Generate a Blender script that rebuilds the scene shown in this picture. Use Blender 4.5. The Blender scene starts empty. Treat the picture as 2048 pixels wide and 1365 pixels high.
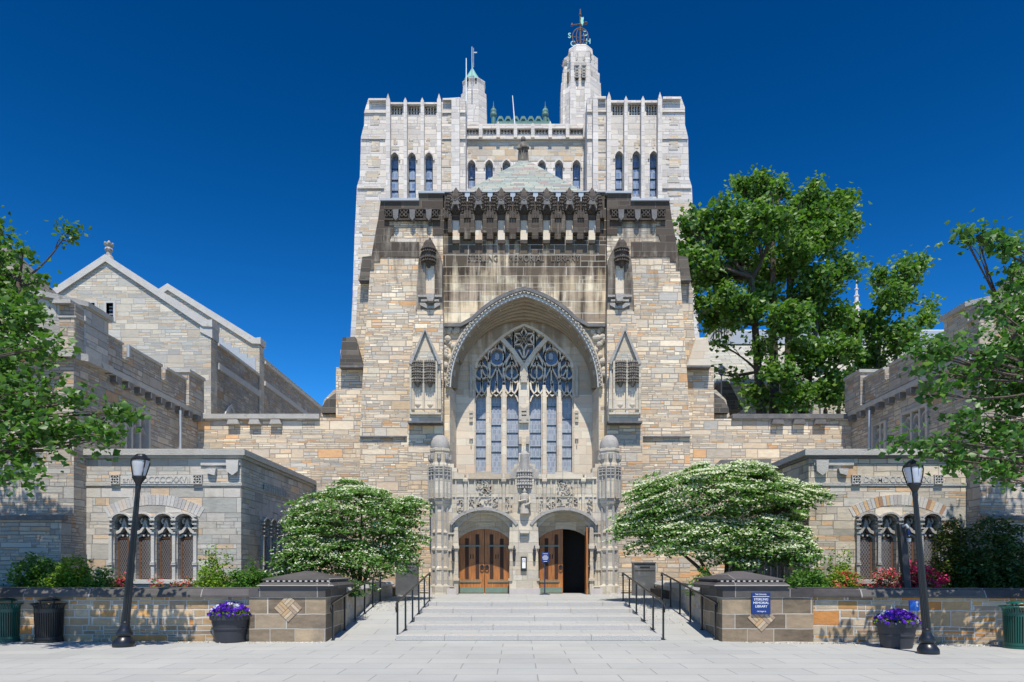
import bpy, bmesh, math, random
import numpy as np
from mathutils import Vector, Matrix
from mathutils.geometry import tessellate_polygon
R = math.radians
random.seed(7)
rng = np.random.default_rng(11)
scene = bpy.context.scene
COL = scene.collection

# ------------------------------------------------------------------ camera, sky, sun, exposure
F, U0, V0, EYE = 1450.0, 1036.0, 1140.0, 1.5
cam_d = bpy.data.cameras.new('camera'); cam = bpy.data.objects.new('camera', cam_d); COL.objects.link(cam)
cam.location = (0, 0, EYE); cam.rotation_euler = (R(90), 0, 0)
cam_d.sensor_width = 36; cam_d.lens = F / 2048 * 36
cam_d.shift_x = -(U0 - 1024) / 2048; cam_d.shift_y = (V0 - 682.5) / 2048
cam_d.clip_end = 3000
scene.camera = cam
SUN_EL, SUN_AZ = R(62), R(3)          # sun behind the camera, a touch to the right
sun_d = bpy.data.lights.new('sun', 'SUN'); sun = bpy.data.objects.new('sun', sun_d); COL.objects.link(sun)
sun_d.energy = 4.6; sun_d.angle = R(0.5); sun_d.color = (1.0, 0.935, 0.83)
to_sun = Vector((math.sin(SUN_AZ) * math.cos(SUN_EL), -math.cos(SUN_AZ) * math.cos(SUN_EL), math.sin(SUN_EL)))
sun.rotation_euler = to_sun.to_track_quat('Z', 'Y').to_euler()
world = bpy.data.worlds.new('World'); scene.world = world; world.use_nodes = True
wt = world.node_tree; wt.nodes.clear()
wo = wt.nodes.new('ShaderNodeOutputWorld'); bg = wt.nodes.new('ShaderNodeBackground')
sky = wt.nodes.new('ShaderNodeTexSky'); sky.sky_type = 'NISHITA'; sky.sun_disc = False
sky.sun_elevation = SUN_EL; sky.sun_rotation = R(180) - SUN_AZ
sky.altitude = 200; sky.air_density = 1.0; sky.dust_density = 0.3; sky.ozone_density = 5.0
hs = wt.nodes.new('ShaderNodeHueSaturation'); hs.inputs['Saturation'].default_value = 1.07
hs.inputs['Hue'].default_value = 0.489; hs.inputs['Value'].default_value = 3.05
# deep polarised-filter sky: steeper fall-off from horizon to zenith
k1 = wt.nodes.new('ShaderNodeVectorMath'); k1.operation = 'MULTIPLY'; k1.inputs[1].default_value = (.1, .1, .1)
k2 = wt.nodes.new('ShaderNodeVectorMath'); k2.operation = 'MULTIPLY'; k2.inputs[1].default_value = (10, 10, 10)
gm = wt.nodes.new('ShaderNodeGamma'); gm.inputs[1].default_value = 2.1
wt.links.new(sky.outputs[0], k1.inputs[0]); wt.links.new(k1.outputs[0], gm.inputs[0]); wt.links.new(gm.outputs[0], k2.inputs[0]); wt.links.new(k2.outputs[0], hs.inputs['Color']); wt.links.new(hs.outputs[0], bg.inputs[0])
bg.inputs[1].default_value = 0.085
wt.links.new(bg.outputs[0], wo.inputs[0])
scene.view_settings.view_transform = 'Standard'; scene.view_settings.look = 'None'
scene.view_settings.gamma = 1; scene.view_settings.exposure = 0.33
scene.cycles.max_bounces = 6; scene.cycles.transparent_max_bounces = 8
scene.cycles.use_denoising = True

# ------------------------------------------------------------------ helpers
def px(u, Y): return (u - U0) * Y / F
def pz(v, Y): return EYE + (V0 - v) * Y / F
def P(pts, Y): return [(px(u, Y), pz(v, Y)) for u, v in pts]
def mir(pts): return [(2100 - u, v) for u, v in pts]
def front(Y0): return lambda a, d, z: (a, Y0 + d, z)
def side_px(X0): return lambda a, d, z: (X0 - d, a, z)      # a wall face looking to +X
def side_nx(X0): return lambda a, d, z: (X0 + d, a, z)      # a wall face looking to -X
def inward(X0, s): return side_px(X0) if s > 0 else side_nx(X0)

class MB:
    def __init__(self): self.v = []; self.f = []
    def quad_strip(self, rings, close=True, cap=True):
        b = len(self.v); n = len(rings[0])
        for r in rings: self.v += [tuple(p) for p in r]
        for i in range(len(rings) - 1):
            for j in range(n if close else n - 1):
                k = (j + 1) % n
                self.f.append((b + i*n + j, b + i*n + k, b + (i+1)*n + k, b + (i+1)*n + j))
        if cap:
            self.f.append(tuple(b + j for j in range(n))[::-1])
            self.f.append(tuple(b + (len(rings)-1)*n + j for j in range(n)))
        return self
    def box(self, x0, x1, y0, y1, z0, z1):
        b = len(self.v)
        self.v += [(x0,y0,z0),(x1,y0,z0),(x1,y1,z0),(x0,y1,z0),(x0,y0,z1),(x1,y0,z1),(x1,y1,z1),(x0,y1,z1)]
        for q in ((0,3,2,1),(4,5,6,7),(0,1,5,4),(1,2,6,5),(2,3,7,6),(3,0,4,7)): self.f.append(tuple(b+i for i in q))
        return self
    def prism(self, outer, d0, d1, m, holes=()):
        loops = [list(outer)] + [list(h) for h in holes]
        flat = [p for l in loops for p in l]; n = len(flat); b = len(self.v)
        for p in flat: self.v.append(m(p[0], d0, p[1]))
        for p in flat: self.v.append(m(p[0], d1, p[1]))
        if not holes and False: pass
        tris = tessellate_polygon([[Vector((p[0], p[1], 0)) for p in l] for l in loops])
        for t in tris:
            self.f.append((b+t[0], b+t[1], b+t[2])); self.f.append((b+n+t[2], b+n+t[1], b+n+t[0]))
        o = 0
        for l in loops:
            k = len(l)
            for i in range(k):
                j = (i+1) % k
                self.f.append((b+o+i, b+o+j, b+n+o+j, b+n+o+i))
            o += k
        return self
    def ribbon(self, pts, w, d0, d1, m, closed=False):
        n = len(pts); L = []; Rr = []
        for i, p in enumerate(pts):
            if closed: a = pts[i-1]; c = pts[(i+1) % n]
            else: a = pts[max(0, i-1)]; c = pts[min(n-1, i+1)]
            t = Vector((c[0]-a[0], c[1]-a[1]))
            if t.length < 1e-9: t = Vector((1, 0))
            t.normalize(); nx, nz = -t.y, t.x
            ww = w[i] if isinstance(w, (list, tuple)) else w
            L.append((p[0]+nx*ww/2, p[1]+nz*ww/2)); Rr.append((p[0]-nx*ww/2, p[1]-nz*ww/2))
        rings = [[m(L[i][0], d0, L[i][1]), m(Rr[i][0], d0, Rr[i][1]), m(Rr[i][0], d1, Rr[i][1]), m(L[i][0], d1, L[i][1])] for i in range(n)]
        if closed: rings.append(rings[0])
        return self.quad_strip(rings, cap=not closed)
    def band(self, outer, inner, d0, d1, m):      # between two open curves of equal length
        n = len(outer)
        rings = [[m(outer[i][0], d0, outer[i][1]), m(inner[i][0], d0, inner[i][1]), m(inner[i][0], d1, inner[i][1]), m(outer[i][0], d1, outer[i][1])] for i in range(n)]
        return self.quad_strip(rings)
    def lathe(self, cx, cy, prof, n=24, rot=0.0, z0=0.0, lean=0.0):
        rings = []
        for r, z in prof:
            rings.append([(cx + r*math.cos(rot+2*math.pi*k/n) + lean*z, cy + r*math.sin(rot+2*math.pi*k/n), z0+z) for k in range(n)])
        return self.quad_strip(rings)
    def tube(self, pts, rad, n=8):
        pts = [Vector(p) for p in pts]; rings = []
        up = Vector((0, 0, 1))
        for i, p in enumerate(pts):
            t = (pts[min(i+1, len(pts)-1)] - pts[max(i-1, 0)])
            if t.length < 1e-9: t = Vector((0, 0, 1))
            t.normalize()
            a = t.cross(up if abs(t.z) < .95 else Vector((1, 0, 0))).normalized(); b2 = t.cross(a)
            r = rad[i] if isinstance(rad, (list, tuple)) else rad
            rings.append([p + a*r*math.cos(2*math.pi*k/n) + b2*r*math.sin(2*math.pi*k/n) for k in range(n)])
        return self.quad_strip(rings)
    def ball(self, c, r, n=10, sz=1.0):
        prof = [(max(1e-3, r*math.sin(math.pi*k/n)), -r*sz*math.cos(math.pi*k/n)) for k in range(n+1)]
        return self.lathe(c[0], c[1], prof, n=max(8, n), z0=c[2])
    def build(self, name, mat, parent=None, smooth=None, bevel=0.0):
        me = bpy.data.meshes.new(name); me.from_pydata(self.v, [], self.f)
        bm = bmesh.new(); bm.from_mesh(me); bmesh.ops.recalc_face_normals(bm, faces=bm.faces)
        bm.to_mesh(me); bm.free()
        me.materials.append(mat)
        o = bpy.data.objects.new(name, me); COL.objects.link(o)
        if parent is not None: o.parent = parent; o.matrix_parent_inverse = parent_inv(parent)
        if smooth:
            me.shade_smooth()
            try: me.set_sharp_from_angle(angle=R(smooth))
            except Exception: pass
        if bevel:
            md = o.modifiers.new('bevel', 'BEVEL'); md.width = bevel; md.segments = 2; md.limit_method = 'ANGLE'
        return o
def parent_inv(p):
    return Matrix.Translation(p.location).inverted() if p.type == 'EMPTY' else Matrix.Identity(4)
def thing(name, label, cat, loc=(0, 0, 0), group=None):
    o = bpy.data.objects.new(name, None); COL.objects.link(o); o.location = loc; o.empty_display_size = .3
    return tag(o, label, cat, group)
def tag(o, label, cat, group=None):
    o['label'] = label; o['category'] = cat
    if group: o['group'] = group
    return o
def struct(o): o['kind'] = 'structure'; return o
def copy_thing(root, loc, label, group=None):
    r = root.copy(); COL.objects.link(r); r.location = loc; r['label'] = label
    if group: r['group'] = group
    for ch in list(root.children):
        c = ch.copy(); COL.objects.link(c); c.parent = r
        for g in ch.children:
            d = g.copy(); COL.objects.link(d); d.parent = c
    return r
def parch(cx, a, zs, rise, n=14):
    """pointed arch curve, left spring -> apex -> right spring"""
    if rise >= a: Rr = (a*a + rise*rise) / (2*a); cxo = Rr - a
    else: Rr, cxo = a, 0
    pts = []
    ang = math.atan2(min(rise, Rr), cxo if cxo > 0 else 1e-9) if rise >= a else math.pi/2
    for i in range(n+1):
        t = ang * i / n
        pts.append((cxo - Rr*math.cos(t), Rr*math.sin(t)))
    s = rise / pts[-1][1]; s2 = a / -pts[0][0]
    left = [(p[0]*s2, p[1]*s) for p in pts]; left[-1] = (0, rise)
    return [(cx+p[0], zs+p[1]) for p in left] + [(cx-p[0], zs+p[1]) for p in left[-2::-1]]
def arch_hole(cx, a, z0, zs, rise, n=8): return [(cx-a, z0)] + parch(cx, a, zs, rise, n) + [(cx+a, z0)]
def text_obj(s, x, y, z, size, depth, mat, name, parent, axis=0, font_bold=0.0, sx=1.0, align='CENTER'):
    cu = bpy.data.curves.new('t', 'FONT'); cu.body = s; cu.size = size; cu.extrude = depth; cu.offset = font_bold
    cu.align_x = align; cu.align_y = 'CENTER'; cu.resolution_u = 3
    t = bpy.data.objects.new('t', cu); COL.objects.link(t)
    dg = bpy.context.evaluated_depsgraph_get(); dg.update()
    me = bpy.data.meshes.new_from_object(t.evaluated_get(dg))
    COL.objects.unlink(t); bpy.data.objects.remove(t)
    me.transform(Matrix.Translation((x, y, z)) @ Matrix.Rotation(axis, 4, 'Z') @ Matrix.Rotation(R(90), 4, 'X') @ Matrix.Diagonal((sx, 1, 1, 1)))
    me.name = name; me.materials.clear(); me.materials.append(mat)
    o = bpy.data.objects.new(name, me); COL.objects.link(o)
    if parent is not None: o.parent = parent; o.matrix_parent_inverse = parent_inv(parent)
    return o

# ------------------------------------------------------------------ materials
def new_mat(name):
    m = bpy.data.materials.new(name); m.use_nodes = True
    nt = m.node_tree; nt.nodes.clear()
    return m, nt, nt.nodes, nt.links
class G:   # small node helper
    def __init__(s, nt): s.nt = nt; s.n = nt.nodes; s.l = nt.links
    def put(s, sock, val):
        if hasattr(val, 'is_output') or isinstance(val, bpy.types.NodeSocket): s.l.new(val, sock)
        else: sock.default_value = val
    def math(s, op, a, b=0.0, c=None, clamp=False):
        n = s.n.new('ShaderNodeMath'); n.operation = op; n.use_clamp = clamp
        s.put(n.inputs[0], a); s.put(n.inputs[1], b)
        if c is not None: s.put(n.inputs[2], c)
        return n.outputs[0]
    def mix(s, f, a, b, mode='MIX'):
        n = s.n.new('ShaderNodeMix'); n.data_type = 'RGBA'; n.blend_type = mode
        s.put(n.inputs[0], f); s.put(n.inputs[6], a if not isinstance(a, tuple) else (*a[:3], 1)); s.put(n.inputs[7], b if not isinstance(b, tuple) else (*b[:3], 1))
        return n.outputs[2]
    def mixf(s, f, a, b):
        n = s.n.new('ShaderNodeMix'); n.data_type = 'FLOAT'
        s.put(n.inputs[0], f); s.put(n.inputs[2], a); s.put(n.inputs[3], b); return n.outputs[0]
    def noise(s, vec, scale=1.0, detail=3.0, rough=.55):
        n = s.n.new('ShaderNodeTexNoise'); s.l.new(vec, n.inputs['Vector'])
        n.inputs['Scale'].default_value = scale; n.inputs['Detail'].default_value = detail; n.inputs['Roughness'].default_value = rough
        return n.outputs[0]
    def comb(s, x, y, z):
        n = s.n.new('ShaderNodeCombineXYZ'); s.put(n.inputs[0], x); s.put(n.inputs[1], y); s.put(n.inputs[2], z); return n.outputs[0]
    def sep(s, v):
        n = s.n.new('ShaderNodeSeparateXYZ'); s.l.new(v, n.inputs[0]); return n.outputs
    def vmul(s, v, t):
        n = s.n.new('ShaderNodeVectorMath'); n.operation = 'MULTIPLY'; s.l.new(v, n.inputs[0]); n.inputs[1].default_value = t; return n.outputs[0]
    def ramp(s, f, stops, mode='LINEAR'):
        n = s.n.new('ShaderNodeValToRGB'); s.put(n.inputs[0], f); cr = n.color_ramp; cr.interpolation = mode
        while len(cr.elements) < len(stops): cr.elements.new(.5)
        for e, (p, c) in zip(cr.elements, stops): e.position = p; e.color = (*c, 1) if len(c) == 3 else c
        return n.outputs[0]
    def finish(s, col, rough=.85, height=None, bump=.02, spec=.3, metal=0.0):
        b = s.n.new('ShaderNodeBsdfPrincipled'); o = s.n.new('ShaderNodeOutputMaterial')
        s.put(b.inputs['Base Color'], col if not isinstance(col, tuple) else (*col[:3], 1)); s.put(b.inputs['Roughness'], rough)
        b.inputs['Specular IOR Level'].default_value = spec; b.inputs['Metallic'].default_value = metal
        if height is not None:
            bp = s.n.new('ShaderNodeBump'); bp.inputs['Strength'].default_value = 1.0; bp.inputs['Distance'].default_value = bump
            s.l.new(height, bp.inputs['Height']); s.l.new(bp.outputs[0], b.inputs['Normal'])
        s.l.new(b.outputs[0], o.inputs[0]); return b
def uv_world(g):
    geo = g.n.new('ShaderNodeNewGeometry'); p = g.sep(geo.outputs['Position']); tn = g.sep(geo.outputs['True Normal'])
    sx = g.math('GREATER_THAN', g.math('ABSOLUTE', tn[0]), .72); st = g.math('GREATER_THAN', g.math('ABSOLUTE', tn[2]), .72)
    u = g.mixf(sx, p[0], p[1]); v = g.mixf(st, p[2], p[1])
    return geo.outputs['Position'], u, v, p
def brick(g, vec, w, h, m, off=.5):
    n = g.n.new('ShaderNodeTexBrick'); g.l.new(vec, n.inputs['Vector'])
    n.offset = off; n.inputs['Color1'].default_value = (0, 0, 0, 1); n.inputs['Color2'].default_value = (1, 1, 1, 1); n.inputs['Mortar'].default_value = (0, 0, 0, 1)
    n.inputs['Scale'].default_value = 1; n.inputs['Mortar Size'].default_value = m; n.inputs['Mortar Smooth'].default_value = .3
    n.inputs['Brick Width'].default_value = w; n.inputs['Row Height'].default_value = h
    return n.outputs[0], n.outputs[1]
def stone(name, cols, H=.2, W=.55, thin=.35, half=.3, mortar=(.42, .38, .33), ms=.006, soot=None, sootcol=(.045, .04, .035), var=.25, bump=.02, warp=.38, streak=(1.3, .2), base_dirt=0.0, mort_mix=1.0, rough=.88, blotch=0.0, tint=(1.03, 1.0, .93)):
    m, nt, _, _ = new_mat(name); g = G(nt)
    pos, u, v, p = uv_world(g)
    v2 = g.math('ADD', v, g.math('MULTIPLY', g.math('SINE', g.math('MULTIPLY', v, 1.25/H)), H*warp))
    row = g.math('FLOOR', g.math('DIVIDE', v2, H))
    ph = g.math('MULTIPLY', row, 2.3)
    u2 = g.math('ADD', u, g.math('MULTIPLY', g.math('SINE', g.math('ADD', g.math('MULTIPLY', u, 1.9/W), ph)), W*.24))
    u2 = g.math('ADD', u2, g.math('MULTIPLY', g.math('SINE', g.math('MULTIPLY', row, 12.9)), W*1.5))
    wob = g.noise(pos, 2.2, 2); wob = g.math('MULTIPLY', g.math('SUBTRACT', wob, .5), .03)
    vec = g.comb(u2, g.math('ADD', v2, wob), 0.0)
    ca, fa = brick(g, vec, W, H, ms, .37)
    cb, fb = brick(g, vec, W*.8, H/3, ms*.8, .43); cc, fc = brick(g, vec, W*.62, H/2, ms*.9, .29)
    is_b = g.math('LESS_THAN', ca, thin); is_c = g.math('LESS_THAN', ca, thin+half)
    csel = g.mixf(is_c, ca, cc); csel = g.mixf(is_b, csel, cb)
    fsel = g.mixf(is_c, fa, fc); fsel = g.mixf(is_b, fsel, fb)
    mort = g.math('MAXIMUM', fa, fsel)
    rnd = g.math('FRACT', g.math('ADD', g.math('MULTIPLY', csel, 7.31), g.math('MULTIPLY', ca, 3.77)))
    stops = [(i/len(cols), c) for i, c in enumerate(cols)]
    stops = [(p_, (min(.8, c[0]*tint[0]), c[1]*tint[1], c[2]*tint[2])) for p_, c in stops]
    col = g.ramp(rnd, stops, 'CONSTANT')
    rnd2 = g.math('FRACT', g.math('MULTIPLY', rnd, 37.7))
    n1 = g.noise(g.vmul(pos, (1, 1, 2.6)), 5.0, 4); n2 = g.noise(pos, .6, 3); n3 = g.noise(pos, 28, 2)
    k = g.math('ADD', g.math('MULTIPLY', g.math('SUBTRACT', n1, .5), 1.3*var), g.math('ADD', g.math('MULTIPLY', g.math('SUBTRACT', n2, .5), 1.5*var), g.math('MULTIPLY', g.math('SUBTRACT', rnd2, .5), var)))
    k = g.math('ADD', k, g.math('MULTIPLY', g.math('SUBTRACT', n3, .5), .25))
    k = g.math('ADD', k, 1.0)
    kk = g.comb(k, k, k)
    col = g.mix(1.0, col, kk, 'MULTIPLY')
    col = g.mix(g.math('MULTIPLY', mort, mort_mix), col, mortar)
    if blotch:
        nb = g.noise(g.vmul(pos, (.8, .8, .5)), 1.1, 6, .7)
        bl = g.math('MULTIPLY', g.math('SUBTRACT', nb, .56), 7.0, clamp=True)
        col = g.mix(g.math('MULTIPLY', bl, blotch), col, sootcol)
    if soot:
        z0, z1, mx = soot
        f = g.math('DIVIDE', g.math('SUBTRACT', p[2], z0), (z1-z0))
        f = g.math('MINIMUM', g.math('MAXIMUM', f, 0.0), 1.0)
        ns = g.noise(g.vmul(pos, (streak[0], streak[0], streak[1])), 2.2, 5, .62)
        nl = g.noise(pos, .9, 5, .65)
        ss = g.math('ADD', g.math('MULTIPLY', g.math('SUBTRACT', ns, .5), 3.3), g.math('MULTIPLY', g.math('SUBTRACT', nl, .5), 1.2))
        ss = g.math('ADD', ss, g.math('SUBTRACT', g.math('MULTIPLY', f, 1.75), .62))
        ss = g.math('MULTIPLY', g.math('MULTIPLY', ss, 1.3, clamp=True), mx)
        ss = g.math('MULTIPLY', ss, g.math('ADD', .86, g.math('MULTIPLY', rnd2, .2)), clamp=True)
        ss = g.math('MULTIPLY', ss, g.math('SUBTRACT', 1.0, g.math('MULTIPLY', mort, .42)))
        col = g.mix(ss, col, sootcol)
    if base_dirt:
        nd = g.noise(pos, 1.4, 5); fz = g.math('SUBTRACT', 1.15, g.math('MULTIPLY', p[2], 1.2))
        dd = g.math('MULTIPLY', g.math('MULTIPLY', g.math('ADD', fz, g.math('SUBTRACT', nd, .7)), 1.0, clamp=True), base_dirt)
        col = g.mix(dd, col, (.12, .11, .09))
    hgt = g.math('ADD', g.math('MULTIPLY', g.math('SUBTRACT', 1.0, mort), .5), g.math('ADD', g.math('MULTIPLY', n1, .5), g.math('MULTIPLY', rnd2, .25)))
    g.finish(col, rough, hgt, bump)
    return m
def plain(name, col, rough=.6, var=.15, scale=3.0, metal=0.0, spec=.4, bump=.0, col2=None, thr=.55):
    m, nt, _, _ = new_mat(name); g = G(nt)
    geo = g.n.new('ShaderNodeNewGeometry'); pos = geo.outputs['Position']
    n = g.noise(pos, scale, 5, .6); n2 = g.noise(pos, scale*9, 2)
    k = g.math('ADD', 1.0, g.math('ADD', g.math('MULTIPLY', g.math('SUBTRACT', n, .5), var*2), g.math('MULTIPLY', g.math('SUBTRACT', n2, .5), var)))
    c = g.mix(1.0, col, g.comb(k, k, k), 'MULTIPLY')
    if col2: c = g.mix(g.math('MULTIPLY', g.math('SUBTRACT', n, thr), 8.0, clamp=True), c, col2)
    g.finish(c, rough, n2 if bump else None, bump or .01, spec, metal)
    return m
RUB = [(.603,.510,.394),(.487,.447,.394),(.696,.603,.476),(.557,.441,.325),(.464,.447,.418),(.661,.568,.441),(.626,.383,.209),(.545,.499,.429),(.720,.650,.522),(.592,.476,.360),(.534,.476,.406),(.673,.557,.418),(.487,.429,.360),(.638,.499,.348)]
M = {}
M['rubble'] = stone('rubble_stone', RUB, H=.22, W=.66, thin=.42, half=.3, ms=.011, mortar=(.33,.29,.245), bump=.026, var=.34)
M['gate_rubble'] = stone('rubble_stone_weathered', RUB, H=.21, W=.62, thin=.42, half=.3, ms=.011, mortar=(.34,.30,.255), soot=(11.0, 17.5, .85), bump=.026, var=.34)
M['gate_top'] = stone('sooty_ashlar', [(.30,.27,.23),(.24,.21,.18),(.38,.34,.28),(.28,.25,.21)], H=.32, W=.9, thin=0, half=.15, ms=.008, mortar=(.32,.30,.27), soot=(7.8, 15.4, 1.0), sootcol=(.07,.055,.043), bump=.012, warp=.2)
M['bay'] = stone('streaked_limestone', [(.66,.56,.41),(.54,.45,.33),(.70,.62,.47),(.52,.42,.31),(.62,.51,.36),(.38,.31,.24)], H=.36, W=1.15, thin=0, half=.25, ms=.017, mortar=(.66,.60,.50), soot=(9.4, 14.6, .96), sootcol=(.05,.036,.026), var=.35, streak=(1.7, .12), bump=.01, warp=.2)
M['sootcarve'] = plain('sooty_carved_stone', (.08,.066,.054), .9, .6, 6, col2=(.19,.165,.13), thr=.6, bump=.02)
M['annex'] = stone('grey_ashlar', [(.45,.44,.42),(.40,.39,.37),(.50,.48,.45),(.43,.41,.38),(.47,.46,.45),(.42,.43,.42),(.50,.46,.41),(.38,.37,.36),(.46,.44,.41),(.54,.42,.31),(.48,.46,.44)], H=.27, W=.68, thin=.14, half=.22, ms=.009, mortar=(.28,.265,.25), blotch=.25, bump=.022, var=.3)
M['annex_r'] = stone('warm_ashlar', [(.48,.43,.35),(.40,.38,.34),(.53,.47,.38),(.44,.39,.32),(.47,.45,.40),(.52,.36,.23),(.50,.45,.37),(.38,.35,.30),(.56,.50,.41),(.45,.41,.36)], H=.25, W=.62, thin=.22, half=.25, ms=.009, mortar=(.27,.24,.20), blotch=.35, bump=.022, var=.34)
M['wing'] = stone('wing_rubble', [(.40,.36,.31),(.34,.33,.31),(.45,.40,.34),(.36,.31,.27),(.32,.32,.31),(.42,.38,.34),(.44,.31,.21),(.36,.35,.33),(.47,.42,.36)], H=.21, W=.58, thin=.4, half=.3, ms=.010, mortar=(.26,.235,.21), blotch=.25, bump=.03, var=.34)
M['gable'] = stone('pale_rubble', [(.50,.46,.39),(.43,.42,.40),(.56,.52,.44),(.48,.43,.36),(.43,.44,.42),(.54,.50,.44),(.53,.42,.31),(.47,.46,.43),(.58,.54,.46)], H=.24, W=.75, thin=.4, half=.3, ms=.008, mortar=(.38,.36,.32), bump=.02)
M['tower'] = stone('tower_limestone', [(.62,.59,.57),(.57,.54,.53),(.65,.62,.60),(.59,.57,.56),(.61,.57,.53),(.52,.50,.49)], H=.5, W=1.4, thin=0, half=.3, ms=.022, mortar=(.46,.44,.43), var=.28, bump=.03, warp=.15, blotch=.22, sootcol=(.34,.32,.30))
M['tower_rub'] = stone('tower_rubble', [(.56,.50,.42),(.50,.46,.42),(.60,.54,.45),(.54,.42,.30),(.50,.49,.47),(.58,.50,.40),(.48,.43,.38)], H=.42, W=1.2, thin=.45, half=.3, ms=.014, mortar=(.44,.41,.37), bump=.02)
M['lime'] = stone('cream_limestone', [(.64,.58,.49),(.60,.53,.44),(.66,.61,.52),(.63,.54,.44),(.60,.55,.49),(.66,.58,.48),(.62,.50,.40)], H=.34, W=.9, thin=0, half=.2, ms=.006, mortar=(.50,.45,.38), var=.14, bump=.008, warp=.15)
M['portal'] = stone('portal_limestone', [(.50,.46,.39),(.45,.42,.37),(.54,.50,.42),(.48,.42,.34),(.50,.47,.42)], H=.36, W=.7, thin=0, half=.3, ms=.006, mortar=(.36,.33,.28), var=.3, blotch=.45, sootcol=(.22,.20,.17), bump=.012, warp=.15)
M['portal_grey'] = plain('weathered_grey_stone', (.36,.34,.31), .9, .4, 3.5, col2=(.22,.21,.19), thr=.58, bump=.02)
M['carve'] = plain('carved_cream_stone', (.50,.45,.37), .9, .35, 6, col2=(.60,.46,.30), thr=.62, bump=.02)
M['soot_mid'] = plain('grey_brown_carved_stone', (.17,.15,.125), .9, .5, 6, col2=(.30,.27,.22), thr=.55, bump=.02)
M['archring'] = plain('moulded_tan_stone', (.34,.265,.18), .88, .35, 3, bump=.008)
M['trim'] = plain('pale_trim_stone', (.50,.48,.44), .88, .2, 3, bump=.01, col2=(.33,.31,.28), thr=.66)
M['trim_dark'] = plain('dark_trim_stone', (.15,.145,.14), .85, .5, 3.5, bump=.015, col2=(.24,.22,.19), thr=.6)
M['trim_grey'] = plain('grey_trim_stone', (.40,.385,.35), .88, .3, 2.5, bump=.012, col2=(.20,.19,.17), thr=.6)
M['tower_trim2'] = plain('tower_trim_stone', (.62,.59,.57), .88, .12, .8, bump=.01)
M['tower_trim'] = stone('tower_pier_stone', [(.61,.58,.56),(.57,.54,.53),(.64,.61,.59)], H=.55, W=1.6, thin=0, half=.2, ms=.02, mortar=(.46,.44,.42), var=.25, warp=.15, blotch=.2, sootcol=(.34,.32,.30))
M['lime_in'] = stone('shaded_stained_limestone', [(.52,.46,.37),(.47,.41,.33),(.56,.49,.40),(.50,.40,.30),(.54,.44,.33)], H=.34, W=.9, thin=0, half=.2, ms=.006, mortar=(.38,.33,.27), var=.2, bump=.008, warp=.15, soot=(8.4, 12.5, .75), sootcol=(.20,.13,.075))  # cream limestone darkened to imitate the arch's shade, with brown apex stains
M['cap_dark'] = stone('dark_buttress_cap', [(.10,.09,.08),(.14,.125,.11),(.08,.075,.07)], H=.22, W=.7, thin=0, half=.1, ms=.008, mortar=(.2,.19,.17), bump=.01)
M['retain'] = stone('warm_retaining_stone', [(.44,.31,.18),(.34,.28,.22),(.50,.38,.25),(.50,.24,.08),(.37,.27,.17),(.45,.35,.24),(.30,.24,.18),(.52,.31,.13),(.40,.31,.20),(.48,.42,.33)], tint=(1.06, .96, .82), H=.20, W=.52, thin=.22, half=.40, ms=.014, mortar=(.58,.54,.47), bump=.02, blotch=.3, base_dirt=.3, var=.45)
M['pier'] = stone('brown_pier_stone', [(.27,.22,.165),(.20,.165,.13),(.31,.255,.19),(.24,.20,.155)], tint=(1.05, .97, .85), H=.30, W=.72, thin=0, half=0, ms=.010, mortar=(.48,.44,.38), var=.6, blotch=.5, sootcol=(.10,.09,.08), bump=.012, warp=.1)
M['ramp_wall'] = stone('grey_ramp_wall_stone', [(.42,.39,.34),(.35,.33,.31),(.46,.41,.33),(.44,.33,.22),(.38,.37,.36)], H=.17, W=.38, thin=.2, half=.35, ms=.006, mortar=(.38,.36,.33), bump=.014)
M['coping'] = stone('dark_coping_stone', [(.075,.07,.075),(.09,.085,.085),(.065,.062,.066)], H=5, W=1.6, thin=0, half=0, ms=.012, mortar=(.30,.28,.26), var=.5, bump=.006, warp=0)
M['slate'] = stone('green_grey_slate', [(.30,.34,.31),(.26,.31,.29),(.34,.38,.33),(.24,.27,.27),(.36,.36,.32),(.30,.24,.23),(.28,.33,.32)], H=.16, W=.5, thin=0, half=0, ms=.008, mortar=(.10,.11,.11), bump=.015, warp=.1, rough=.6)
M['slate_pale'] = stone('pale_slate', [(.40,.40,.36),(.36,.38,.35),(.46,.45,.40),(.34,.34,.32),(.42,.43,.41)], H=.26, W=.7, thin=0, half=0, ms=.014, mortar=(.18,.18,.17), bump=.02, warp=.1, rough=.65)
M['slate_dark'] = stone('dark_slate', [(.17,.16,.15),(.20,.19,.17),(.14,.14,.13)], H=.2, W=.45, thin=0, half=0, ms=.01, mortar=(.05,.05,.05), bump=.02, warp=.1, rough=.7)
M['copper'] = plain('verdigris_copper', (.20,.42,.36), .6, .3, 2, col2=(.12,.24,.22), thr=.6)
M['copper_dull'] = plain('dull_verdigris', (.09,.19,.17), .65, .35, 2, col2=(.16,.34,.30), thr=.6)
M['copper_bright'] = plain('bright_verdigris', (.28,.62,.50), .6, .15, 3)
M['rust'] = plain('brown_iron', (.12,.075,.06), .7, .3, 4)
M['iron'] = plain('black_painted_iron', (.012,.014,.018), .32, .2, 8, spec=.5)
M['bronze'] = plain('dark_bronze_rail', (.03,.026,.022), .35, .3, 8, spec=.6, metal=.3)
M['lead'] = plain('lead_flashing', (.36,.40,.44), .5, .15, 3)
M['white'] = plain('white_paint', (.80,.80,.79), .5, .05, 3)
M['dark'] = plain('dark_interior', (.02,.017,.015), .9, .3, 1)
M['void'] = plain('dark_recess_stone', (.05,.045,.04), .9, .2, 4)
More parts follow.
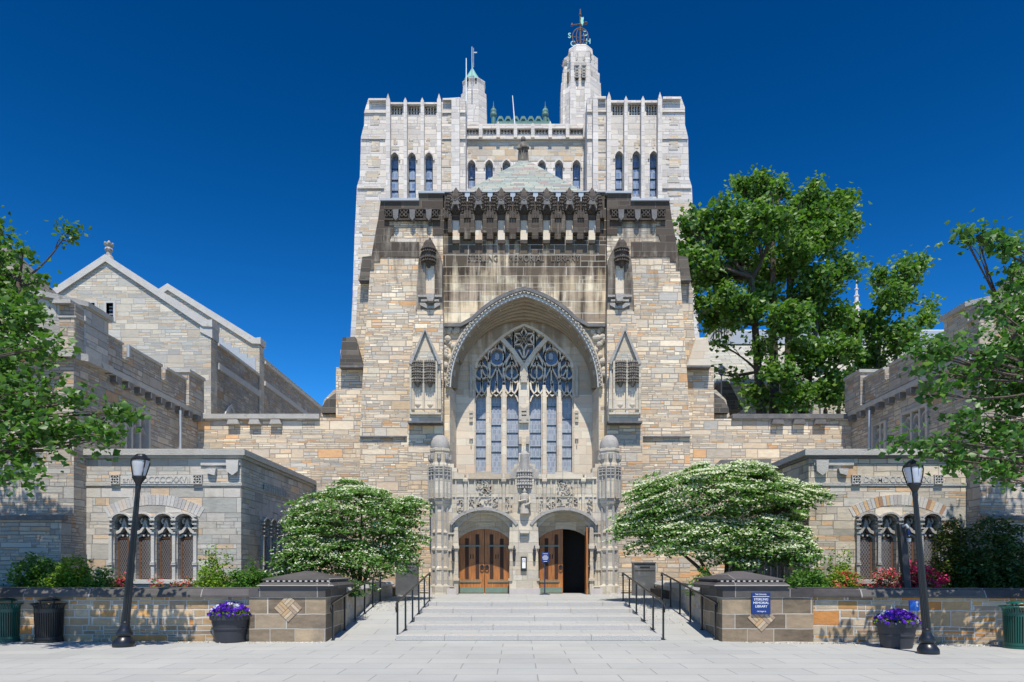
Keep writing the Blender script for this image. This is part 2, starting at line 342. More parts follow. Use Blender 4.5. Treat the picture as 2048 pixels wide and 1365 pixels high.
M['green_iron'] = plain('green_painted_steel', (.006,.075,.055), .35, .15, 5, spec=.5)
M['pot'] = plain('charcoal_plastic_pot', (.035,.037,.045), .5, .12, 5)
M['blue'] = plain('navy_sign_paint', (.008,.032,.16), .4, .03, 5, spec=.4)
M['bluebright'] = plain('bright_blue_sign', (.01,.12,.5), .4, .03, 5)
M['text'] = plain('white_lettering', (.85,.85,.85), .5, .01, 3)
M['greyblue'] = plain('faded_blue_lettering', (.16,.18,.24), .6, .1, 3)
M['steel'] = plain('scuffed_steel', (.17,.17,.17), .42, .35, 3, metal=.55, col2=(.30,.29,.27), thr=.6)
M['mulch'] = plain('dark_soil', (.045,.035,.025), .95, .5, 4, bump=.05)
M['bark'] = plain('grey_bark', (.10,.085,.07), .9, .4, 7, bump=.04)
M['bark2'] = plain('brown_bark', (.13,.10,.08), .9, .4, 9, bump=.03)
M['kick'] = plain('green_brass_kickplate', (.17,.24,.19), .5, .3, 5, metal=.2)
M['louver'] = plain('dark_louvre', (.05,.055,.05), .7, .2, 4)
M['casement'] = plain('brown_window_mesh', (.16,.085,.05), .6, .35, 8)
def wood():
    m, nt, _, _ = new_mat('oiled_oak'); g = G(nt); geo = g.n.new('ShaderNodeNewGeometry')
    n = g.noise(g.vmul(geo.outputs['Position'], (26, 26, 1.6)), 1.0, 5, .6)
    n2 = g.noise(geo.outputs['Position'], 1.7, 3)
    p = g.sep(geo.outputs['Position'])
    c = g.ramp(n, [(0.25, (.19,.065,.018)), (.5, (.38,.145,.04)), (.8, (.56,.25,.08))])
    c = g.mix(1.0, c, g.ramp(n2, [(.3, (.8,.8,.8)), (.7, (1.15,1.15,1.15))]), 'MULTIPLY')
    g.finish(c, .42, n, .002, .4); return m
M['wood'] = wood()
M['wood_dark'] = plain('dark_carved_oak', (.055,.025,.014), .6, .4, 22, bump=.01)
def leaded(name, base, lead, w, h, diag=False, tint=((.10,.14,.24),(.17,.22,.33),(.24,.29,.38),(.13,.18,.30))):
    m, nt, _, _ = new_mat(name); g = G(nt); pos, u, v, p = uv_world(g)
    if diag:
        a = g.math('ADD', g.math('MULTIPLY', u, 1.6), v); b = g.math('SUBTRACT', g.math('MULTIPLY', u, 1.6), v); vec = g.comb(a, b, 0.0)
    else: vec = g.comb(u, v, 0.0)
    c, f = brick(g, vec, w, h, .012 if not diag else .014, 0.0 if diag else .5)
    c2, f2 = brick(g, vec, w*.37, h*2.3, .008, .3)
    rn = g.math('FRACT', g.math('ADD', g.math('MULTIPLY', c, 5.3), g.math('MULTIPLY', c2, 3.1)))
    col = g.ramp(rn, [(0, tint[0]), (.3, tint[1]), (.55, tint[2]), (.8, tint[3])], 'CONSTANT')
    nz = g.noise(pos, 5, 5, .7)
    col = g.mix(g.math('MULTIPLY', g.math('SUBTRACT', nz, .48), 6.0, clamp=True), col, base)
    mort = f if diag else g.math('MAXIMUM', f, g.math('MULTIPLY', f2, .7))
    col = g.mix(mort, col, lead)
    g.finish(col, g.mixf(mort, .14, .6), g.math('ADD', g.math('MULTIPLY', nz, .6), g.math('MULTIPLY', g.noise(pos, 1.3, 1), 2.0)), .012, .6); return m
M['glass'] = leaded('leaded_blue_glass', (.22,.25,.32), (.38,.41,.46), .16, .22, tint=((.24,.26,.29),(.32,.34,.37),(.38,.40,.42),(.27,.29,.32)))
M['glass_dark'] = leaded('leaded_dark_blue_glass', (.12,.19,.33), (.18,.22,.29), .15, .16, tint=((.12,.19,.35),(.16,.24,.42),(.19,.26,.41),(.11,.18,.33)))
M['glass_tower'] = leaded('leaded_tower_glass', (.20,.28,.42), (.40,.43,.48), .30, .45, tint=((.20,.28,.42),(.10,.18,.36),(.30,.38,.50),(.16,.24,.40)))
M['glass_diamond'] = leaded('diamond_leaded_glass', (.07,.055,.05), (.17,.16,.16), .13, .13, diag=True, tint=((.06,.05,.05),(.10,.075,.07),(.05,.05,.06),(.09,.06,.05)))
M['voussoir'] = None
def island(name, cols, rough=.85, transl=0.0, spec=.25, bump=False):
    m, nt, n, l = new_mat(name); g = G(nt); geo = n.new('ShaderNodeNewGeometry')
    c = g.ramp(geo.outputs['Random Per Island'], [(i/len(cols), c) for i, c in enumerate(cols)], 'LINEAR' if transl else 'CONSTANT')
    b = g.finish(c, rough, g.noise(geo.outputs['Position'], 20, 3) if bump else None, .01, spec)
    if transl:
        tr = n.new('ShaderNodeBsdfTranslucent'); mx = n.new('ShaderNodeMixShader'); out = [x for x in n if x.type == 'OUTPUT_MATERIAL'][0]
        cc = g.mix(1.0, c, (1.15, 1.25, .55), 'MULTIPLY'); l.new(cc, tr.inputs[0]); mx.inputs[0].default_value = transl
        l.new(b.outputs[0], mx.inputs[1]); l.new(tr.outputs[0], mx.inputs[2]); l.new(mx.outputs[0], out.inputs[0])
    return m
M['voussoir'] = island('voussoir_grey', [(.48,.46,.43),(.52,.50,.47),(.44,.42,.40),(.54,.47,.40),(.50,.48,.46),(.42,.40,.38)], bump=True)
M['voussoir_r'] = island('voussoir_warm', [(.46,.44,.40),(.50,.30,.15),(.52,.48,.42),(.40,.36,.32),(.54,.36,.20),(.44,.42,.38),(.34,.20,.12),(.50,.46,.40)], bump=True)
M['brickpat'] = island('tan_herringbone', [(.42,.31,.20),(.36,.27,.19),(.48,.38,.26),(.33,.24,.17),(.46,.30,.16)], bump=True)
LT = .35
M['leaf_fg'] = island('maple_leaf', [(.04,.12,.018),(.075,.18,.028),(.11,.23,.04),(.05,.14,.02),(.16,.26,.09),(.08,.19,.03)], .42, .45, .45)
M['leaf_fg2'] = island('maple_leaf_light', [(.035,.12,.018),(.06,.17,.028),(.09,.22,.04),(.045,.14,.02),(.15,.27,.08)], .42, .45, .45)
M['leaf_bg'] = island('norway_maple_leaf', [(.05,.13,.018),(.085,.20,.025),(.13,.27,.04),(.07,.17,.02),(.27,.38,.16),(.11,.23,.03)], .45, .45, .45)
M['leaf_dog'] = island('dogwood_leaf', [(.05,.13,.022),(.08,.19,.03),(.12,.25,.045),(.16,.29,.07)], .5, LT, .35)
M['blossom'] = island('cream_blossom', [(.60,.64,.46),(.74,.77,.62),(.50,.56,.36),(.70,.74,.58),(.66,.70,.52)], .6, .3, .2)
M['leaf_lime'] = island('lime_shrub_leaf', [(.14,.26,.02),(.20,.34,.03),(.08,.18,.02),(.26,.38,.04)], .5, LT, .3)
M['leaf_green'] = island('green_shrub_leaf', [(.05,.15,.02),(.09,.22,.03),(.04,.11,.015),(.13,.26,.04)], .5, LT, .3)
M['leaf_dark'] = island('dark_shrub_leaf', [(.018,.05,.012),(.03,.075,.015),(.045,.10,.022),(.08,.14,.03)], .45, .2, .4)
M['leaf_olive'] = island('olive_shrub_leaf', [(.05,.07,.015),(.08,.10,.02),(.03,.05,.012),(.12,.12,.03),(.14,.20,.03)], .45, .3, .3)
M['pink'] = island('pink_azalea', [(.75,.05,.11),(.85,.10,.16),(.65,.03,.09),(.9,.20,.22)], .6, .3, .2)
M['magenta'] = island('magenta_azalea', [(.55,.01,.12),(.70,.02,.17),(.42,.01,.10),(.75,.06,.22)], .6, .3, .2)
M['coral'] = island('coral_azalea', [(.75,.10,.10),(.6,.08,.07),(.8,.18,.14),(.45,.06,.06)], .6, .3, .2)
M['purple'] = island('purple_pansy', [(.11,.02,.50),(.07,.015,.34),(.17,.04,.62),(.05,.01,.22)], .6, .2, .2)
M['whitef'] = island('white_pansy', [(.8,.8,.82),(.7,.7,.75)], .6, .2, .2)
def frosted():
    m, nt, n, l = new_mat('frosted_lamp_glass'); g = G(nt); b = g.finish((.62,.66,.74), .25, None, .01, .5)
    b.inputs['Transmission Weight'].default_value = .25; return m
M['frost'] = frosted()
def paving():
    m, nt, n, l = new_mat('bluestone_paving'); g = G(nt); geo = n.new('ShaderNodeNewGeometry'); pos = geo.outputs['Position']; p = g.sep(pos)
    c, f = brick(g, g.comb(g.math('ADD', p[0], .3), g.math('ADD', p[1], .15), 0.0), 1.15, .62, .009, .5)
    col = g.ramp(c, [(0, (.345,.35,.335)), (.25, (.375,.38,.36)), (.45, (.358,.365,.35)), (.65, (.395,.395,.372)), (.85, (.375,.376,.355))], 'LINEAR')
    n1 = g.noise(pos, .45, 6, .65); n2 = g.noise(g.vmul(pos, (1, 3, 1)), 3.2, 5, .7); n3 = g.noise(pos, 45, 2)
    k = g.math('ADD', .68, g.math('ADD', g.math('MULTIPLY', n1, .42), g.math('ADD', g.math('MULTIPLY', n2, .14), g.math('MULTIPLY', n3, .10))))
    col = g.mix(1.0, col, g.comb(k, k, k), 'MULTIPLY')
    sp = g.math('MULTIPLY', g.math('SUBTRACT', g.noise(pos, 5.5, 3), .71), 14.0, clamp=True)
    col = g.mix(g.math('MULTIPLY', sp, .35), col, (.2,.2,.19))
    tan = g.math('MULTIPLY', g.math('SUBTRACT', g.noise(pos, .35, 3), .6), 5.0, clamp=True)
    col = g.mix(g.math('MULTIPLY', tan, .4), col, (.46,.42,.35))
    col = g.mix(g.math('MULTIPLY', f, .6), col, (.19,.19,.18))
    g.finish(col, .8, g.math('SUBTRACT', n2, f), .004, .25); return m
M['paving'] = paving()
def granite():
    m, nt, n, l = new_mat('speckled_granite'); g = G(nt); geo = n.new('ShaderNodeNewGeometry'); pos = geo.outputs['Position']; p = g.sep(pos)
    n1 = g.noise(pos, 60, 3, .8); n2 = g.noise(pos, 6, 3)
    col = g.ramp(n1, [(.35, (.23,.22,.205)), (.5, (.42,.405,.375)), (.65, (.58,.56,.52))])
    tan = g.math('MULTIPLY', g.math('SUBTRACT', g.noise(pos, 1.2, 3), .63), 6.0, clamp=True)
    col = g.mix(g.math('MULTIPLY', tan, .45), col, (.50,.40,.27))
    c, f = brick(g, g.comb(g.math('ADD', p[0], g.math('MULTIPLY', g.math('FLOOR', g.math('MULTIPLY', p[2], 8.3)), .57)), 0.3, 0.0), 1.55, 9.0, .007, 0)
    col = g.mix(f, col, (.2,.17,.14))
    g.finish(col, .8, n2, .01, .3); return m
M['granite'] = granite()
# ================================================================== SETTING
struct(MB().box(-400, 400, -60, 900, -1.0, 0.0).build('plaza_pavement', M['paving']))
# ------------------------------------------------------------------ steps, landing, ramps
YS = [15.3, 16.55, 17.8, 19.05, 20.3]; RISE = .12
steps = thing('entrance_steps', 'five broad pale granite steps rising to the library doors', 'steps', (.25, 15.3, 0))
for i, y in enumerate(YS):
    z = RISE*(i+1); xl = -2.58 + i*.02; xr = 3.02 - i*.0
    if i < 4:
        MB().box(xl, xr, y, y+.34, z-RISE-.02*(i > 0), z).build('step', M['granite'], steps, bevel=.012)
        MB().box(xl, xr, y+.34, YS[i+1], z-RISE, z-.003).build('tread', M['paving'], steps)
    else:
        MB().box(xl, xr, y, y+.34, z-RISE-.02, z).build('step', M['granite'], steps, bevel=.012)
struct(MB().box(-4.15, 4.6, 20.64, 30, .3, .6).build('landing_path', M['paving']))
def ramp(x0, x1, xb0, xb1, name):
    m = MB(); m.quad_strip([[(x0,15.3,-.02),(x1,15.3,-.02),(x1,15.3,.004),(x0,15.3,.004)], [(xb0,20.64,-.02),(xb1,20.64,-.02),(xb1,20.64,.6),(xb0,20.64,.6)]])
    return struct(m.build(name, M['paving']))
ramp(-4.15, -2.585, -4.15, -2.505, 'ramp_path'); ramp(3.025, 4.35, 3.025, 4.6, 'ramp_path')
struct(MB().box(-24, -4.4, 15.6, 34, .0, .86).build('garden_bed_ground', M['mulch']))
mm = MB(); mm.prism([(4.6, 15.7), (24, 14.3), (24, 34), (4.6, 34)], 0, .86, lambda a, d, z: (a, z, d)); struct(mm.build('garden_bed_ground', M['mulch']))

# ================================================================== STACK TOWER (far behind)
YT = 60.0; fT = front(YT)
tower = thing('library_tower', 'tall pale limestone library tower with buttressed wings rising behind the entrance', 'tower', (px(1050, YT), YT, 0))
Lw = [(737,197),(729,222),(728,250),(722,274),(719.5,355),(714,373),(709.5,460),(705,600),(700,690),(698,1140)]
Rw = [(1362,193.5),(1369.5,215),(1370,250),(1376,274),(1378,355),(1383.5,373),(1388,460),(1393,600),(1400,690),(1404,1140)]
def tw(m, pts, d0, d1, holes=()): return m.prism(P(pts, YT+d0), d0, d1, fT, [P(h, YT+d0) for h in holes])
def thole(ul, ur, va, vb, k=.9):
    c = (ul+ur)/2; a = (ur-ul)/2
    return [(c-a, vb)] + [(x, -z) for x, z in parch(c, a, -(va+a*1.25), a*1.25, 5)] + [(c+a, vb)]
LWIN = [(782,797),(816.5,831.5),(850.5,865.5)]; RWIN = [(1230.5,1245.5),(1265,1280),(1299.5,1314.5)]
CWIN = [(936,950.5),(971,985.5),(1005.5,1020.5),(1076,1091),(1110.5,1125.5),(1145.5,1160.5)]
PAN_L = [(782.5,804.5),(816.5,838.5),(850,872)]; PAN_R = [(1225,1246),(1258.5,1280),(1292.5,1314)]
PAN_C = [(932+i*34.8, 957+i*34.8) for i in range(7)]
wall_l = Lw[::-1] + [(772,197),(772,205),(885,205),(885,197),(919,195),(931,200),(931,1140)]
holesL = [thole(a, b, 307, 396) for a, b in LWIN] + [[(a,231),(a,211),(b,211),(b,231)] for a, b in PAN_L]
holesR = [thole(a, b, 304, 394) for a, b in RWIN] + [[(a,231),(a,208),(b,208),(b,231)] for a, b in PAN_R]
wall_r = [(1174,1140),(1174,198),(1186,193),(1212,193),(1212,201),(1326,201),(1326,193.5)] + Rw
m = MB(); tw(m, wall_l, 0, .9, holesL); tw(m, wall_r, 0, .9, holesR)
# body behind, with deck lower than the pierced parapet
tw(m, [(702,1140),(722,285),(737,240),(931,240),(931,1140)], .9, 22); tw(m, [(1174,1140),(1174,240),(1362,240),(1376,285),(1401,1140)], .9, 22)
tw(m, [(776,240),(776,204),(782,204),(782,240)], .9, 1.6); 
m.build('wing_wall', M['tower'], tower)
m = MB(); tw(m, [(931,1140),(931,248),(1174,248),(1174,1140)], 2.2, 3.0, [thole(a, b, 322, 378) for a, b in CWIN] + [[(a,268),(a,258),(b,258),(b,268)] for a, b in PAN_C])
tw(m, [(931,1140),(931,275),(1174,275),(1174,1140)], 3.0, 20)
m.build('recessed_wall', M['tower'], tower)
m = MB()   # rubble panels with jagged quoins, 30 mm proud
def rub_panel(u0, u1, v0, v1, d, m, seed):
    r = random.Random(seed); pts = []; n = max(2, int((v1-v0)/5.2)); dv = (v1-v0)/n
    Lp = []; Rp = []
    for i in range(n):
        e = r.choice([0, 3, 6]); e2 = r.choice([0, 3, 6])
        Lp += [(u0+e, v0+i*dv), (u0+e, v0+(i+1)*dv)]; Rp += [(u1-e2, v0+i*dv), (u1-e2, v0+(i+1)*dv)]
    tw(m, Lp + Rp[::-1], d-.03, d+.02)
for k, (a, b, c, d_) in enumerate([(738,762,272,302),(733,763,312,335),(730,760,342,362),(728,762,373,392),(718,800,402,470),(716,790,474,560),(740,758,232,250),(882,908,270,304),(882,910,311,335),(884,910,342,362),(890,904,229,246),(784,798,277,300),(815,829,277,298),(849,863,277,298)]):
    rub_panel(a, b, c, d_, 0, m, k)
for k, (a, b, c, d_) in enumerate([(1338,1362,272,300),(1332,1362,313,335),(1332,1362,347,365),(1332,1366,375,392),(1340,1384,402,470),(1345,1388,480,560),(1190,1216,272,305),(1188,1216,314,340),(1190,1214,347,360),(1192,1208,234,250),(1336,1356,234,250),(1234,1246,277,297),(1268,1280,277,297),(1302,1314,277,297)]):
    rub_panel(a, b, c, d_, 0, m, 50+k)
rub_panel(936, 1168, 280, 322, 2.2, m, 99)
m.build('rubble_panel', M['tower_rub'], tower)
# piers, finials and string courses
m = MB()
for c, w, top, tip in [(776,8,200,187),(810.5,6.5,202,195),(844.5,6.5,202,195),(878,8,200,187),(1218,8,196,184),(1252,6.5,199,192),(1286,6.5,199,192),(1320,8,197,184)]:
    tw(m, [(c-w/2-1,1140),(c-w/2,top),(c,tip),(c+w/2,top),(c+w/2+1,1140)], -.55, -.02)
for i in range(8):
    c = 926.5 + i*34.8
    tw(m, [(c-3.5,275),(c-3.5,250),(c,(246,242)[i in (0,2,5,7)]),(c+3.5,250),(c+3.5,275)], 1.75, 2.18)
tw(m, [(931,278),(931,275),(1174,275),(1174,278)], 1.9, 2.18)
tw(m, [(931,257),(931,255),(1174,255),(1174,257)], 1.95, 2.18)
m.build('pier', M['tower_trim'], tower); m = MB()
for a, b, v in [(728,772,224),(722,770,276),(714,768,375),(884,931,224),(884,931,276),(1174,1214,222),(1174,1214,276),(1325,1370,222),(1325,1376,276),(1325,1383,375)]:
    tw(m, [(a,v+2),(a+1,v),(b,v),(b,v+2)], -.12, -.02)
for a, b, v in [(737,772,199),(885,919,198),(1186,1212,195.5),(1326,1362,196),(778,876,206.5),(1220,1318,203.5)]:
    tw(m, [(a,v+2),(a,v-1.4),(b,v-1.4),(b,v+2)], -.3, -.02)
tw(m, [(900,1140),(903,200),(919,195),(919,1140)], -.5, -.02); tw(m, [(1186,1140),(1186,193),(1196,200),(1199,1140)], -.5, -.02)
tw(m, [(919,1140),(919,195),(931,205),(931,1140)], .3, 2.1) ; tw(m, [(1174,1140),(1174,203),(1186,193),(1186,1140)], .3, 2.1)
m.build('string_course', M['tower_trim'], tower)
for pans, v0, v1, d in ((PAN_L,211,231,.15),(PAN_R,208,231,.15)):
    for a, b in pans:
        m = MB()
        n = 4
        for i in range(1, n): 
            c = a+(b-a)*i/n; m.ribbon(P([(c,v0),(c,v1)], YT), .1, d, d+.35, fT)
        for i in range(n):
            c = a+(b-a)*(i+.5)/n
            for vv in (v0+5, v0+12): m.ribbon(P([(c+2.9*math.cos(t*math.pi/4), vv+3.6*math.sin(t*math.pi/4)) for t in range(8)], YT), .07, d+.05, d+.3, fT, closed=True)
        m.build('parapet_tracery', M['tower_trim'], tower)
for a, b in PAN_C:
    m = MB()
    for i in range(1, 4): c = a+(b-a)*i/4; m.ribbon(P([(c,258),(c,268)], YT+2.35), .1, 2.35, 2.65, fT)
    for i in range(4):
        c = a+(b-a)*(i+.5)/4; m.ribbon(P([(c+3*math.cos(t*math.pi/4), 262+3.3*math.sin(t*math.pi/4)) for t in range(8)], YT+2.35), .07, 2.4, 2.6, fT, closed=True)
    m.build('parapet_tracery', M['tower_trim'], tower)
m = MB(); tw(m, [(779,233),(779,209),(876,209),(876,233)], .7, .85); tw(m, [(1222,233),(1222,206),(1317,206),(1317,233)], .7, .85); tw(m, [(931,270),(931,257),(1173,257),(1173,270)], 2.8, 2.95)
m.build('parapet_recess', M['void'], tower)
def tower_window(ul, ur, va, vb, d, bars):
    h = thole(ul, ur, va, vb); hood = MB()
    c = (ul+ur)/2; a = (ur-ul)/2+2.2
    hood.ribbon(P([(c-a, va+15)] + [(x, -z) for x, z in parch(c, a, -(va+a*1.2), a*1.25+1.5, 5)] + [(c+a, va+15)], YT+d), .12, d-.12, d-.01, fT)
    w = hood.build('window', M['tower_trim'], tower)
    g_ = MB(); tw(g_, [(ul-.5,vb+1),(ul-.5,va-2),(ur+.5,va-2),(ur+.5,vb+1)], d+.5, d+.55); g_.build('pane', M['glass_tower'], w)
    f_ = MB()
    for v in bars: f_.ribbon(P([(ul,v),(ur,v)], YT+d+.4), .06, d+.44, d+.5, fT)
    f_.ribbon(P(h, YT+d+.3), .12, d+.4, d+.5, fT)
    f_.build('frame', M['iron'], w)
for a, b in LWIN: tower_window(a, b, 307, 396, 0, (338,360,382))
for a, b in RWIN: tower_window(a, b, 304, 394, 0, (336,358,378))
for a, b in CWIN: tower_window(a, b, 322, 379, 2.2, (358,))
# big turret
def ring8(cx, cy, r, z): return [(cx+r*math.cos(R(22.5+45*k)), cy+r*math.sin(R(22.5+45*k)), z) for k in range(8)]
def oct_tower(m, uc, Y, steps_):
    cx = px(uc, Y); rings = []
    for half, v in steps_: rings.append(ring8(cx, Y, half*Y/F/math.cos(R(22.5)), pz(v, Y)))
    m.quad_strip(rings); return cx
YB = 66.0
tb = MB(); cxb = oct_tower(tb, 1160.5, YB, [(40,300),(40,205),(39,178),(37,176),(37,158),(33.5,156),(33.5,127),(26,125),(24,118),(23.5,108),(22.5,105)])
tb.build('bell_turret', M['tower'], tower)
m = MB(); fB = front(YB - 2.0)
def tbp(m, pts, d0, d1): return m.prism(P(pts, YB-2), d0, d1, fB)
for c, w0, w1, vt in [(1132,5.5,3.5,125),(1146,6.5,4.5,103),(1175,6.5,4.5,103),(1189,5.5,3.5,125)]:
    off = (0 if 1140 < c < 1180 else .9)
    tbp(m, [(c-w0,248),(c-w0+.5,180),(c-w1-.4,160),(c-w1,vt),(c+w1,vt),(c+w1+.4,160),(c+w0-.5,180),(c+w0,248)], off+.02, off+.9)
m.build('turret_buttress', M['tower_trim'], tower)
m = MB()
for c, vt, vb, off in [(1133,98,126,.9),(1144,93,112,.2),(1177.5,93,112,.2),(1187.5,98,126,.9)]:
    x = px(c, YB-2); z0 = pz(vb, YB-2); z1 = pz(vt, YB-2); y = YB-2+off+.4; h = z1-z0
    m.lathe(x, y, [(.26, 0), (.2, h*.5), (.36, h*.55), (.16, h*.6), (.15, h*.68), (.3, h*.72), (.12, h*.78), (.26, h*.86), (.09, h*.92), (.01, h)], 6, z0=z0)
m.build('pinnacle', M['tower_trim'], tower)
m = MB()
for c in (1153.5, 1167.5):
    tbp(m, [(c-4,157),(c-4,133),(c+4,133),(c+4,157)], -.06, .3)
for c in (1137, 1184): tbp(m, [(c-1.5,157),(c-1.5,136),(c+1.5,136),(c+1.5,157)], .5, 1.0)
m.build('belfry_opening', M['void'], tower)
m = MB()
for c in (1153.5, 1167.5):
    for vv in (137,143,149,154):
        for s in (-1.8, 1.8): m.ribbon(P([(c+s+1.9*math.cos(t*math.pi/3), vv+2.6*math.sin(t*math.pi/3)) for t in range(6)], YB-2), .07, -.14, -.07, fB, closed=True)
    tbp(m, [(c-5,134),(c-5,128),(c+5,128),(c+5,134)], -.2, -.07)
    tbp(m, [(c-2,122),(c-2,116),(c+2,116),(c+2,120),(c,123)], -.12, -.02)
m.build('belfry_tracery', M['trim_grey'], tower)
# small turret with copper cone
YC = 65.0
m = MB(); cxs = oct_tower(m, 948, YC, [(27,300),(26,250),(25,196),(22,193),(21,178),(22.5,172),(22.5,170),(17,166)]); m.build('stair_turret', M['tower'], tower)
m = MB(); m.lathe(cxs-.15, YC, [(.80,0),(.68,.2),(.48,.5),(.22,.95),(.06,1.25),(.025,1.8)], 12, z0=pz(165, YC)); m.build('copper_cone', M['copper'], tower)
m = MB(); x = px(944.8, YC-1); m.tube([(x, YC-1.6, pz(205,YC)), (x, YC-1.6, pz(120,YC))], .05, 6); x2 = px(948, YC-1)
m.tube([(x2, YC-1.6, pz(160,YC)), (x2, YC-1.6, pz(122,YC))], .025, 5); m.box(x2, x2+.3, YC-1.62, YC-1.58, pz(132,YC), pz(130,YC)); m.build('antenna', M['lead'], tower)
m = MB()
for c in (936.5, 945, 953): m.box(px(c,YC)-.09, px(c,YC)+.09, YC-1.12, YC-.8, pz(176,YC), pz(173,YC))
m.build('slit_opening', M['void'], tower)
for (u, vt, vb, r, Y, lab) in [(932.5,117,196,.05,61,'tall white mast left of the copper coned turret'), (1027.5,192,248,.045,63,'white flagpole behind the pierced parapet centre')]:
    m = MB(); dx = -.11 if u > 1000 else 0
    m.tube([(px(u,Y)-dx, Y, pz(vb,Y)-.3), (px(u,Y)+dx, Y, pz(vt,Y))], [r*1.2, r*.7], 8)
    tag(m.build('flagpole', M['white'] if Y else None), lab, 'flagpole', 'white masts on the tower roof')
# copper crest
YR = 68.0; fR = front(YR)
crest = MB(); c0 = 995
pts = []
for i in range(7):
    c = 1001 + i*15.2
    pts += [(c-7.2, 241), (c-4.5, 235), (c-2.8, 232.5), (c+2.8, 232.5), (c+4.5, 235), (c+7.2, 241)]
crest.prism(P([(992,262)] + pts + [(1098,262)], YR), 0, .12, fR)
for i in range(7):
    c = 1001 + i*15.2
    crest.ribbon(P([(c-7.2,246),(c-3.5,238),(c+3.5,238),(c+7.2,246)], YR), .14, -.1, 0, fR)
crest.prism(P([(992,252),(992,247),(1098,247),(1098,252)], YR), -.3, -.1, fR)
cr = crest.build('roof_cresting', M['copper_dull'], tower)
m = MB()
for u in (987, 1090.5):
    x = px(u, YR); z = pz(262, YR)
    m.lathe(x, YR, [(.22,0),(.22,1.3),(.30,1.35),(.33,1.45),(.28,1.65),(.30,1.8),(.24,1.98),(.10,2.12),(.12,2.2),(.04,2.3),(.02,2.75)], 10, z0=z)
m.build('crest_finial', M['copper_dull'], tower)
# weather vane, standing on the bell turret
zv = pz(105, YB); vane = thing('weather_vane', 'brown iron weather vane with green owl and letters on the bell turret', 'weather vane', (cxb, YB, zv))
def vz(v): return pz(v, YB)
def vx(u): return px(u, YB)
m = MB(); m.lathe(cxb, YB, [(.5,0),(.28,.25),(.1,.5),(.1,2.0),(.07,2.1),(.07,4.0),(.03,vz(26)-zv)], 8, z0=zv-.1)
for v in (96, 88, 62, 50, 30): m.ball((cxb, YB, vz(v)), .13, 6)
m.build('mast', M['rust'], vane)
m = MB(); m.tube([(vx(1141.5), YB, vz(51.5)), (vx(1173), YB, vz(46.5))], .05, 6); m.lathe(vx(1144), YB, [(.01,0),(.13,.05),(.01,.3)], 6, z0=vz(52.5)); m.ball((vx(1171.5), YB, vz(46.8)), .17, 6, .7)
m.build('arrow', M['rust'], vane)
m = MB(); fV = front(YB); m.prism([(vx(u), vz(v)) for u, v in [(1161.5,35.5),(1163.2,37),(1165.5,37),(1167,35.5),(1167.2,40),(1166.2,43),(1167,47),(1165.5,50.5),(1164,51.5),(1162,49),(1161,44),(1161.8,40)]], -.1, .1, fV)
m.build('owl', M['copper_bright'], vane)
m = MB()
for k in range(3):
    m.ribbon([(cxb+.72*math.cos(t*math.pi/8)*math.cos(k*R(60)), vz(74)+.8*math.sin(t*math.pi/8)) for t in range(16)], .06, -.05+k*.02, .03+k*.02, fV, closed=True)
for (a, b, c, d_) in [(1139.5,72.5,1158,76),(1172,68.5,1160,74),(1144,88.5,1158,81),(1176,83.5,1161,79)]: m.tube([(vx(a), YB, vz(b)), (vx(c), YB, vz(d_))], .04, 5)
m.build('scrollwork', M['rust'], vane)
for ch, u, v in [('S',1139,72),('D',1171,68),('C',1145.5,88),('H',1176.5,83.5)]:
    text_obj(ch, vx(u), YB, vz(v), 1.25*.52, .03, M['copper_bright'], 'letter', vane)

# ================================================================== ENTRANCE BLOCK (gatehouse)
YF = 28.0; fF = front(YF)
gate = thing('library_gatehouse', 'massive stone entrance block with great arched window and dark sooty top above the doors', 'building', (px(1050, YF), YF, 0))
def gp(m, pts, d0, d1, holes=()): return m.prism(P(pts, YF+d0), d0, d1, fF, [P(h, YF+d0) for h in holes])
Lsil = [(720,1185),(720,870),(724.5,770),(728.5,711),(732,657),(738,575),(742,517),(750,470),(756,440),(761.5,399)]
main = Lsil + [(837,399),(837,384),(887.6,384)]
opening = [(884,1185),(884,384)]
m = MB(); gp(m, Lsil + [(837,399),(837,384),(886,384),(886,1185)], 0, 3.0)
gp(m, mir(Lsil) + mir([(837,399),(837,384),(886,384),(886,1185)]), 0, 3.0)
gp(m, [(728,1185),(728,700),(745,517),(765,420),(837,415),(1263,415),(1335,420),(1355,517),(1372,700),(1372,1185)], 3.0, 10)
m.build('flank_wall', M['gate_rubble'], gate)
# sooty ashlar facings, jagged, 30 mm proud
m = MB()
for s in (0, 1):
    f_ = (lambda p: p) if s == 0 else mir
    gp(m, f_([(761.5,399),(837,399),(837,384),(886,384),(886,470),(865,470),(865,452),(857,452),(857,440),(862,440),(778,440),(778,452),(788,452),(788,470),(783,470),(783,484),(775,484),(838,484),(838,503),(828,514),(830,512),(760,512),(760,522),(748,522),(748,540),(739,540),(742,517),(750,470),(756,440)][:15] + [(778,484),(838,484),(838,514),(760,514),(760,524),(748,524),(748,540),(739,540),(742,517),(750,470),(756,440)]), -.03, .02)
m.build('sooty_facing', M['gate_top'], gate)
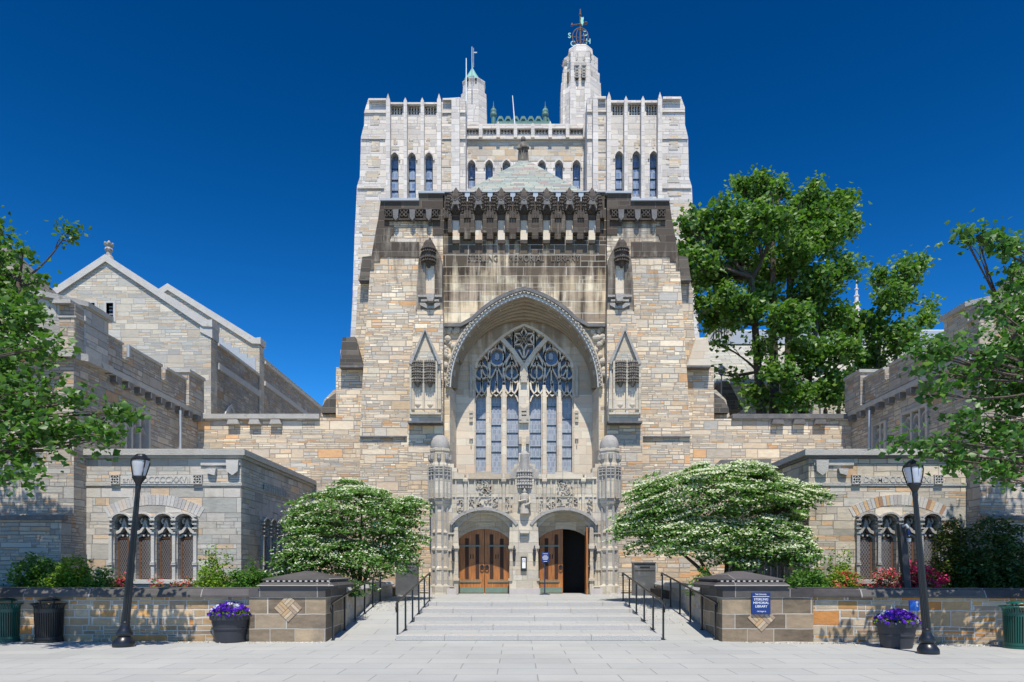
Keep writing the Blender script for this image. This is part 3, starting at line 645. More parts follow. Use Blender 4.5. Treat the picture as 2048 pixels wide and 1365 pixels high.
# pierced shield band
m = MB(); m2 = MB(); m3 = MB()
for f_ in ((lambda p: p), mir):
    gp(m, f_([(771,437),(771,419),(877,419),(877,437)]), -.05, -.031)
    gp(m2, f_([(768,419),(768,416),(880,416),(880,419)]), -.12, -.03); gp(m2, f_([(768,440),(768,437),(880,437),(880,440)]), -.14, -.03)
    for i in range(14):
        c = 774.5 + i*7.6
        if i in (2, 3, 6, 7, 10, 11): continue
        m2.ribbon(P(f_([(c+3.1*math.cos(t*math.pi/3), 424+3.6*math.sin(t*math.pi/3)) for t in range(6)]), YF), .035, -.11, -.05, fF, closed=True)
        m2.ribbon(P(f_([(c+3.1*math.cos(t*math.pi/3), 432+3.6*math.sin(t*math.pi/3)) for t in range(6)]), YF), .035, -.11, -.05, fF, closed=True)
    for c in (791, 824.5, 857.5): gp(m3, f_([(c-6,419),(c+6,419),(c+5,431),(c,438),(c-5,431)]), -.22, -.05); gp(m3, f_([(c-5,431),(c,438),(c+5,431),(c+5,435),(c,441),(c-5,435)]), -.26, -.05)
m.build('band_recess', M['void'], gate); m2.build('pierced_band', M['sootcarve'], gate); m3.build('shield', M['trim_dark'], gate)
m = MB()
for f_ in ((lambda p: p), mir):
    gp(m, f_([(760,401),(760,397),(838,397),(838,401)]), -.12, 3.2); gp(m, f_([(836,386),(836,382),(889,382),(889,386)]), -.12, 3.2)
m.build('lead_coping', M['lead'], gate)
m = MB()
for f_ in ((lambda p: p), mir): gp(m, f_([(719,875),(719,872),(813,872),(813,875)]), -.1, -.01)
m.build('string_course', M['trim_dark'], gate)
# second and third buttress layers
m = MB(); mc = MB()
for f_ in ((lambda p: p), mir):
    gp(m, f_([(672,1180),(672,735),(681,735),(681,700),(706,690),(711,672),(715,579),(721,558),(721,540),(745,520),(745,1180)]), 1.2, 6)
    gp(m, f_([(640,1180),(640,835),(648,800),(668,780),(672,780),(672,1180)]), 1.6, 4.5)
    q = lambda pts, d0, d1, y: mc.prism(P(f_(pts), YF), d0, d1, fF)
    mc.prism(P(f_([(718.5,558),(724.5,514),(744,512),(741,558)]), YF+.9), .9, 3.0, fF)
    if f_ is not mir:
        mc.prism(P([(679,731),(685,675),(710,674),(726,731)], YF+.9), .9, 3.0, fF)
    mc.prism(P(f_([(642,818),(652,800),(672,786),(672,826),(642,826)]), YF+1.3), 1.3, 4.6, fF)
m.build('stepped_buttress', M['gate_rubble'], gate); mc.build('buttress_cap', M['cap_dark'], gate)
m = MB(); m.prism(P([(1374,731),(1392,676),(1416,675),(1422,731)], YF+.9), .9, 3.0, fF); m.build('buttress_cap', M['lime'], gate)
m = MB()
for f_ in ((lambda p: p), mir):
    gp(m, f_([(678,735),(678,731),(727,731),(727,735)]), .8, 3.0); gp(m, f_([(717,561),(717,558),(743,558),(743,561)]), .8, 3.0)
m.build('buttress_ledge', M['trim_dark'], gate)
# central bay above the arch
AX = 1048.5
def curve(a, vs, rise, n=18): return [(u, -z) for u, z in parch(AX, a, -vs, rise, n)]
HOOD = curve(156, 775, 196); OUT = curve(150, 775, 187)
hood_in = [(884+2,775)]
m = MB(); gp(m, [(884,1000),(884,384),(1212,384),(1212,1000),(AX+150,1000)] + OUT[::-1] + [(AX-150,1000)], .12, .55)
m.build('bay_wall', M['bay'], gate)
gp_ = MB(); gp_.prism(P([(884,560),(884,384),(1212,384),(1212,560)], YF), .5, 9.5, fF); gp_.build('bay_core', M['bay'], gate)
# hood mould : dark drip, leaf band, white bead
hood_line = [(886,652),(921,652)] + [p for p in HOOD if p[1] < 668 - 22] + [(1176,652),(1210,652)]
m = MB(); m.ribbon(P(hood_line, YF), .13, -.12, .14, fF); m.build('hood_mould', M['trim_dark'], gate)
m = MB(); leafc = curve(152.5, 775, 191, 60)
m.ribbon(P(leafc, YF), .20, .0, .13, fF)
r = random.Random(3)
for i, (u, v) in enumerate(leafc):
    if 0 < i < len(leafc)-1:
        a, c = leafc[i-1], leafc[i+1]; t = Vector((c[0]-a[0], c[1]-a[1])).normalized(); s = 1 if i % 2 else -1
        m.ribbon(P([(u-t.x*3, v-t.y*3), (u+t.y*s*2.6, v-t.x*s*2.6), (u+t.x*3, v+t.y*3)], YF), .045, -.10, .0, fF)
m.build('leaf_moulding', M['carve'], gate)
m = MB(); m.ribbon(P(curve(149, 775, 184.5, 24), YF), .10, -.03, .2, fF); m.build('arch_bead', M['trim'], gate)
for s in (-1, 1):
    m = MB()
    for k in range(46):
        u = AX + s*(130 + r.random()*33); v = 655 + r.random()*105
        if abs(u-AX) < 151.5*math.cos(math.asin(min(1, max(0, (775-v)/196)))) + 3: continue
        m.ball((px(u, YF), YF+.1, pz(v, YF)), .07 + .09*r.random(), 6)
    m.build('spandrel_carving', M['carve'], gate)
# stepped archivolts
N = 7; arch = MB(); IN = (135.5, 778, 135)
for i in range(N):
    t0 = i/N; t1 = (i+1)/N
    a0 = 149 + (IN[0]-149)*t0; r0 = 183 + (IN[2]-183)*t0; v0 = 775 + 3*t0
    y0 = YF + .15 + 1.15*t0; y1 = YF + .15 + 1.15*t1 + .02
    a1 = 149 + (IN[0]-149)*t1; r1 = 183 + (IN[2]-183)*t1
    cur = P(curve(a0, v0, r0), y0); big = P(curve(a0+14, v0, r0+14), y0)
    arch.band(big, cur, 0, (y1-y0)*.62, front(y0))
    cur2 = P(curve(a0-(a0-a1)*.5, v0, r0-(r0-r1)*.5), y0)
    arch.band(big, cur2, (y1-y0)*.6, y1-y0+.03, front(y0))
for i in range(N):
    for q, dd in ((.12, .0), (.62, .62)):
        t = (i+q)/N; y0 = YF + .15 + 1.15*(i + dd)/N
        cc = P(curve(149 + (IN[0]-149)*t, 775+3*t, 183 + (IN[2]-183)*t, 20), y0)
        arch.tube([(x, y0-.01, z) for x, z in cc], .075 if q < .5 else .045, 6)
arch.build('archivolt', M['archring'], gate)
m = MB()
for i in range(1, 18):
    c = P(curve(144.5, 775, 174, 18), YF+.45)[i*2]
    m.box(c[0]-.10, c[0]+.10, YF+.30, YF+.50, c[1]-.09, c[1]+.11); m.ball((c[0], YF+.30, c[1]), .08, 6)
m.build('arch_boss', M['carve'], gate)
# lower splayed jambs
Yi = YF + 1.3
m = MB()
for s in (-1, 1):
    xo = px(AX+s*149, YF+.15); xi = px(AX+s*135.5, Yi); z0 = pz(960, YF); z1 = pz(770, YF); e = s*.5
    m.quad_strip([[(xo,YF+.14,z0),(xi,Yi,z0),(xi+e,Yi,z0),(xo+e,YF+.14,z0)], [(xo,YF+.14,z1),(xi,Yi,z1),(xi+e,Yi,z1),(xo+e,YF+.14,z1)]])
m.build('splayed_jamb', M['lime'], gate)
# window wall and opening
fI = front(Yi)
def ip(m, pts, d0, d1, holes=()): return m.prism(P(pts, Yi+d0), d0, d1, fI, [P(h, Yi+d0) for h in holes])
WIN = [(949,735),(953,720),(967,703),(986,686),(1005,670),(1025,657),(AX,647)]
WIN = [(949,958)] + WIN + [(2*AX-u, v) for u, v in WIN[-2::-1]] + [(2*AX-949,958)]
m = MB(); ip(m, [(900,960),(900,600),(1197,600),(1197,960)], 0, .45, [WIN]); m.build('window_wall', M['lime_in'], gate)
m = MB()
for q_ in ((900,949),(2*AX-949,1197)): ip(m, [(q_[0],958),(q_[0],790),(q_[1],790),(q_[1],958)], -.012, .0)
m.build('window_pier', M['lime'], gate)
gw = MB(); 
# mullions
BAR = [330, 437]
ZU = lambda z: 880 + z*.293
ZV = lambda z: 560 + z*.293
def mull(u, w, d0, d1, v0, v1, m): m.ribbon(P([(u,v1),(u,v0)], Yi), w, d0, d1, fI)
for z in (330, 436, 711, 817): mull(ZU(z), .215, .18, .50, 785, 958, gw); mull(ZU(z), .12, .02, .2, 770, 958, gw)
for z in (232, 915): mull(ZU(z), .12, .10, .5, 735, 958, gw)
# central pier with canopies
ip(gw, [(ZU(537),958),(ZU(537),ZV(740)),(ZU(550),ZV(600)),(ZU(573),ZV(560)),(ZU(596),ZV(600)),(ZU(609),ZV(740)),(ZU(609),958)], .02, .5)
def arc2(z): return [(ZU(a), ZV(b)) for a, b in z]
w1 = .12
for s in (0, 1):
    f_ = (lambda p: p) if s == 0 else (lambda p: [(2*AX-a, b) for a, b in p])
    rb = lambda pts, w=w1, d0=.16, d1=.42: gw.ribbon(P(f_(arc2(pts)), Yi+.15), w*.72, d0, d1, fI)
    # ogees over each light
    for (a, b) in ((238,330),(330,437),(437,535)):
        c = (a+b)/2; h = b-a
        rb([(a,700),(a+h*.08,745),(a+h*.28,775),(a+h*.42,760),(c,705),(c,690)], .10); rb([(b,700),(b-h*.08,745),(b-h*.28,775),(b-h*.42,760),(c,705)], .10)
        rb([(a,830),(a+h*.1,800),(a+h*.3,775),(c,790),(b-h*.3,775),(b-h*.1,800),(b,830)], .08, .2)
    # ascending reticulation
    for (c, y, rx, ry) in ((283,628,46,48),(390,525,52,62),(490,628,46,48)):
        rb([(c+rx*math.cos(t*math.pi/8), y+ry*math.sin(t*math.pi/8)) for t in range(17)], .09)
        rb([(c, y-ry),(c, y-ry-34)], .07); rb([(c, y+ry),(c, y+ry+30)], .07)
        rb([(c-18,y-ry+2),(c,y-ry-28),(c+18,y-ry+2)], .06)
    rb([(283,690),(283,505)], .08); rb([(335,800),(335,430)], .16); rb([(437,800),(437,420)], .15); 
    rb([(390,470),(390,385)], .07); rb([(490,690),(490,500)], .07); rb([(390,590),(390,720)], .08)
    rb([(238,640),(258,560),(283,510),(300,480)], .12); rb([(335,560),(310,525),(283,505)], .10)
    rb([(437,600),(460,540),(490,495)], .12); rb([(535,640),(520,560),(490,495)], .12)
    rb([(335,455),(360,410),(390,372)], .12)
    rb([(390,368),(440,425),(500,490),(545,560),(573,600)], .24, .05, .45)      # main sub-arch bar
    rb([(290,500),(340,440),(395,370)], .14)
    rb([(283,600),(300,640),(335,680)], .07); rb([(390,590),(420,650),(437,690)], .07); rb([(390,590),(360,650),(335,690)], .07)
    rb([(490,680),(515,700),(535,690)], .07); rb([(500,350),(500,480)], .10); rb([(450,370),(500,395)], .07); rb([(470,350),(500,430)], .06)
rb0 = lambda pts, w=w1, cl=False: gw.ribbon(P(arc2(pts), Yi), w, .16, .42, fI, closed=cl)
for k in range(6):
    a = math.pi*k/3 + math.pi/6; cx_, cy_ = 573+36*math.cos(a), 395+36*math.sin(a)
    rb0([(573+14*math.cos(a-.5), 395+14*math.sin(a-.5)), (cx_+20*math.cos(a-1.4), cy_+20*math.sin(a-1.4)), (573+76*math.cos(a), 395+76*math.sin(a)), (cx_+20*math.cos(a+1.4), cy_+20*math.sin(a+1.4)), (573+14*math.cos(a+.5), 395+14*math.sin(a+.5))], .07, True)
rb0([(500,320),(500,480),(573,565),(646,480),(646,320)], .12)
rb0([(573,470),(573,560)], .08); rb0([(540,470),(573,540),(606,470)], .07)
gw.ribbon(P(WIN[1:-1], Yi), .20, .02, .44, fI)
great = gw.build('great_window', M['lime'], gate)
# pier ornaments, canopies, statues' brackets
m = MB()
for dv in (0,):
    for k in range(3): ip(m, [(ZU(552-k*4),ZV(700-k*22)),(ZU(552),ZV(680-k*22)),(ZU(573),ZV(645-k*22)),(ZU(594),ZV(680-k*22)),(ZU(594+k*4),ZV(700-k*22))][::1], -.12+k*.03, .02)
for (a, b) in ((875,895),(905,920),(930,975)):
    ip(m, [(ZU(540),ZV(b)),(ZU(540),ZV(a)),(ZU(606),ZV(a)),(ZU(606),ZV(b))], -.12, .02)
for zz in (548, 598): 
    m.box(px(ZU(zz),Yi)-.06, px(ZU(zz),Yi)+.06, Yi-.16, Yi, pz(ZV(1125),Yi), pz(ZV(1075),Yi)); m.box(px(ZU(zz),Yi)-.05, px(ZU(zz),Yi)+.05, Yi-.14, Yi, pz(ZV(960),Yi), pz(ZV(870),Yi))
for s_ in (212, 934):
    for zz in (900, 930, 960): ip(m, [(ZU(s_-12),ZV(zz+10)),(ZU(s_-12),ZV(zz-8)),(ZU(s_+12),ZV(zz-8)),(ZU(s_+12),ZV(zz+10))], -.08, -.003)
    ip(m, [(ZU(s_-3),ZV(1135)),(ZU(s_-3),ZV(1080)),(ZU(s_+3),ZV(1080)),(ZU(s_+3),ZV(1135))], -.08, -.003); ip(m, [(ZU(s_-12),ZV(1088)),(ZU(s_-12),ZV(1080)),(ZU(s_+12),ZV(1080)),(ZU(s_+12),ZV(1088))], -.1, -.003)
    ip(m, [(ZU(s_-9),ZV(800)),(ZU(s_-9),ZV(580)),(ZU(s_+9),ZV(580)),(ZU(s_+9),ZV(800))], -.08, -.003)
m.build('canopy_carving', M['carve'], great)
m = MB()
for (a, y, q) in ((390,525,15),(283,628,12),(490,628,12),(756,525,15),(863,628,12),(656,628,12)):
    ip(m, [(ZU(a-q),ZV(y+q)),(ZU(a-q),ZV(y-q)),(ZU(a),ZV(y-q*1.7)),(ZU(a+q),ZV(y-q)),(ZU(a+q),ZV(y+q)),(ZU(a),ZV(y+q*1.7))], .36, .46)
m.build('glass_badge', M['lead'], great)
m = MB(); ip(m, [(940,ZV(790)),(940,630),(1157,630),(1157,ZV(790))], .47, .52); m.build('upper_pane', M['glass_dark'], great)
m = MB(); ip(m, [(940,958),(940,ZV(790)),(1157,ZV(790)),(1157,958)], .47, .52); m.build('lower_pane', M['glass'], great)
m = MB()
for i, (a, b) in enumerate(((240,313),(347,420),(453,527),(622,695),(729,800),(833,908))):
    for zz in ((950,1045,1138,1215) if i in (0,2,3,5) else (865,992,1100,1175)): m.ribbon(P([(ZU(a)-2,ZV(zz)),(ZU(b)+2,ZV(zz))], Yi+.4), .025, .44, .47, fI)
m.build('saddle_bar', M['iron'], great)

# crowning canopies
TOPC = [911.8,957.3,1002.6,1047.9,1093.3,1138.8,1184.3]
m = MB(); gp(m, [(888,440),(888,384),(1209,384),(1209,440)], .02, .11)
m.build('sooty_frieze', M['gate_top'], gate)
for c in TOPC:
    k = MB(); r = random.Random(int(c)); x0 = px(c, YF)
    s_ = YF/F
    # half octagonal lantern body
    k.lathe(x0, YF+.05, [(.12,pz(429,YF)),(.28,pz(422,YF)),(.30,pz(398,YF)),(.22,pz(389,YF)),(.08,pz(380,YF)),(.01,pz(374,YF))], 8, rot=R(22.5))
    for lv, (v, w) in enumerate([(423,17),(416,18.5),(409,18),(402,17.5),(396,14)]):
        n_ = 7
        for q in range(n_):
            a = math.pi*(q+.5)/n_; rr = w*s_
            xx = x0 - rr*math.cos(a); yy = YF + .03 - rr*.62*math.sin(a)
            k.lathe(xx, yy, [(.05,0),(.025,.05),(.07,.09),(.02,.16),(.045,.19),(.005,.27)], 5, z0=pz(v,YF)-.05-.05*(q % 2), rot=r.random())
    ob = k.build('niche_canopy', M['sootcarve'], gate)
    k = MB()
    gp(k, [(c-6,409),(c-6,403),(c,397),(c+6,403),(c+6,409)][:5], -.36, -.33)
    k.ribbon(P([(c-7,426),(c-5,416),(c,408),(c+5,416),(c+7,426)], YF), .035, -.34, -.28, fF); k.ribbon(P([(c-8,404),(c,412),(c+8,404)], YF), .03, -.36, -.33, fF)
    k.build('gablet', M['trim_dark'], ob)
m = MB()
for i in range(8):
    c = 889.5 + i*45.4
    for q in range(3):
        u = c - 5 + q*5
        if 888 < u < 1209: gp(m, [(u-2,436),(u-2.5,425),(u,417),(u+2.5,425),(u+2,436)], -.14, .03)
m.build('small_canopy', M['sootcarve'], gate)
m = MB(); mp = MB(); mq = MB()
for c in TOPC:
    gp(m, [(c-7,480),(c-7,437),(c+7,437),(c+7,480)], .06, .125)
    gp(mq, [(c-7,487),(c-7,480.5),(c+7,480.5),(c+7,487)], .0, .125)
m.build('pale_niche_back', M['lime'], gate); mq.build('niche_bracket', M['sootcarve'], gate)
for i, c in enumerate(TOPC):
    for s in (-1, 1):
        u = c + s*12
        gp(mp, [(u-4,464),(u-4,430),(u-2,424),(u,421),(u+2,424),(u+4,430),(u+4,464)], -.10, .1)
        gp(mp, [(u-4.5,465),(u-4.5,461),(u+4.5,461),(u+4.5,465)], -.22, .1)
for i in range(6):
    c = (TOPC[i]+TOPC[i+1])/2; gp(mp, [(c-8,478),(c-8,432),(c+8,432),(c+8,478)], -.06, .1)
mp.build('niche_pier', M['gate_top'], gate)
m = MB()
for i in range(8):
    c = 889.2 + i*45.5
    if i in (0, 7): continue
    gp(m, [(c-5,394),(c-5,382),(c+5,382),(c+5,394)], -.03, .02); gp(m, [(c-1,403),(c-1,394),(c+1,394),(c+1,403)], -.03, .02)
gp(m, [(888,384.5),(888,382),(1210,382),(1210,384.5)], -.05, 2.0)
m.build('lead_gutter', M['lead'], gate)
# carved inscription
for s, u, w in (('STERLING', 965.5, 60), ('MEMORIAL', 1053, 72), ('LIBRARY', 1131.5, 58)):
    t = text_obj(s, 0, YF+.115, 0,   .36, .02, M['soot_mid'], 'inscription', None, font_bold=.0)
    xs = [v.co.x for v in t.data.vertices]; cx = (max(xs)+min(xs))/2; sc = w*YF/F/(max(xs)-min(xs))
    for v in t.data.vertices: v.co.x = px(u, YF) + (v.co.x-cx)*sc; v.co.z = pz(515.5, YF) + v.co.z
    t.parent = gate; t.matrix_parent_inverse = parent_inv(gate)
# hipped slate roof
Yr0 = 28.9
apz = pz(336, 33.3); bz = pz(384, Yr0)
m = MB(); x0, x1 = px(930, Yr0), px(1168, Yr0)
m.quad_strip([[(x0,Yr0,bz),(x1,Yr0,bz),(x1,37.5,bz),(x0,37.5,bz)], [(px(1038,33.3),32.8,apz),(px(1060,33.3),32.8,apz),(px(1060,33.3),33.8,apz),(px(1038,33.3),33.8,apz)]])
m.build('slate_roof', M['slate'], gate)
# statue on the roof
xs_ = px(1046.5, 33.3); st = thing('robed_statue', 'weathered stone statue of a robed figure standing on the slate roof peak', 'statue', (xs_, 33.3, apz))
m = MB(); m.box(xs_-.36, xs_+.36, 32.95, 33.65, apz-.02, apz+.06); m.box(xs_-.24, xs_+.24, 33.07, 33.53, apz+.06, apz+.2); m.build('plinth', M['trim_grey'], st)
m = MB(); zz = apz+.2
m.lathe(xs_, 33.3, [(.17,0),(.18,.03),(.15,.25),(.13,.45),(.12,.55),(.135,.68),(.145,.76),(.11,.82),(.055,.86),(.05,.89),(.075,.92),(.085,.98),(.08,1.04),(.05,1.09),(.01,1.11)], 14, z0=zz)
m.tube([(xs_+.12,33.3,zz+.74),(xs_+.16,33.2,zz+.56),(xs_+.05,33.12,zz+.6)], [.06,.055,.04], 7); m.tube([(xs_-.12,33.3,zz+.74),(xs_-.17,33.2,zz+.54),(xs_-.06,33.12,zz+.5)], [.06,.055,.04], 7)
for k in range(7):
    a = -math.pi*k/6; m.tube([(xs_+.165*math.cos(a),33.3+.165*math.sin(a),zz+.02),(xs_+.15*math.cos(a+.15),33.3+.15*math.sin(a+.15),zz+.6)], [.028,.015], 5)
m.box(xs_-.05, xs_+.13, 33.08, 33.14, zz+.55, zz+.72)
m.v = [(xs_+(a-xs_)*1.35, 33.3+(b-33.3)*1.3, zz+(c-zz)*1.12) for a, b, c in m.v]
m.build('robed_figure', M['soot_mid'], st, smooth=50)

# buttress niches flanking the bay
nb = MB()
for f_ in ((lambda p: p), mir):
    gp(nb, f_([(815,1185),(815,845),(822,845),(822,800),(826,650),(834,620),(886,620),(886,1185)]), -.5, .02)
nb.build('niche_buttress', M['gate_rubble'], gate)
for f_, nm in (((lambda p: p), 'l'), (mir, 'r')):
    m = MB()   # upper niche, slightly set forward with gabled head
    gp(m, f_([(831,620),(836,530),(838,515),(860,474),(882,515),(884,530),(885,620)]), -.45, .02, [f_([(851,588),(851,530),(869,530),(869,588)])])
    up = m.build('upper_niche', M['gate_top'], gate)
    m = MB(); gp(m, f_([(850,589),(850,528),(870,528),(870,589)]), -.36, -.30); m.build('niche_back', M['lime'], up)
    m = MB()
    cx = 860 if nm == 'l' else 1240
    m.lathe(px(cx, YF), YF-.42, [(.05,pz(545,YF)),(.12,pz(537,YF)),(.22,pz(530,YF)),(.24,pz(510,YF)),(.2,pz(498,YF)),(.12,pz(492,YF))], 8, rot=R(22.5))
    for q in range(9):
        a = math.pi*(q+.5)/9
        for v in (532, 514): m.lathe(px(cx,YF)-.25*math.cos(a), YF-.42-.25*math.sin(a), [(.05,0),(.02,.08),(.06,.12),(.01,.22)], 5, z0=pz(v,YF)-.06)
    m.build('niche_canopy', M['sootcarve'], up)
    m = MB(); gp(m, f_([(853,594),(853,587),(868,587),(868,594),(866,602),(855,602)]), -.75, -.4); gp(m, f_([(836,594),(836,590),(884,590),(884,594)]), -.55, -.4); gp(m, f_([(842,603),(842,599),(878,599),(878,603)]), -.58, -.4); gp(m, f_([(840,610),(840,606),(850,606),(856,612),(866,612),(870,606),(880,606),(880,610),(868,617),(854,617)]), -.56, -.44)
    m.build('niche_bracket', M['portal_grey'], up)
    # lower double niche
    mg = MB(); mg.ribbon(P(f_([(821,730),(851,660),(881,730)]), YF-.8), .12, -.94, -.80, fF)
    m = MB(); gp(m, f_([(818,842),(824,728),(851,661),(880,728),(884,842)]), -.82, -.48, [f_([(829,828),(829,738),(877,738),(877,828)])])
    lo = m.build('lower_niche', M['portal'], gate)
    m = MB(); gp(m, f_([(827,830),(827,736),(879,736),(879,830)]), -.74, -.70); m.build('niche_back', M['lime'], lo)
    m = MB(); mk = MB()
    for c in (841, 865):
        if nm == 'r': c = 2100 - c
        x = px(c, YF)
        m.lathe(x, YF-.78, [(.04,pz(785,YF)),(.13,pz(776,YF)),(.20,pz(768,YF)),(.21,pz(745,YF)),(.17,pz(738,YF)),(.10,pz(735,YF))], 8, rot=R(22.5))
        for q in range(8):
            a = math.pi*(q+.5)/8
            for v in (774, 762, 751, 742): m.lathe(x-.215*math.cos(a), YF-.78-.215*math.sin(a), [(.04,0),(.018,.07),(.05,.10),(.01,.2)], 5, z0=pz(v,YF)-.05)
        mk.lathe(x, YF-.62, [(.10,pz(829,YF)),(.17,pz(820,YF)),(.17,pz(817,YF)),(.10,pz(815,YF)),(.06,pz(800,YF)),(.06,pz(780,YF))], 8)
    for u in (828, 853, 878): 
        u_ = u if nm == 'l' else 2100-u
        mk.ribbon(P([(u_,838),(u_,735)], YF), .07, -.9, -.8, fF)
    gp(mk, f_([(822,829),(822,825),(882,825),(882,829)]), -.94, -.8); gp(mk, f_([(822,819),(822,817),(882,817),(882,819)]), -.92, -.8)
    mg.build('gable_coping', M['portal_grey'], lo); m.build('niche_canopy', M['soot_mid'], lo); mk.build('niche_shaft', M['portal'], lo)
    m = MB(); gp(m, f_([(815,846),(815,842),(884,842),(884,846)]), -.92, -.4); m.build('niche_ledge', M['trim_dark'], lo)
    m = MB(); gp(m, f_([(836,724),(838,708),(866,708),(870,724)]), -.84, -.82); m.build('herringbone', M['gable'], lo)

# ================================================================== PORTAL with the doors
YP = 26.6; fP = front(YP)
portal = thing('carved_portal', 'carved limestone double doorway with corner turrets under the great window', 'portal', (px(1050, YP), YP, .6))
def pp(m, pts, d0, d1, holes=()): return m.prism(P(pts, YP), d0, d1, fP, [P(h, YP) for h in holes])
QU = lambda z: 840 + z*.2491
QV = lambda z: 860 + z*.2491
def dcurve(cx, a, vs, rise, n=10): return [(cx + a*math.sin(t)/math.sin(1.05), vs - rise*(math.cos(t)-math.cos(1.05))/(1-math.cos(1.05))) for t in [(-1.05 + 2.1*i/n) for i in range(n+1)]]
DC = (968, 1127.5); BOT = 1190
holes = []
for c in DC: holes.append([(c-53,BOT+2),(c-53,1056)] + dcurve(c, 57, 1056, 27) + [(c+53,1056),(c+53,BOT+2)])
top = [(862,BOT+3),(862,1010),(862,932),(905,932),(905,940),(912,940),(912,948),(922,956),(929,948),(929,956)] 
outline = [(862,BOT+1),(862,940),(902,928),(908,928),(908,936),(914,936),(914,944),(918,950),(929,948),(929,956),(934,956),(934,948),(950,948),(956,944),(970,942),(984,944),(990,948),(1004,948),(1004,956),(1009,956),(1009,948),(1021,948),(1021,938),(1028,938),(1028,929),(1036,929),(1036,1000)]
outline = outline[:-1] + [(1036,925)] 
outline = outline + [(2098-u, v) for u, v in outline[::-1]]
# notch the door openings into the base line
def with_doors():
    o = [(862,BOT+1)] + outline[1:-1] + [(1236,BOT+1)]
    for c in DC[::-1]: o += [(c+53,BOT+1),(c+53,1066)] + dcurve(c, 53, 1060, 32)[::-1] + [(c-53,1066),(c-53,BOT+1)]
    return o
m = MB(); pp(m, with_doors(), 0, .55)
m.build('portal_wall', M['portal'], portal)
m = MB()
for c in DC:
    for i in range(5):
        t0 = i/5; y0 = YP + .1 + .6*t0
        cur = P(dcurve(c, 54-4*t0, 1058+18*t0, 33-12*t0), y0); big = P(dcurve(c, 54-4*t0+6, 1058+18*t0, 33-12*t0+7), y0)
        m.band(big, cur, 0, .14, front(y0))
m.build('door_arch', M['portal'], portal)
m = MB()
for c in DC:
    m.ribbon(P(dcurve(c, 66, 1050, 31, 14), YP), .11, -.262, .02, fP)
m.build('hood_mould', M['portal_grey'], portal)
m = MB()
for c in DC:
    for q in (2,4,6,8):
        p_ = P([dcurve(c, 56, 1056, 29)[q]], YP)[0]; m.box(p_[0]-.09, p_[0]+.09, YP-.05, YP+.12, p_[1]-.02, p_[1]+.14)
    for s in (-1, 1):
        u = c + s*55
        pp(m, [(u-4,1188),(u-4,1140),(u-3,1105),(u-5,1098),(u-3.5,1055),(u+3.5,1055),(u+5,1098),(u+3,1105),(u+4,1140),(u+4,1188)], -.14, .0)
        pp(m, [(u-6,1098),(u-6,1092),(u+6,1092),(u+6,1098)], -.2, .0); pp(m, [(u-6,1162),(u-6,1157),(u+6,1157),(u+6,1162)], -.2, .0)
m.build('door_shaft', M['portal'], portal)
m = MB()    # frieze shafts and ball caps
for u in (931,1007.5,1089,1166.5):
    m.lathe(px(u,YP), YP-.02, [(.07,pz(1035,YP)),(.07,pz(966,YP)),(.12,pz(964,YP)),(.12,pz(959,YP)),(.07,pz(957,YP))], 8)
for u in (912,937,950,984,997,1020,1027,1071,1078,1102,1112,1146,1156,1186): m.ribbon(P([(u,1040 if abs(u-968) > 30 and abs(u-1127) > 30 else 1024),(u,958)], YP), .04, -.07, 0, fP)
pp(m, [(905,959),(905,956),(1193,956),(1193,959)], -.1, 0); pp(m, [(905,995),(905,993),(1193,993),(1193,995)], -.04, 0)
pp(m, [(861,1175),(861,1172),(912,1172),(912,1175)], -.1, 0); pp(m, [(1186,1175),(1186,1172),(1237,1172),(1237,1175)], -.1, 0)
m.build('frieze_shaft', M['portal'], portal)
r = random.Random(5)   # reliefs
for (a, b, v0, v1, n_) in ((914,926,998,1026,10),(938,948,998,1022,8),(954,982,962,992,26),(955,983,998,1016,14),(987,995,996,1012,8),(1012,1020,998,1024,8),(1079,1087,998,1026,8),(1096,1110,996,1014,10),(1112,1145,962,992,28),(1114,1142,998,1014,12),(1148,1158,996,1012,8),(1174,1184,998,1026,9)):
    m = MB()
    for k in range(n_):
        u = a+(b-a)*r.random(); v = v0+(v1-v0)*r.random(); q = 2+2.5*r.random(); an = r.random()*6.3; l = 2+4*r.random()
        m.ribbon(P([(u-l*math.cos(an), v-l*math.sin(an)), (u, v+1.5*r.random()), (u+l*math.cos(an+.8), v+l*math.sin(an+.8))], YP), .035+.03*r.random(), -.05, .0, fP)
    m.build('relief_carving', M['carve'], portal)
# centre pier with pinnacle niche
m = MB(); pp(m, [(1021,BOT),(1021,1172),(1025,1165),(1025,1040),(1028,1000),(1030,960),(1068,960),(1071,1000),(1073,1040),(1073,1165),(1078,1172),(1078,BOT)], -.22, 0); 
m.build('centre_pier', M['portal'], portal)
cxp = px(1049, YP)
m = MB(); m.lathe(cxp, YP-.15, [(.08,pz(985,YP)),(.2,pz(975,YP)),(.26,pz(966,YP)),(.22,pz(955,YP)),(.19,pz(930,YP)),(.19,pz(911,YP)),(.03,pz(901,YP)),(.01,pz(900,YP))], 8, rot=R(22.5))
for q in range(8):
    a = math.pi*(q+.5)/8
    for v in (975, 962, 950): m.lathe(cxp-.26*math.cos(a), YP-.15-.24*math.sin(a), [(.04,0),(.02,.08),(.06,.12),(.01,.24)], 5, z0=pz(v,YP)-.06)
for s in (-1, 1):
    for k in range(3): pp(m, [(1049+s*(10+k*6),958),(1049+s*(10+k*6),932+k*6),(1049+s*(16+k*6),932+k*6+2),(1049+s*(16+k*6),958)], -.12, .3)
m.build('pinnacle', M['portal_grey'], portal)
st = thing('carved_figure', 'small weathered carved figure on the pier between the two doors', 'statue', (cxp, YP-.3, pz(1030,YP)))
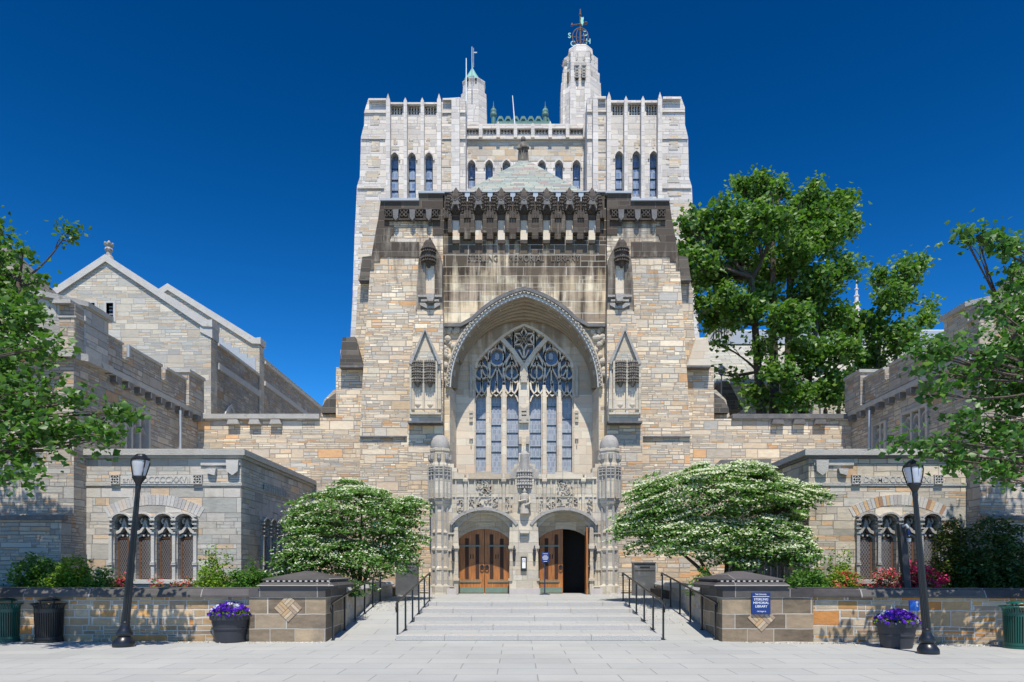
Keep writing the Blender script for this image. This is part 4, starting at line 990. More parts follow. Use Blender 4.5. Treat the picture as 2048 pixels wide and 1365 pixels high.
m = MB(); z0_ = pz(1030, YP); m.lathe(cxp, YP-.3, [(.06,0),(.17,.02),(.15,.3),(.12,.45),(.19,.62),(.17,.72),(.06,.76),(.09,.82),(.08,.9),(.01,.95)], 10, z0=z0_)
m.tube([(cxp-.16,YP-.32,z0_+.66),(cxp-.22,YP-.4,z0_+.45),(cxp+.05,YP-.45,z0_+.5)], .05, 6); m.tube([(cxp+.16,YP-.32,z0_+.66),(cxp+.2,YP-.42,z0_+.4),(cxp+.02,YP-.46,z0_+.3)], .05, 6)
m.build('robed_figure', M['carve'], st, smooth=50)
m = MB(); pp(m, [(1041,1068),(1039,1062),(1039,1060),(1059,1060),(1059,1062),(1057,1068)], -.4, -.2); pp(m, [(1041,1078),(1041,1074),(1057,1074),(1057,1078)], -.3, -.2); m.build('pier_bracket', M['portal'], portal)
# corner turrets
for uc in (880, 1219):
    x = px(uc, YP); yc = YP+.05
    m = MB(); s_ = YP/F
    m.lathe(x, yc, [(21*s_,pz(BOT+2,YP)),(21*s_,pz(1173,YP)),(17*s_,pz(1168,YP)),(17*s_,pz(1142,YP)),(19*s_,pz(1140,YP)),(19*s_,pz(1136,YP)),(16*s_,pz(1133,YP)),(16*s_,pz(1104,YP)),(19*s_,pz(1101,YP)),(19*s_,pz(1097,YP)),(15.5*s_,pz(1093,YP)),(15.5*s_,pz(1070,YP)),(18*s_,pz(1066,YP)),(14*s_,pz(1060,YP)),(14*s_,pz(1020,YP)),(20*s_,pz(1010,YP)),(22.5*s_,pz(1003,YP)),(22.5*s_,pz(932,YP)),(20*s_,pz(926,YP)),(20*s_,pz(905,YP)),(21.5*s_,pz(904,YP)),(21.5*s_,pz(900,YP)),(19*s_,pz(898,YP))], 8, rot=R(22.5))
    t = m.build('turret', M['portal'], portal)
    m = MB(); m.lathe(x, yc, [(19*s_,pz(899,YP)),(19.5*s_,pz(894,YP)),(18*s_,pz(885,YP)),(14*s_,pz(876,YP)),(8*s_,pz(871.5,YP)),(.01,pz(870,YP))], 20); m.build('dome', M['portal_grey'], t, smooth=60)
    m = MB()
    for q in range(8):
        a = R(45*q) + math.pi; 
        for a_ in (a,):
            ca, sa = math.cos(a_), math.sin(a_)
            for v in (936,941,946,953,998): 
                for (w_) in (1,): m.tube([(x+22.6*s_*ca-sa*.13, yc+22.6*s_*sa+ca*.13, pz(v,YP)), (x+22.6*s_*ca+sa*.13, yc+22.6*s_*sa-ca*.13, pz(v,YP))], .022, 4)
            m.tube([(x+21*s_*ca, yc+21*s_*sa, pz(1062,YP)), (x+21*s_*ca, yc+21*s_*sa, pz(908,YP))][:2] if False else [(x+22*s_*ca, yc+22*s_*sa, pz(998,YP)), (x+22*s_*ca, yc+22*s_*sa, pz(928,YP))], .03, 5)
            m.lathe(x+20.5*s_*ca, yc+20.5*s_*sa, [(.02,pz(925,YP)),(.07,pz(920,YP)),(.075,pz(911,YP))], 6)
        b_ = R(22.5+45*q); m.tube([(x+22*s_*math.cos(b_), yc+22*s_*math.sin(b_), pz(1003,YP)), (x+24*s_*math.cos(b_), yc+24*s_*math.sin(b_), pz(997,YP)), (x+24*s_*math.cos(b_), yc+24*s_*math.sin(b_), pz(936,YP))], .03, 5)
        m.tube([(x+17*s_*math.cos(b_), yc+17*s_*math.sin(b_), pz(1170,YP)), (x+16*s_*math.cos(b_), yc+16*s_*math.sin(b_), pz(1012,YP))], .045, 6)
    m.build('turret_rib', M['portal_grey'], t)
# flanking shafts right/left of turrets
m = MB()
for u in (902, 908, 1191, 1197): m.tube([(px(u,YP), YP-.03, pz(1172,YP)), (px(u,YP), YP-.03, pz(1050,YP))], .055, 6)
for (a, b) in ((897,912),(1186,1201)):
    for v in (1066,1100,1138): pp(m, [(a,v+3),(a,v),(b,v),(b,v+3)], -.12, 0)
m.build('side_shaft', M['portal'], portal)
m = MB(); pp(m, [(858,BOT+3),(858,1177),(914,1177),(914,BOT+3)], -.18, -.0); pp(m, [(1181,BOT+3),(1181,1177),(1241,1177),(1241,BOT+3)], -.18, -.0); pp(m, [(1019,BOT+3),(1019,1177),(1080,1177),(1080,BOT+3)], -.3, -.22)
m.build('plinth', plain('pinkish_plinth_stone', (.46,.42,.40), .85, .2, 3, bump=.01), portal)
# jambs behind
YD = 27.3; fD = front(YD)
m = MB()
for c in DC:
    for s in (-1, 1):
        x0 = px(c+s*53, YP+.1); x1 = px(c+s*50, YD); e = s*.4
        m.quad_strip([[(x0,YP+.1,.6),(x1,YD,.6),(x1+e,YD+.05,.6),(x0+e,YP+.1,.6)], [(x0,YP+.1,2.95),(x1,YD,2.95),(x1+e,YD+.05,2.95),(x0+e,YP+.1,2.95)]])
    h = P([(c-50,BOT+6),(c-50,1078)] + dcurve(c, 50, 1078, 20) + [(c+50,1078),(c+50,BOT+6)], YD)
    m.prism([(px(c-75,YD), .55), (px(c-75,YD), pz(1015,YD)), (px(c+75,YD), pz(1015,YD)), (px(c+75,YD), .55)][0:4], .02, .3, fD, []) if False else None
    o = P([(c-72,BOT+6),(c-72,1020),(c+72,1020),(c+72,BOT+6)], YD); o = o + h[::-1][0:0]
    hole_out = o[:3] + [o[3]] 
    poly = [o[0], o[1], o[2], o[3]] + h[::-1]
    m.prism(poly, 0, .3, fD)
m.build('door_jamb', M['portal'], portal)
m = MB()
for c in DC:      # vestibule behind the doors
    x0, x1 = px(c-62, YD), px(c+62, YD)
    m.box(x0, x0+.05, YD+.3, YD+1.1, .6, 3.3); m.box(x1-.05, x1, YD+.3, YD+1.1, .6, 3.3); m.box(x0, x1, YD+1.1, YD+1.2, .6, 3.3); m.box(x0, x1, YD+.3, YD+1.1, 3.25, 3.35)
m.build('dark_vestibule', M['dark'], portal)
# gate wall behind the portal is solid from YF on; doors
def door_leaf(u0, u1, hinge_left, mk_parent):
    c = (DC[0] if u0 < 1030 else DC[1])
    crv = dcurve(c, 50, 1078, 20, 24)
    tops = [p for p in crv if u0 < p[0] < u1]
    def vt(u): 
        for a, b in zip(crv, crv[1:]):
            if a[0] <= u <= b[0]: return a[1] + (b[1]-a[1])*(u-a[0])/(b[0]-a[0])
        return 1078
    poly = P([(u0,1187.5),(u0,vt(u0))] + tops + [(u1,vt(u1)),(u1,1187.5)], YD)
    return poly, vt
def make_leaf(u0, u1, mapf, label=None, hinge_left=True):
    poly, vt = door_leaf(u0, u1, hinge_left, None)
    d = MB(); d.prism(poly, .08, .15, mapf)
    leaf = d.build('door_leaf', M['wood'], portal)
    if label: leaf['label'] = label
    w = u1-u0
    m = MB()
    for k, f0 in enumerate((.30, .72) if hinge_left else (.28, .70)):
        a = u0 + w*f0 - 3.6; b = a+7.2; v0 = max(vt(a), vt(b))+9
        m.prism(P([(a,1158),(a,v0),(b,v0),(b,1158)], YD), .066, .08, mapf)
    for k in range(7):
        for j in range(3):
            if k > 3: continue
    m.build('carved_panel', M['wood_dark'], leaf)
    m = MB()
    m.prism(P([(u0+1,1186),(u0+1,1175.5),(u1-1.5,1175.5),(u1-1.5,1186)], YD), .062, .08, mapf); m.build('kick_plate', M['kick'], leaf)
    m = MB(); a, b = (u0+.5, u1-8) if hinge_left else (u0+6, u1-.5)
    for v in (1092, 1163.5): m.prism(P([(a,v+1.6),(a,v-1.6),(b,v-1.6),(b+1.5,v),(b,v+1.6)], YD), .045, .08, mapf)
    m.build('strap_hinge', M['kick'], leaf)
    m = MB(); uh = u1-4.5 if hinge_left else u0+4.5; p_ = P([(uh,1135)], YD)[0]
    m.ribbon([(p_[0]+.07*math.cos(t*math.pi/5), p_[1]+.08*math.sin(t*math.pi/5)) for t in range(10)], .025, .0, .03, mapf, closed=True)
    m.prism([(p_[0]+.05*math.cos(t*math.pi/4), p_[1]+.02+.05*math.sin(t*math.pi/4)) for t in range(8)], .03, .08, mapf)
    m.build('ring_handle', M['iron'], leaf)
    m = MB()
    for du in (-2.3, 2.3):
        uc = u0 + w*(.5 if hinge_left else .5) + du; m.prism(P([(uc-.8,1118),(uc-.8,1109),(uc+.8,1109),(uc+.8,1118)], YD), .07, .081, mapf)
    m.build('slot', M['dark'], leaf)
    return leaf
make_leaf(918.7, 968.5, fD, None, True); make_leaf(969.5, 1018, fD, None, False)
make_leaf(1079, 1126, fD, 'closed left leaf of the open doorway', True)
# open leaf: hinge at right jamb, swung outward
xh = px(1173, YD)
def openmap(a, d, z):
    t = (px(1177, YD) - a)          # distance from hinge
    ang = R(88)
    return (xh - t*math.cos(ang) - (d-.08)*math.sin(ang), YD - .04 - t*math.sin(ang) + (d-.08)*math.cos(ang), z)
make_leaf(1128, 1176.5, openmap, 'right door leaf standing open', False)
# notice case on the pier
nc = thing('notice_case', 'small dark framed notice case on the pier between the doors', 'notice board', (px(1048,YP), YP-.3, pz(1142,YP)))
m = MB(); pp(m, [(1041.5,1143),(1041.5,1114),(1053.5,1114),(1053.5,1143)], -.30, -.22); m.build('case_frame', M['iron'], nc)
m = MB(); pp(m, [(1044,1137),(1044,1117),(1051,1117),(1051,1137)], -.306, -.30); nn = m.build('notice_sheet', M['white'], nc)
m = MB(); m.ribbon(P([(1045.3,1126),(1045.3,1121),(1047.5,1119),(1049.7,1121),(1049.7,1126)], YP), .014, -.312, -.306, fP); m.ribbon(P([(1045.3,1123),(1049.7,1123)], YP), .012, -.312, -.306, fP); m.build('emblem', M['greyblue'], nn)
# wall lanterns by the doors
for u, lab in ((907.5,'slim dark wall lantern left of the closed double door'),(1028.5,'slim dark wall lantern between closed doors and notice case'),(1068.5,'slim dark wall lantern just right of the notice case'),(1189,'slim dark wall lantern right of the open doorway')):
    x = px(u, YP); y = YP-.3
    l_ = thing('wall_lantern', lab, 'lantern', (x, y, pz(1122,YP)), 'wall lanterns beside the doors')
    m = MB(); m.tube([(x, YP-.1, pz(1096,YP)), (x, y, pz(1093,YP)), (x, y, pz(1098,YP))], .02, 6); m.build('bracket', M['iron'], l_)
    m = MB(); m.lathe(x, y, [(.02,pz(1123,YP)),(.045,pz(1121,YP)),(.055,pz(1102,YP)),(.07,pz(1101,YP)),(.02,pz(1096,YP))], 8); m.build('lamp_housing', M['pot'], l_)

# ================================================================== LINK WALLS
for s in (0, 1):
    lw = thing('link_wall', 'pale rubble wall with thin grey coping between the left wing and the entrance block' if s == 0 else 'rubble wall with dark coping and scuppers between the entrance block and the right wing', 'wall', (px(550 if s == 0 else 1580, 28.3), 28.3, 0))
    m = MB()
    if s == 0: m.prism(P([(392,1180),(392,836),(722,836),(722,1180)], 28.3), 0, .8, front(28.3))
    else: m.prism(P([(1376,1180),(1376,838),(1706,838),(1706,1180)], 28.3), 0, .8, front(28.3))
    m.build('wall', M['rubble'], lw)
    if s == 1:
        m = MB(); m.prism(P([(1110+320,930),(1440,921),(1540,919),(1540,932)], 28.3), -.12, -.003, front(28.3)); m.build('stained_ledge', M['trim_dark'], lw)
    m = MB(); a, b = ((391, 640), (1463, 1706))[s]
    m.prism(P([(a,839),(a,832),(a+1,829.5),(b,829.5),(b,839)], 28.3), -.14, .9, front(28.3)); m.build('coping', M['trim_grey'] if s == 0 else M['trim_dark'], lw)
    for (c0, c1) in (((457,481),(500,523),(542,565)), ((1540.7,1566),(1583,1608),(1625,1650)))[s]:
        m = MB(); m.prism(P([(c0,850),(c0+3,841),(c1-3,841),(c1,850)], 28.3), -.2, -.01, front(28.3)); m.build('scupper', M['trim_grey'] if s == 0 else M['trim_dark'], lw)

# ================================================================== ANNEXES (low pavilions) with gothic windows
YA = 21.0
def arch_pts(c, a, zs, rise, n=6): return parch(c, a, zs, rise, n)
def pavilion_window(mp, c0, z0, stone_m, parent, swing=(20, 0, 0, 0), reveal=.45, sgn=1):
    """four lights, pitch .61; mp(a, d, z); c0 = centre of first light"""
    pit, hw = .61, .235
    holes = []
    w = MB(); g = MB(); fr = None
    for i in range(4):
        c = c0 + sgn*i*pit
        hood = [(c-hw-.05, z0+1.70)] + parch(c, hw+.05, z0+1.70, .22, 6) + [(c+hw+.05, z0+1.70)]
        w.ribbon(hood, .05, -.12, .0, mp)
        # ogee head and cusps
        w.ribbon([(c-hw, z0+1.36), (c-hw*.55, z0+1.40), (c-hw*.2, z0+1.52), (c, z0+1.78)], [.10,.08,.06,.03], .08, .26, mp)
        w.ribbon([(c+hw, z0+1.36), (c+hw*.55, z0+1.40), (c+hw*.2, z0+1.52), (c, z0+1.78)], [.10,.08,.06,.03], .08, .26, mp)
        w.ribbon([(c-hw*.45, z0+1.62), (c-hw*.6, z0+1.70), (c-hw*.4, z0+1.78)], .05, .12, .2, mp); w.ribbon([(c+hw*.45, z0+1.62), (c+hw*.6, z0+1.70), (c+hw*.4, z0+1.78)], .05, .12, .2, mp)
        w.ribbon([(c-hw, z0+1.22), (c-hw*.55, z0+1.30), (c-hw*.2, z0+1.27)], .05, .14, .24, mp); w.ribbon([(c+hw, z0+1.22), (c+hw*.55, z0+1.30), (c+hw*.2, z0+1.27)], .05, .14, .24, mp)
    for i in range(5):
        c = c0 + sgn*(i-.5)*pit
        w.ribbon([(c, z0-.02), (c, z0+1.35)], .09, -.10, .05, mp)
        for z_, q in ((z0+.42,.13),(z0+.47,.11),(z0+1.32,.11),(z0+1.46,.14),(z0+1.58,.12),(z0+1.70,.14),(z0+1.80,.10)): w.ribbon([(c, z_), (c, z_+.04)], q, -.13, .03, mp)
    w.ribbon([(c0-sgn*pit*.6, z0-.07), (c0+sgn*pit*3.6, z0-.07)], .1, -.16, .1, mp)
    wo = w.build('window', stone_m, parent)
    g.prism([(c0-sgn*.3, z0+1.22), (c0-sgn*.3, z0+1.98), (c0+sgn*2.13, z0+1.98), (c0+sgn*2.13, z0+1.22)], .28, .31, mp); g.build('upper_pane', M['glass_diamond'], wo)
    for i in range(4):
        c = c0 + sgn*i*pit; ang = R(swing[i])
        def cm(a, d, z, c=c, ang=ang):
            t = (a - (c-hw)); return mp(c-hw + t*math.cos(ang) + d*math.sin(ang), .20 - t*math.sin(ang) + d*math.cos(ang), z)
        fb = MB()
        fb.ribbon([(c-hw+.03, z0), (c-hw+.03, z0+1.20), (c+hw-.03, z0+1.20), (c+hw-.03, z0)], .05, 0, .05, cm, closed=True)
        f_ = fb.build('casement', M['casement'], wo)
        pb = MB(); pb.prism([(c-hw+.04, z0+.02), (c-hw+.04, z0+1.18), (c+hw-.04, z0+1.18), (c+hw-.04, z0+.02)], .02, .03, cm); pb.build('pane', M['glass_diamond'], f_)
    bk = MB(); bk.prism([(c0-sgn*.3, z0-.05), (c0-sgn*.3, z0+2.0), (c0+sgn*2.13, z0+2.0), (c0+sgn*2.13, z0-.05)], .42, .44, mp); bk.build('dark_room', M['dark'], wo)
    return wo
def light_holes(c0, z0, sgn=1):
    return [arch_hole(c0+sgn*i*.61, .235, z0, z0+1.66, .20, 5) for i in range(4)]
def voussoirs(mp, cx, w_in, zs, rise, th, n, mat, parent, off):
    m = MB(); half = w_in
    Rr = (half*half+rise*rise)/(2*rise); a0 = math.asin(half/Rr)
    for i in range(n):
        t0 = -a0 + 2*a0*i/n; t1 = -a0 + 2*a0*(i+1)/n; g_ = .006/Rr
        q = [(cx+Rr*math.sin(t0+g_), zs-Rr+rise+Rr*math.cos(t0+g_)), (cx+(Rr+th)*math.sin(t0+g_), zs-Rr+rise+(Rr+th)*math.cos(t0+g_)), (cx+(Rr+th)*math.sin(t1-g_), zs-Rr+rise+(Rr+th)*math.cos(t1-g_)), (cx+Rr*math.sin(t1-g_), zs-Rr+rise+Rr*math.cos(t1-g_))]
        m.prism(q, off, .01, mp)
    return m.build('relieving_arch', mat, parent)
ZW = 1.22
SX = -8.02; SXR = 8.42
for s in (0, 1):
    if s == 0:
        an = thing('left_pavilion'.replace('left_', 'stone_'), 'low grey stone pavilion with gothic windows behind the black litter bin and lamp', 'pavilion', (px(310, YA), YA, 0))
        xa, xb = -13.6, SX; sm = M['annex']; ws = 1; xs = SX
        c0 = px(245, YA); txt = 'ann\u00b7MDCCCCXXVII'; tu = 315; vm = M['voussoir']; cn = px(308, YA)
    else:
        an = thing('stone_pavilion', 'low warm stone pavilion with gothic windows behind the magenta azaleas', 'pavilion', (px(1790, YA), YA, 0))
        xa, xb = SXR, 14.2; sm = M['annex_r']; xs = SXR
        c0 = px(1735, YA); txt = 'Dei:MDCCCCXXXI'; tu = 1793; vm = M['voussoir_r']; cn = px(1799, YA)
    ft = front(YA); top = 4.88
    m = MB(); m.prism([(xa, 0), (xa, top), (xb, top), (xb, 0)], 0, .45, ft, light_holes(c0, ZW))
    ms = side_px(xs) if s == 0 else side_nx(xs)
    cs = YA + 1.95
    ex = .45
    m.prism([(YA+.451, 0), (YA+.451, top), (28.29, top), (28.29, 0)], 0, .45, ms, light_holes(cs, ZW))
    m.build('wall', sm, an)
    m = MB(); m.box(min(xa, xb)+.5, max(xa, xb)-.5, YA+.5, 28.2, 4.3, top-.03); m.build('flat_roof', M['trim_grey'], an)
    # battered base, moulding, coping with lower string
    e = 1 if s == 0 else -1
    def wrapband(m, z0, z1, pr, pr0=0.003):
        x_ = xs + e*pr
        lo, hi = (xa, x_) if s == 0 else (x_, xb)
        m.box(lo, hi, YA-pr, YA-pr0, z0, z1)
        if s == 0: m.box(xs+pr0, x_, YA-pr0, 28.28, z0, z1)
        else: m.box(x_, xs-pr0, YA-pr0, 28.28, z0, z1)
    m = MB(); wrapband(m, 4.80, 4.955, .16); wrapband(m, 4.955, 4.985, .12); 
    m.build('coping', M['trim_grey'], an)
    m = MB(); wrapband(m, 4.72, 4.80, .08); wrapband(m, .0, 1.08, .10); wrapband(m, 1.081, 1.13, .06); m.build('string_course', M['trim_grey'] if s == 0 else M['trim_dark'], an)
    m = MB(); wrapband(m, 3.93, 4.02, .035) ; m.build('string_course', M['trim_grey'], an)
    # corner shield block
    cu = px(468 if s == 0 else 1641, YA); d_ = -1 if s == 0 else 1
    m = MB(); m.box(min(cu+e*.20, cu-e*.95), max(cu+e*.2, cu-e*.95), YA-.05, YA-.003, 4.52, 4.70); m.prism([(cu-.18,4.66),(cu+.18,4.66),(cu+.16,4.34),(cu,4.22),(cu-.16,4.34)], -.15, -.072, ft)
    m.prism([(cu-e*.62-.14,4.42),(cu-e*.62+.14,4.42),(cu-e*.62+.1,4.22),(cu-e*.62-.1,4.28)], -.12, -.003, ft); m.build('shield', M['trim'] if s == 0 else M['trim_grey'], an)
    # inscription band
    tx = px(tu, YA); 
    m = MB(); m.prism([(tx-1.05,3.98),(tx-1.05,4.22),(tx+1.05,4.22),(tx+1.05,3.98)], -.05, -.003, ft); m.build('inscription_band', M['carve'] if s else M['trim'], an)
    t = text_obj(txt, 0, YA-.052, 0, .25, .012, M['trim_grey'], 'inscription', None, font_bold=.002)
    xv = [v.co.x for v in t.data.vertices]; mc_ = (max(xv)+min(xv))/2; sc = 1.94/(max(xv)-min(xv))
    for v in t.data.vertices: v.co.x = tx+(v.co.x-mc_)*sc; v.co.z += 4.10
    t.parent = an; t.matrix_parent_inverse = parent_inv(an)
    m = MB(); m2 = MB()
    for q in (-1, 1):
        c = tx+q*1.19; m.prism([(c-.13,3.97),(c-.13,4.24),(c+.13,4.24),(c+.13,3.97)], -.03, -.003, ft)
        for (dx, dz) in ((0,.06),(0,-.06),(.06,0),(-.06,0)): m2.ribbon([(c+dx+.055*math.cos(t_*math.pi/4), 4.105+dz+.055*math.sin(t_*math.pi/4)) for t_ in range(8)], .025, -.09, -.03, ft, closed=True)
        m2.ribbon([(c-.12,3.98),(c-.12,4.23),(c+.12,4.23),(c+.12,3.98)], .025, -.10, -.03, ft, closed=True)
    m.build('quatrefoil_recess', M['void'], an); m2.build('quatrefoil', M['trim'], an)
    wx = c0 + .915
    pavilion_window(ft, c0, ZW, M['trim'] if s == 0 else M['portal_grey'], an, swing=(26, 8, 22, 14) if s == 0 else (0, 0, 0, 0))
    voussoirs(ft, wx, 1.32, 3.02, .36, .30, 27, vm, an, -.012)
    pavilion_window(ms, cs, ZW, M['trim_grey'], an)
    voussoirs(ms, cs+.915, 1.32, 3.02, .36, .30, 27, vm, an, -.012)
    m = MB(); m.prism([(cs-.15,3.98),(cs-.15,4.22),(cs+1.95,4.22),(cs+1.95,3.98)], -.06, -.036, ms); m.build('inscription_band', M['carve'], an)
    m = MB(); r = random.Random(9)
    for k in range(12):
        a = cs-.05+k*.17; m.ribbon([(a,4.0),(a+.02,4.2)], .03, -.09, -.06, ms); m.ribbon([(a+.02,4.2),(a+.1,4.12),(a+.02,4.08)], .025, -.09, -.06, ms)
    m.build('carved_lettering', M['trim_grey'], an)

# ================================================================== LONG WINGS either side
for s in (0, 1):
    e = 1 if s == 0 else -1
    X0 = -12.5 if s == 0 else 13.0
    wg = thing('side_wing', 'long grey stone wing with battlements and corner turret, left of the court' if s == 0 else 'long brown stone wing with battlements and slate roof, right of the court', 'building', (X0, 20.4, 0))
    ms = side_px(X0) if s == 0 else side_nx(X0)
    XO = X0 - e*12
    m = MB()
    hl = [[(22.95,4.2),(22.95,7.05),(23.5,7.35),(24.6,7.35),(24.6,4.2)][::1]]
    m.prism([(21.003,0),(21.003,7.45),(28.29,7.45),(28.29,0)], 0, .6, ms, [[(23.0,4.6),(23.0,6.75),(24.5,6.75),(24.5,4.6)], [(25.6,4.6),(25.6,6.75),(26.5,6.75),(26.5,4.6)]] if s else [[(23.0,4.6),(23.0,6.75),(24.5,6.75),(24.5,4.6)]])
    lo, hi = min(XO, X0), max(XO, X0)
    fw = front(20.4)
    m.prism([(lo,0),(lo,7.45),(hi,7.45),(hi,0)], 0, .6, fw, [])
    m.build('wall', M['wing'], wg)
    # parapet with embrasures on the side
    m = MB()
    par = [(20.3,7.62),(20.3,8.95),(21.75,8.95),(21.75,8.55),(22.72,8.55),(22.72,8.1),(22.98,8.1),(22.98,8.55),(25.2,8.55),(25.2,8.1),(25.5,8.1),(25.5,8.55),(27.0,8.55),(27.0,8.95),(28.29,8.95),(28.29,7.62)]
    m.prism(par, -.10, .35, ms)
    m.prism([(21.75,8.55),(20.3,8.95)][0:0] or [(27.0,7.62),(27.0,8.85),(28.29,8.85),(28.29,7.62)], -.25, -.101, ms)
    l2, h2 = (lo, hi+.09) if s == 0 else (lo-.09, hi)
    m.prism([(l2,7.62),(l2,8.9),(h2,8.9),(h2,7.62)], -.12, .2, fw)
    m.build('parapet', M['wing'], wg)
    # corner turret, chamfered
    xc = X0 - e*.15
    m = MB(); pts = [(xc-e*1.5,20.0),(xc-e*.45,20.0),(xc+e*.28,20.75),(xc+e*.28,21.9),(xc-e*1.5,21.9)]
    m.prism(pts, 7.65, 9.02, lambda a, d, z: (a, z, d)); m.build('turret', M['annex'] if s == 0 else M['annex_r'], wg)
    m = MB(); pts = [(xc-e*1.6,19.9),(xc-e*.41,19.9),(xc+e*.38,20.71),(xc+e*.38,22.0),(xc-e*1.6,22.0)]
    m.prism(pts, 9.02, 9.16, lambda a, d, z: (a, z, d)); m.prism(pts, 7.45, 7.65, lambda a, d, z: (a, z, d))
    m.prism([(20.25,8.55),(20.25,8.6),(22.72,8.6),(22.72,8.55)], -.16, .4, ms); m.prism([(22.98,8.55),(22.98,8.63),(25.2,8.63),(25.2,8.55)], -.16, .4, ms); m.prism([(25.5,8.55),(25.5,8.63),(27.0,8.63),(27.0,8.55)], -.16, .4, ms); m.prism([(26.95,8.85),(26.95,8.96),(28.29,8.96),(28.29,8.85)], -.31, .4, ms)
    m.prism([(21.9,7.45),(21.9,7.62),(28.29,7.62),(28.29,7.45)], -.2, .0, ms)
    m.prism([(22.72,8.1),(22.72,8.14),(22.98,8.14),(22.98,8.1)], -.2, .4, ms); m.prism([(25.2,8.1),(25.2,8.14),(25.5,8.14),(25.5,8.1)], -.2, .4, ms)
    m.box(l2, h2, 20.2, 20.45, 7.45, 7.62); m.box(l2, h2, 20.1, 20.7, 8.9, 9.0)
    m.build('coping', M['trim_grey'], wg)
    m = MB()
    for k in range(9): y = 22.2 + k*.7; m.prism([(y,7.44),(y,7.25),(y+.14,7.2),(y+.28,7.25),(y+.28,7.44)], -.22, -.003, ms)
    m.build('corbel', M['trim_dark'], wg)
    m = MB()
    m.tube([ms(26.4, -.2, 7.3), ms(26.4, -.2, 4.9)], .05, 6); m.tube([ms(22.85, -.22, 8.2), ms(22.85, -.22, 8.6)], .05, 6); m.build('rain_pipe', M['lead'], wg)
    # window in the side
    for (a0, a1) in (((23.0,24.5),) if s == 0 else ((23.0,24.5),(25.6,26.5))):
        w = MB(); w.ribbon([(a0,4.6),(a0,6.75),(a1,6.75),(a1,4.6)], .16, -.06, .2, ms, closed=True)
        nn_ = 3 if a1-a0 > 1.2 else 2
        for k in range(1, nn_): a = a0+(a1-a0)*k/nn_; w.ribbon([(a,4.6),(a,6.75)], .11, .0, .3, ms)
        for k in range(nn_):
            c = a0+(a1-a0)*(k+.5)/nn_; hw = (a1-a0)/nn_/2-.04; w.ribbon([(c-hw,6.3)] + parch(c, hw, 6.3, .3, 5) + [(c+hw,6.3)], .06, .05, .25, ms); w.ribbon([(c-hw,6.0),(c,6.25),(c+hw,6.0)], .05, .05, .25, ms)
        wo_ = w.build('window', M['trim_grey'], wg)
        g_ = MB(); g_.prism([(a0-.02,4.58),(a0-.02,6.77),(a1+.02,6.77),(a1+.02,4.58)], .32, .36, ms); g_.build('pane', M['glass_dark'], wo_)
    # battered base of the front, with moulding
    m = MB(); xe = X0 + e*.0
    q = [(-.75,0),(-.62,2.85),(-.5,3.02),(-.36,3.08),(0,3.08),(0,0)]
    b0 = XO; b1 = X0 + e*.05
    m.quad_strip([[(b0, 20.4+d, z) for d, z in q], [(b1, 20.4+d, z) for d, z in q]])
    m.build('battered_base', M['wing'], wg)
    m = MB(); m.box(min(b0,b1)-.02, max(b0,b1)+.06*e if e>0 else max(b0,b1), 19.7, 19.95, 2.86, 2.98); m.box(min(b0,b1), max(b0,b1), 19.58, 19.9, .9, 1.1); m.build('base_moulding', M['trim_dark'], wg)
    m = MB(); za, zb = 8.6, 12.5
    m.quad_strip([[(XO,21.2,za),(xc-e*1.7,21.2,za),(xc-e*1.7,28,za),(XO,28,za)], [(XO,24.5,zb),(xc-e*4.6,24.5,zb),(xc-e*4.6,24.7,zb),(XO,24.7,zb)]]); m.build('slate_roof', M['slate_dark'], wg)

# ================================================================== GABLED HALL, left background
YG = 34.0; fG = front(YG)
gh = thing('gabled_hall', 'pale stone hall with two stepped gables and a carved finial, left background', 'hall', (px(213, YG), YG, 0))
XR = px(422, YG); apx, apz_ = px(213, YG), pz(520, YG); ez = pz(656, YG)
gz = lambda z: z*.3663
m = MB(); lw_ = 2*apx-XR
m.prism([(lw_,0),(lw_,ez),(apx,apz_),(XR,ez),(XR,0)], 0, .7, fG, [P([(177,628),(177,606.5),(190,606.5),(190,628)], YG), P([(213,640),(213,606.5),(227,606.5),(227,640)], YG)])
YG2 = 40.2; ap2 = px(337, YG2); z2a = pz(577, YG2); z2e = pz(690, YG2); X2 = px(519, YG2)
m.prism([(2*ap2-X2,0),(2*ap2-X2,z2e),(ap2,z2a),(X2,z2e),(X2,0)], 0, .7, front(YG2))
m.build('gable_wall', M['gable'], gh)
m = MB(); msd = side_px(XR)
m.prism([(YG+.701,0),(YG+.701,pz(684,YG)),(YG2,pz(684,YG)),(YG2,0)], 0, .6, msd)
m.prism([(YG2+.701,0),(YG2+.701,13.1),(56,13.1),(56,0)], 0, .6, side_px(X2))
m.build('side_wall', M['wing'], gh)
m = MB()
m.prism([(YG+.71,11.1),(YG+.71,11.4),(YG2,11.4),(YG2,11.1)], -.1, -.003, msd); m.prism([(YG+.6,12.2),(YG+.6,12.32),(YG2+.02,12.32),(YG2+.02,12.2)], -.15, .6, msd)
m.prism([(YG2+.71,11.9),(YG2+.71,12.15),(56,12.15),(56,11.9)], -.1, -.003, side_px(X2)); m.prism([(YG2+.6,13.1),(YG2+.6,13.25),(56,13.25),(56,13.1)], -.15, .6, side_px(X2))
for (c, a) in ((36.3,.9),(38.8,.75)): m.ribbon(arch_hole(c, a, 6, 8.2, 1.5, 6), .22, -.06, .0, msd)
m.build('string_course', M['trim'], gh)
m = MB()
for (c, a) in ((36.3,.8),(38.8,.65)): m.prism(arch_hole(c, a, 6, 8.2, 1.4, 6), -.02, -.003, msd)
m.build('blind_arch', M['trim_grey'], gh)
m = MB()
k = .22
m.ribbon([(lw_-.1,ez-.1),(apx,apz_+.05),(XR-.25,ez+.18),(XR+.1,ez+.18)], .34, -.12, .75, fG)
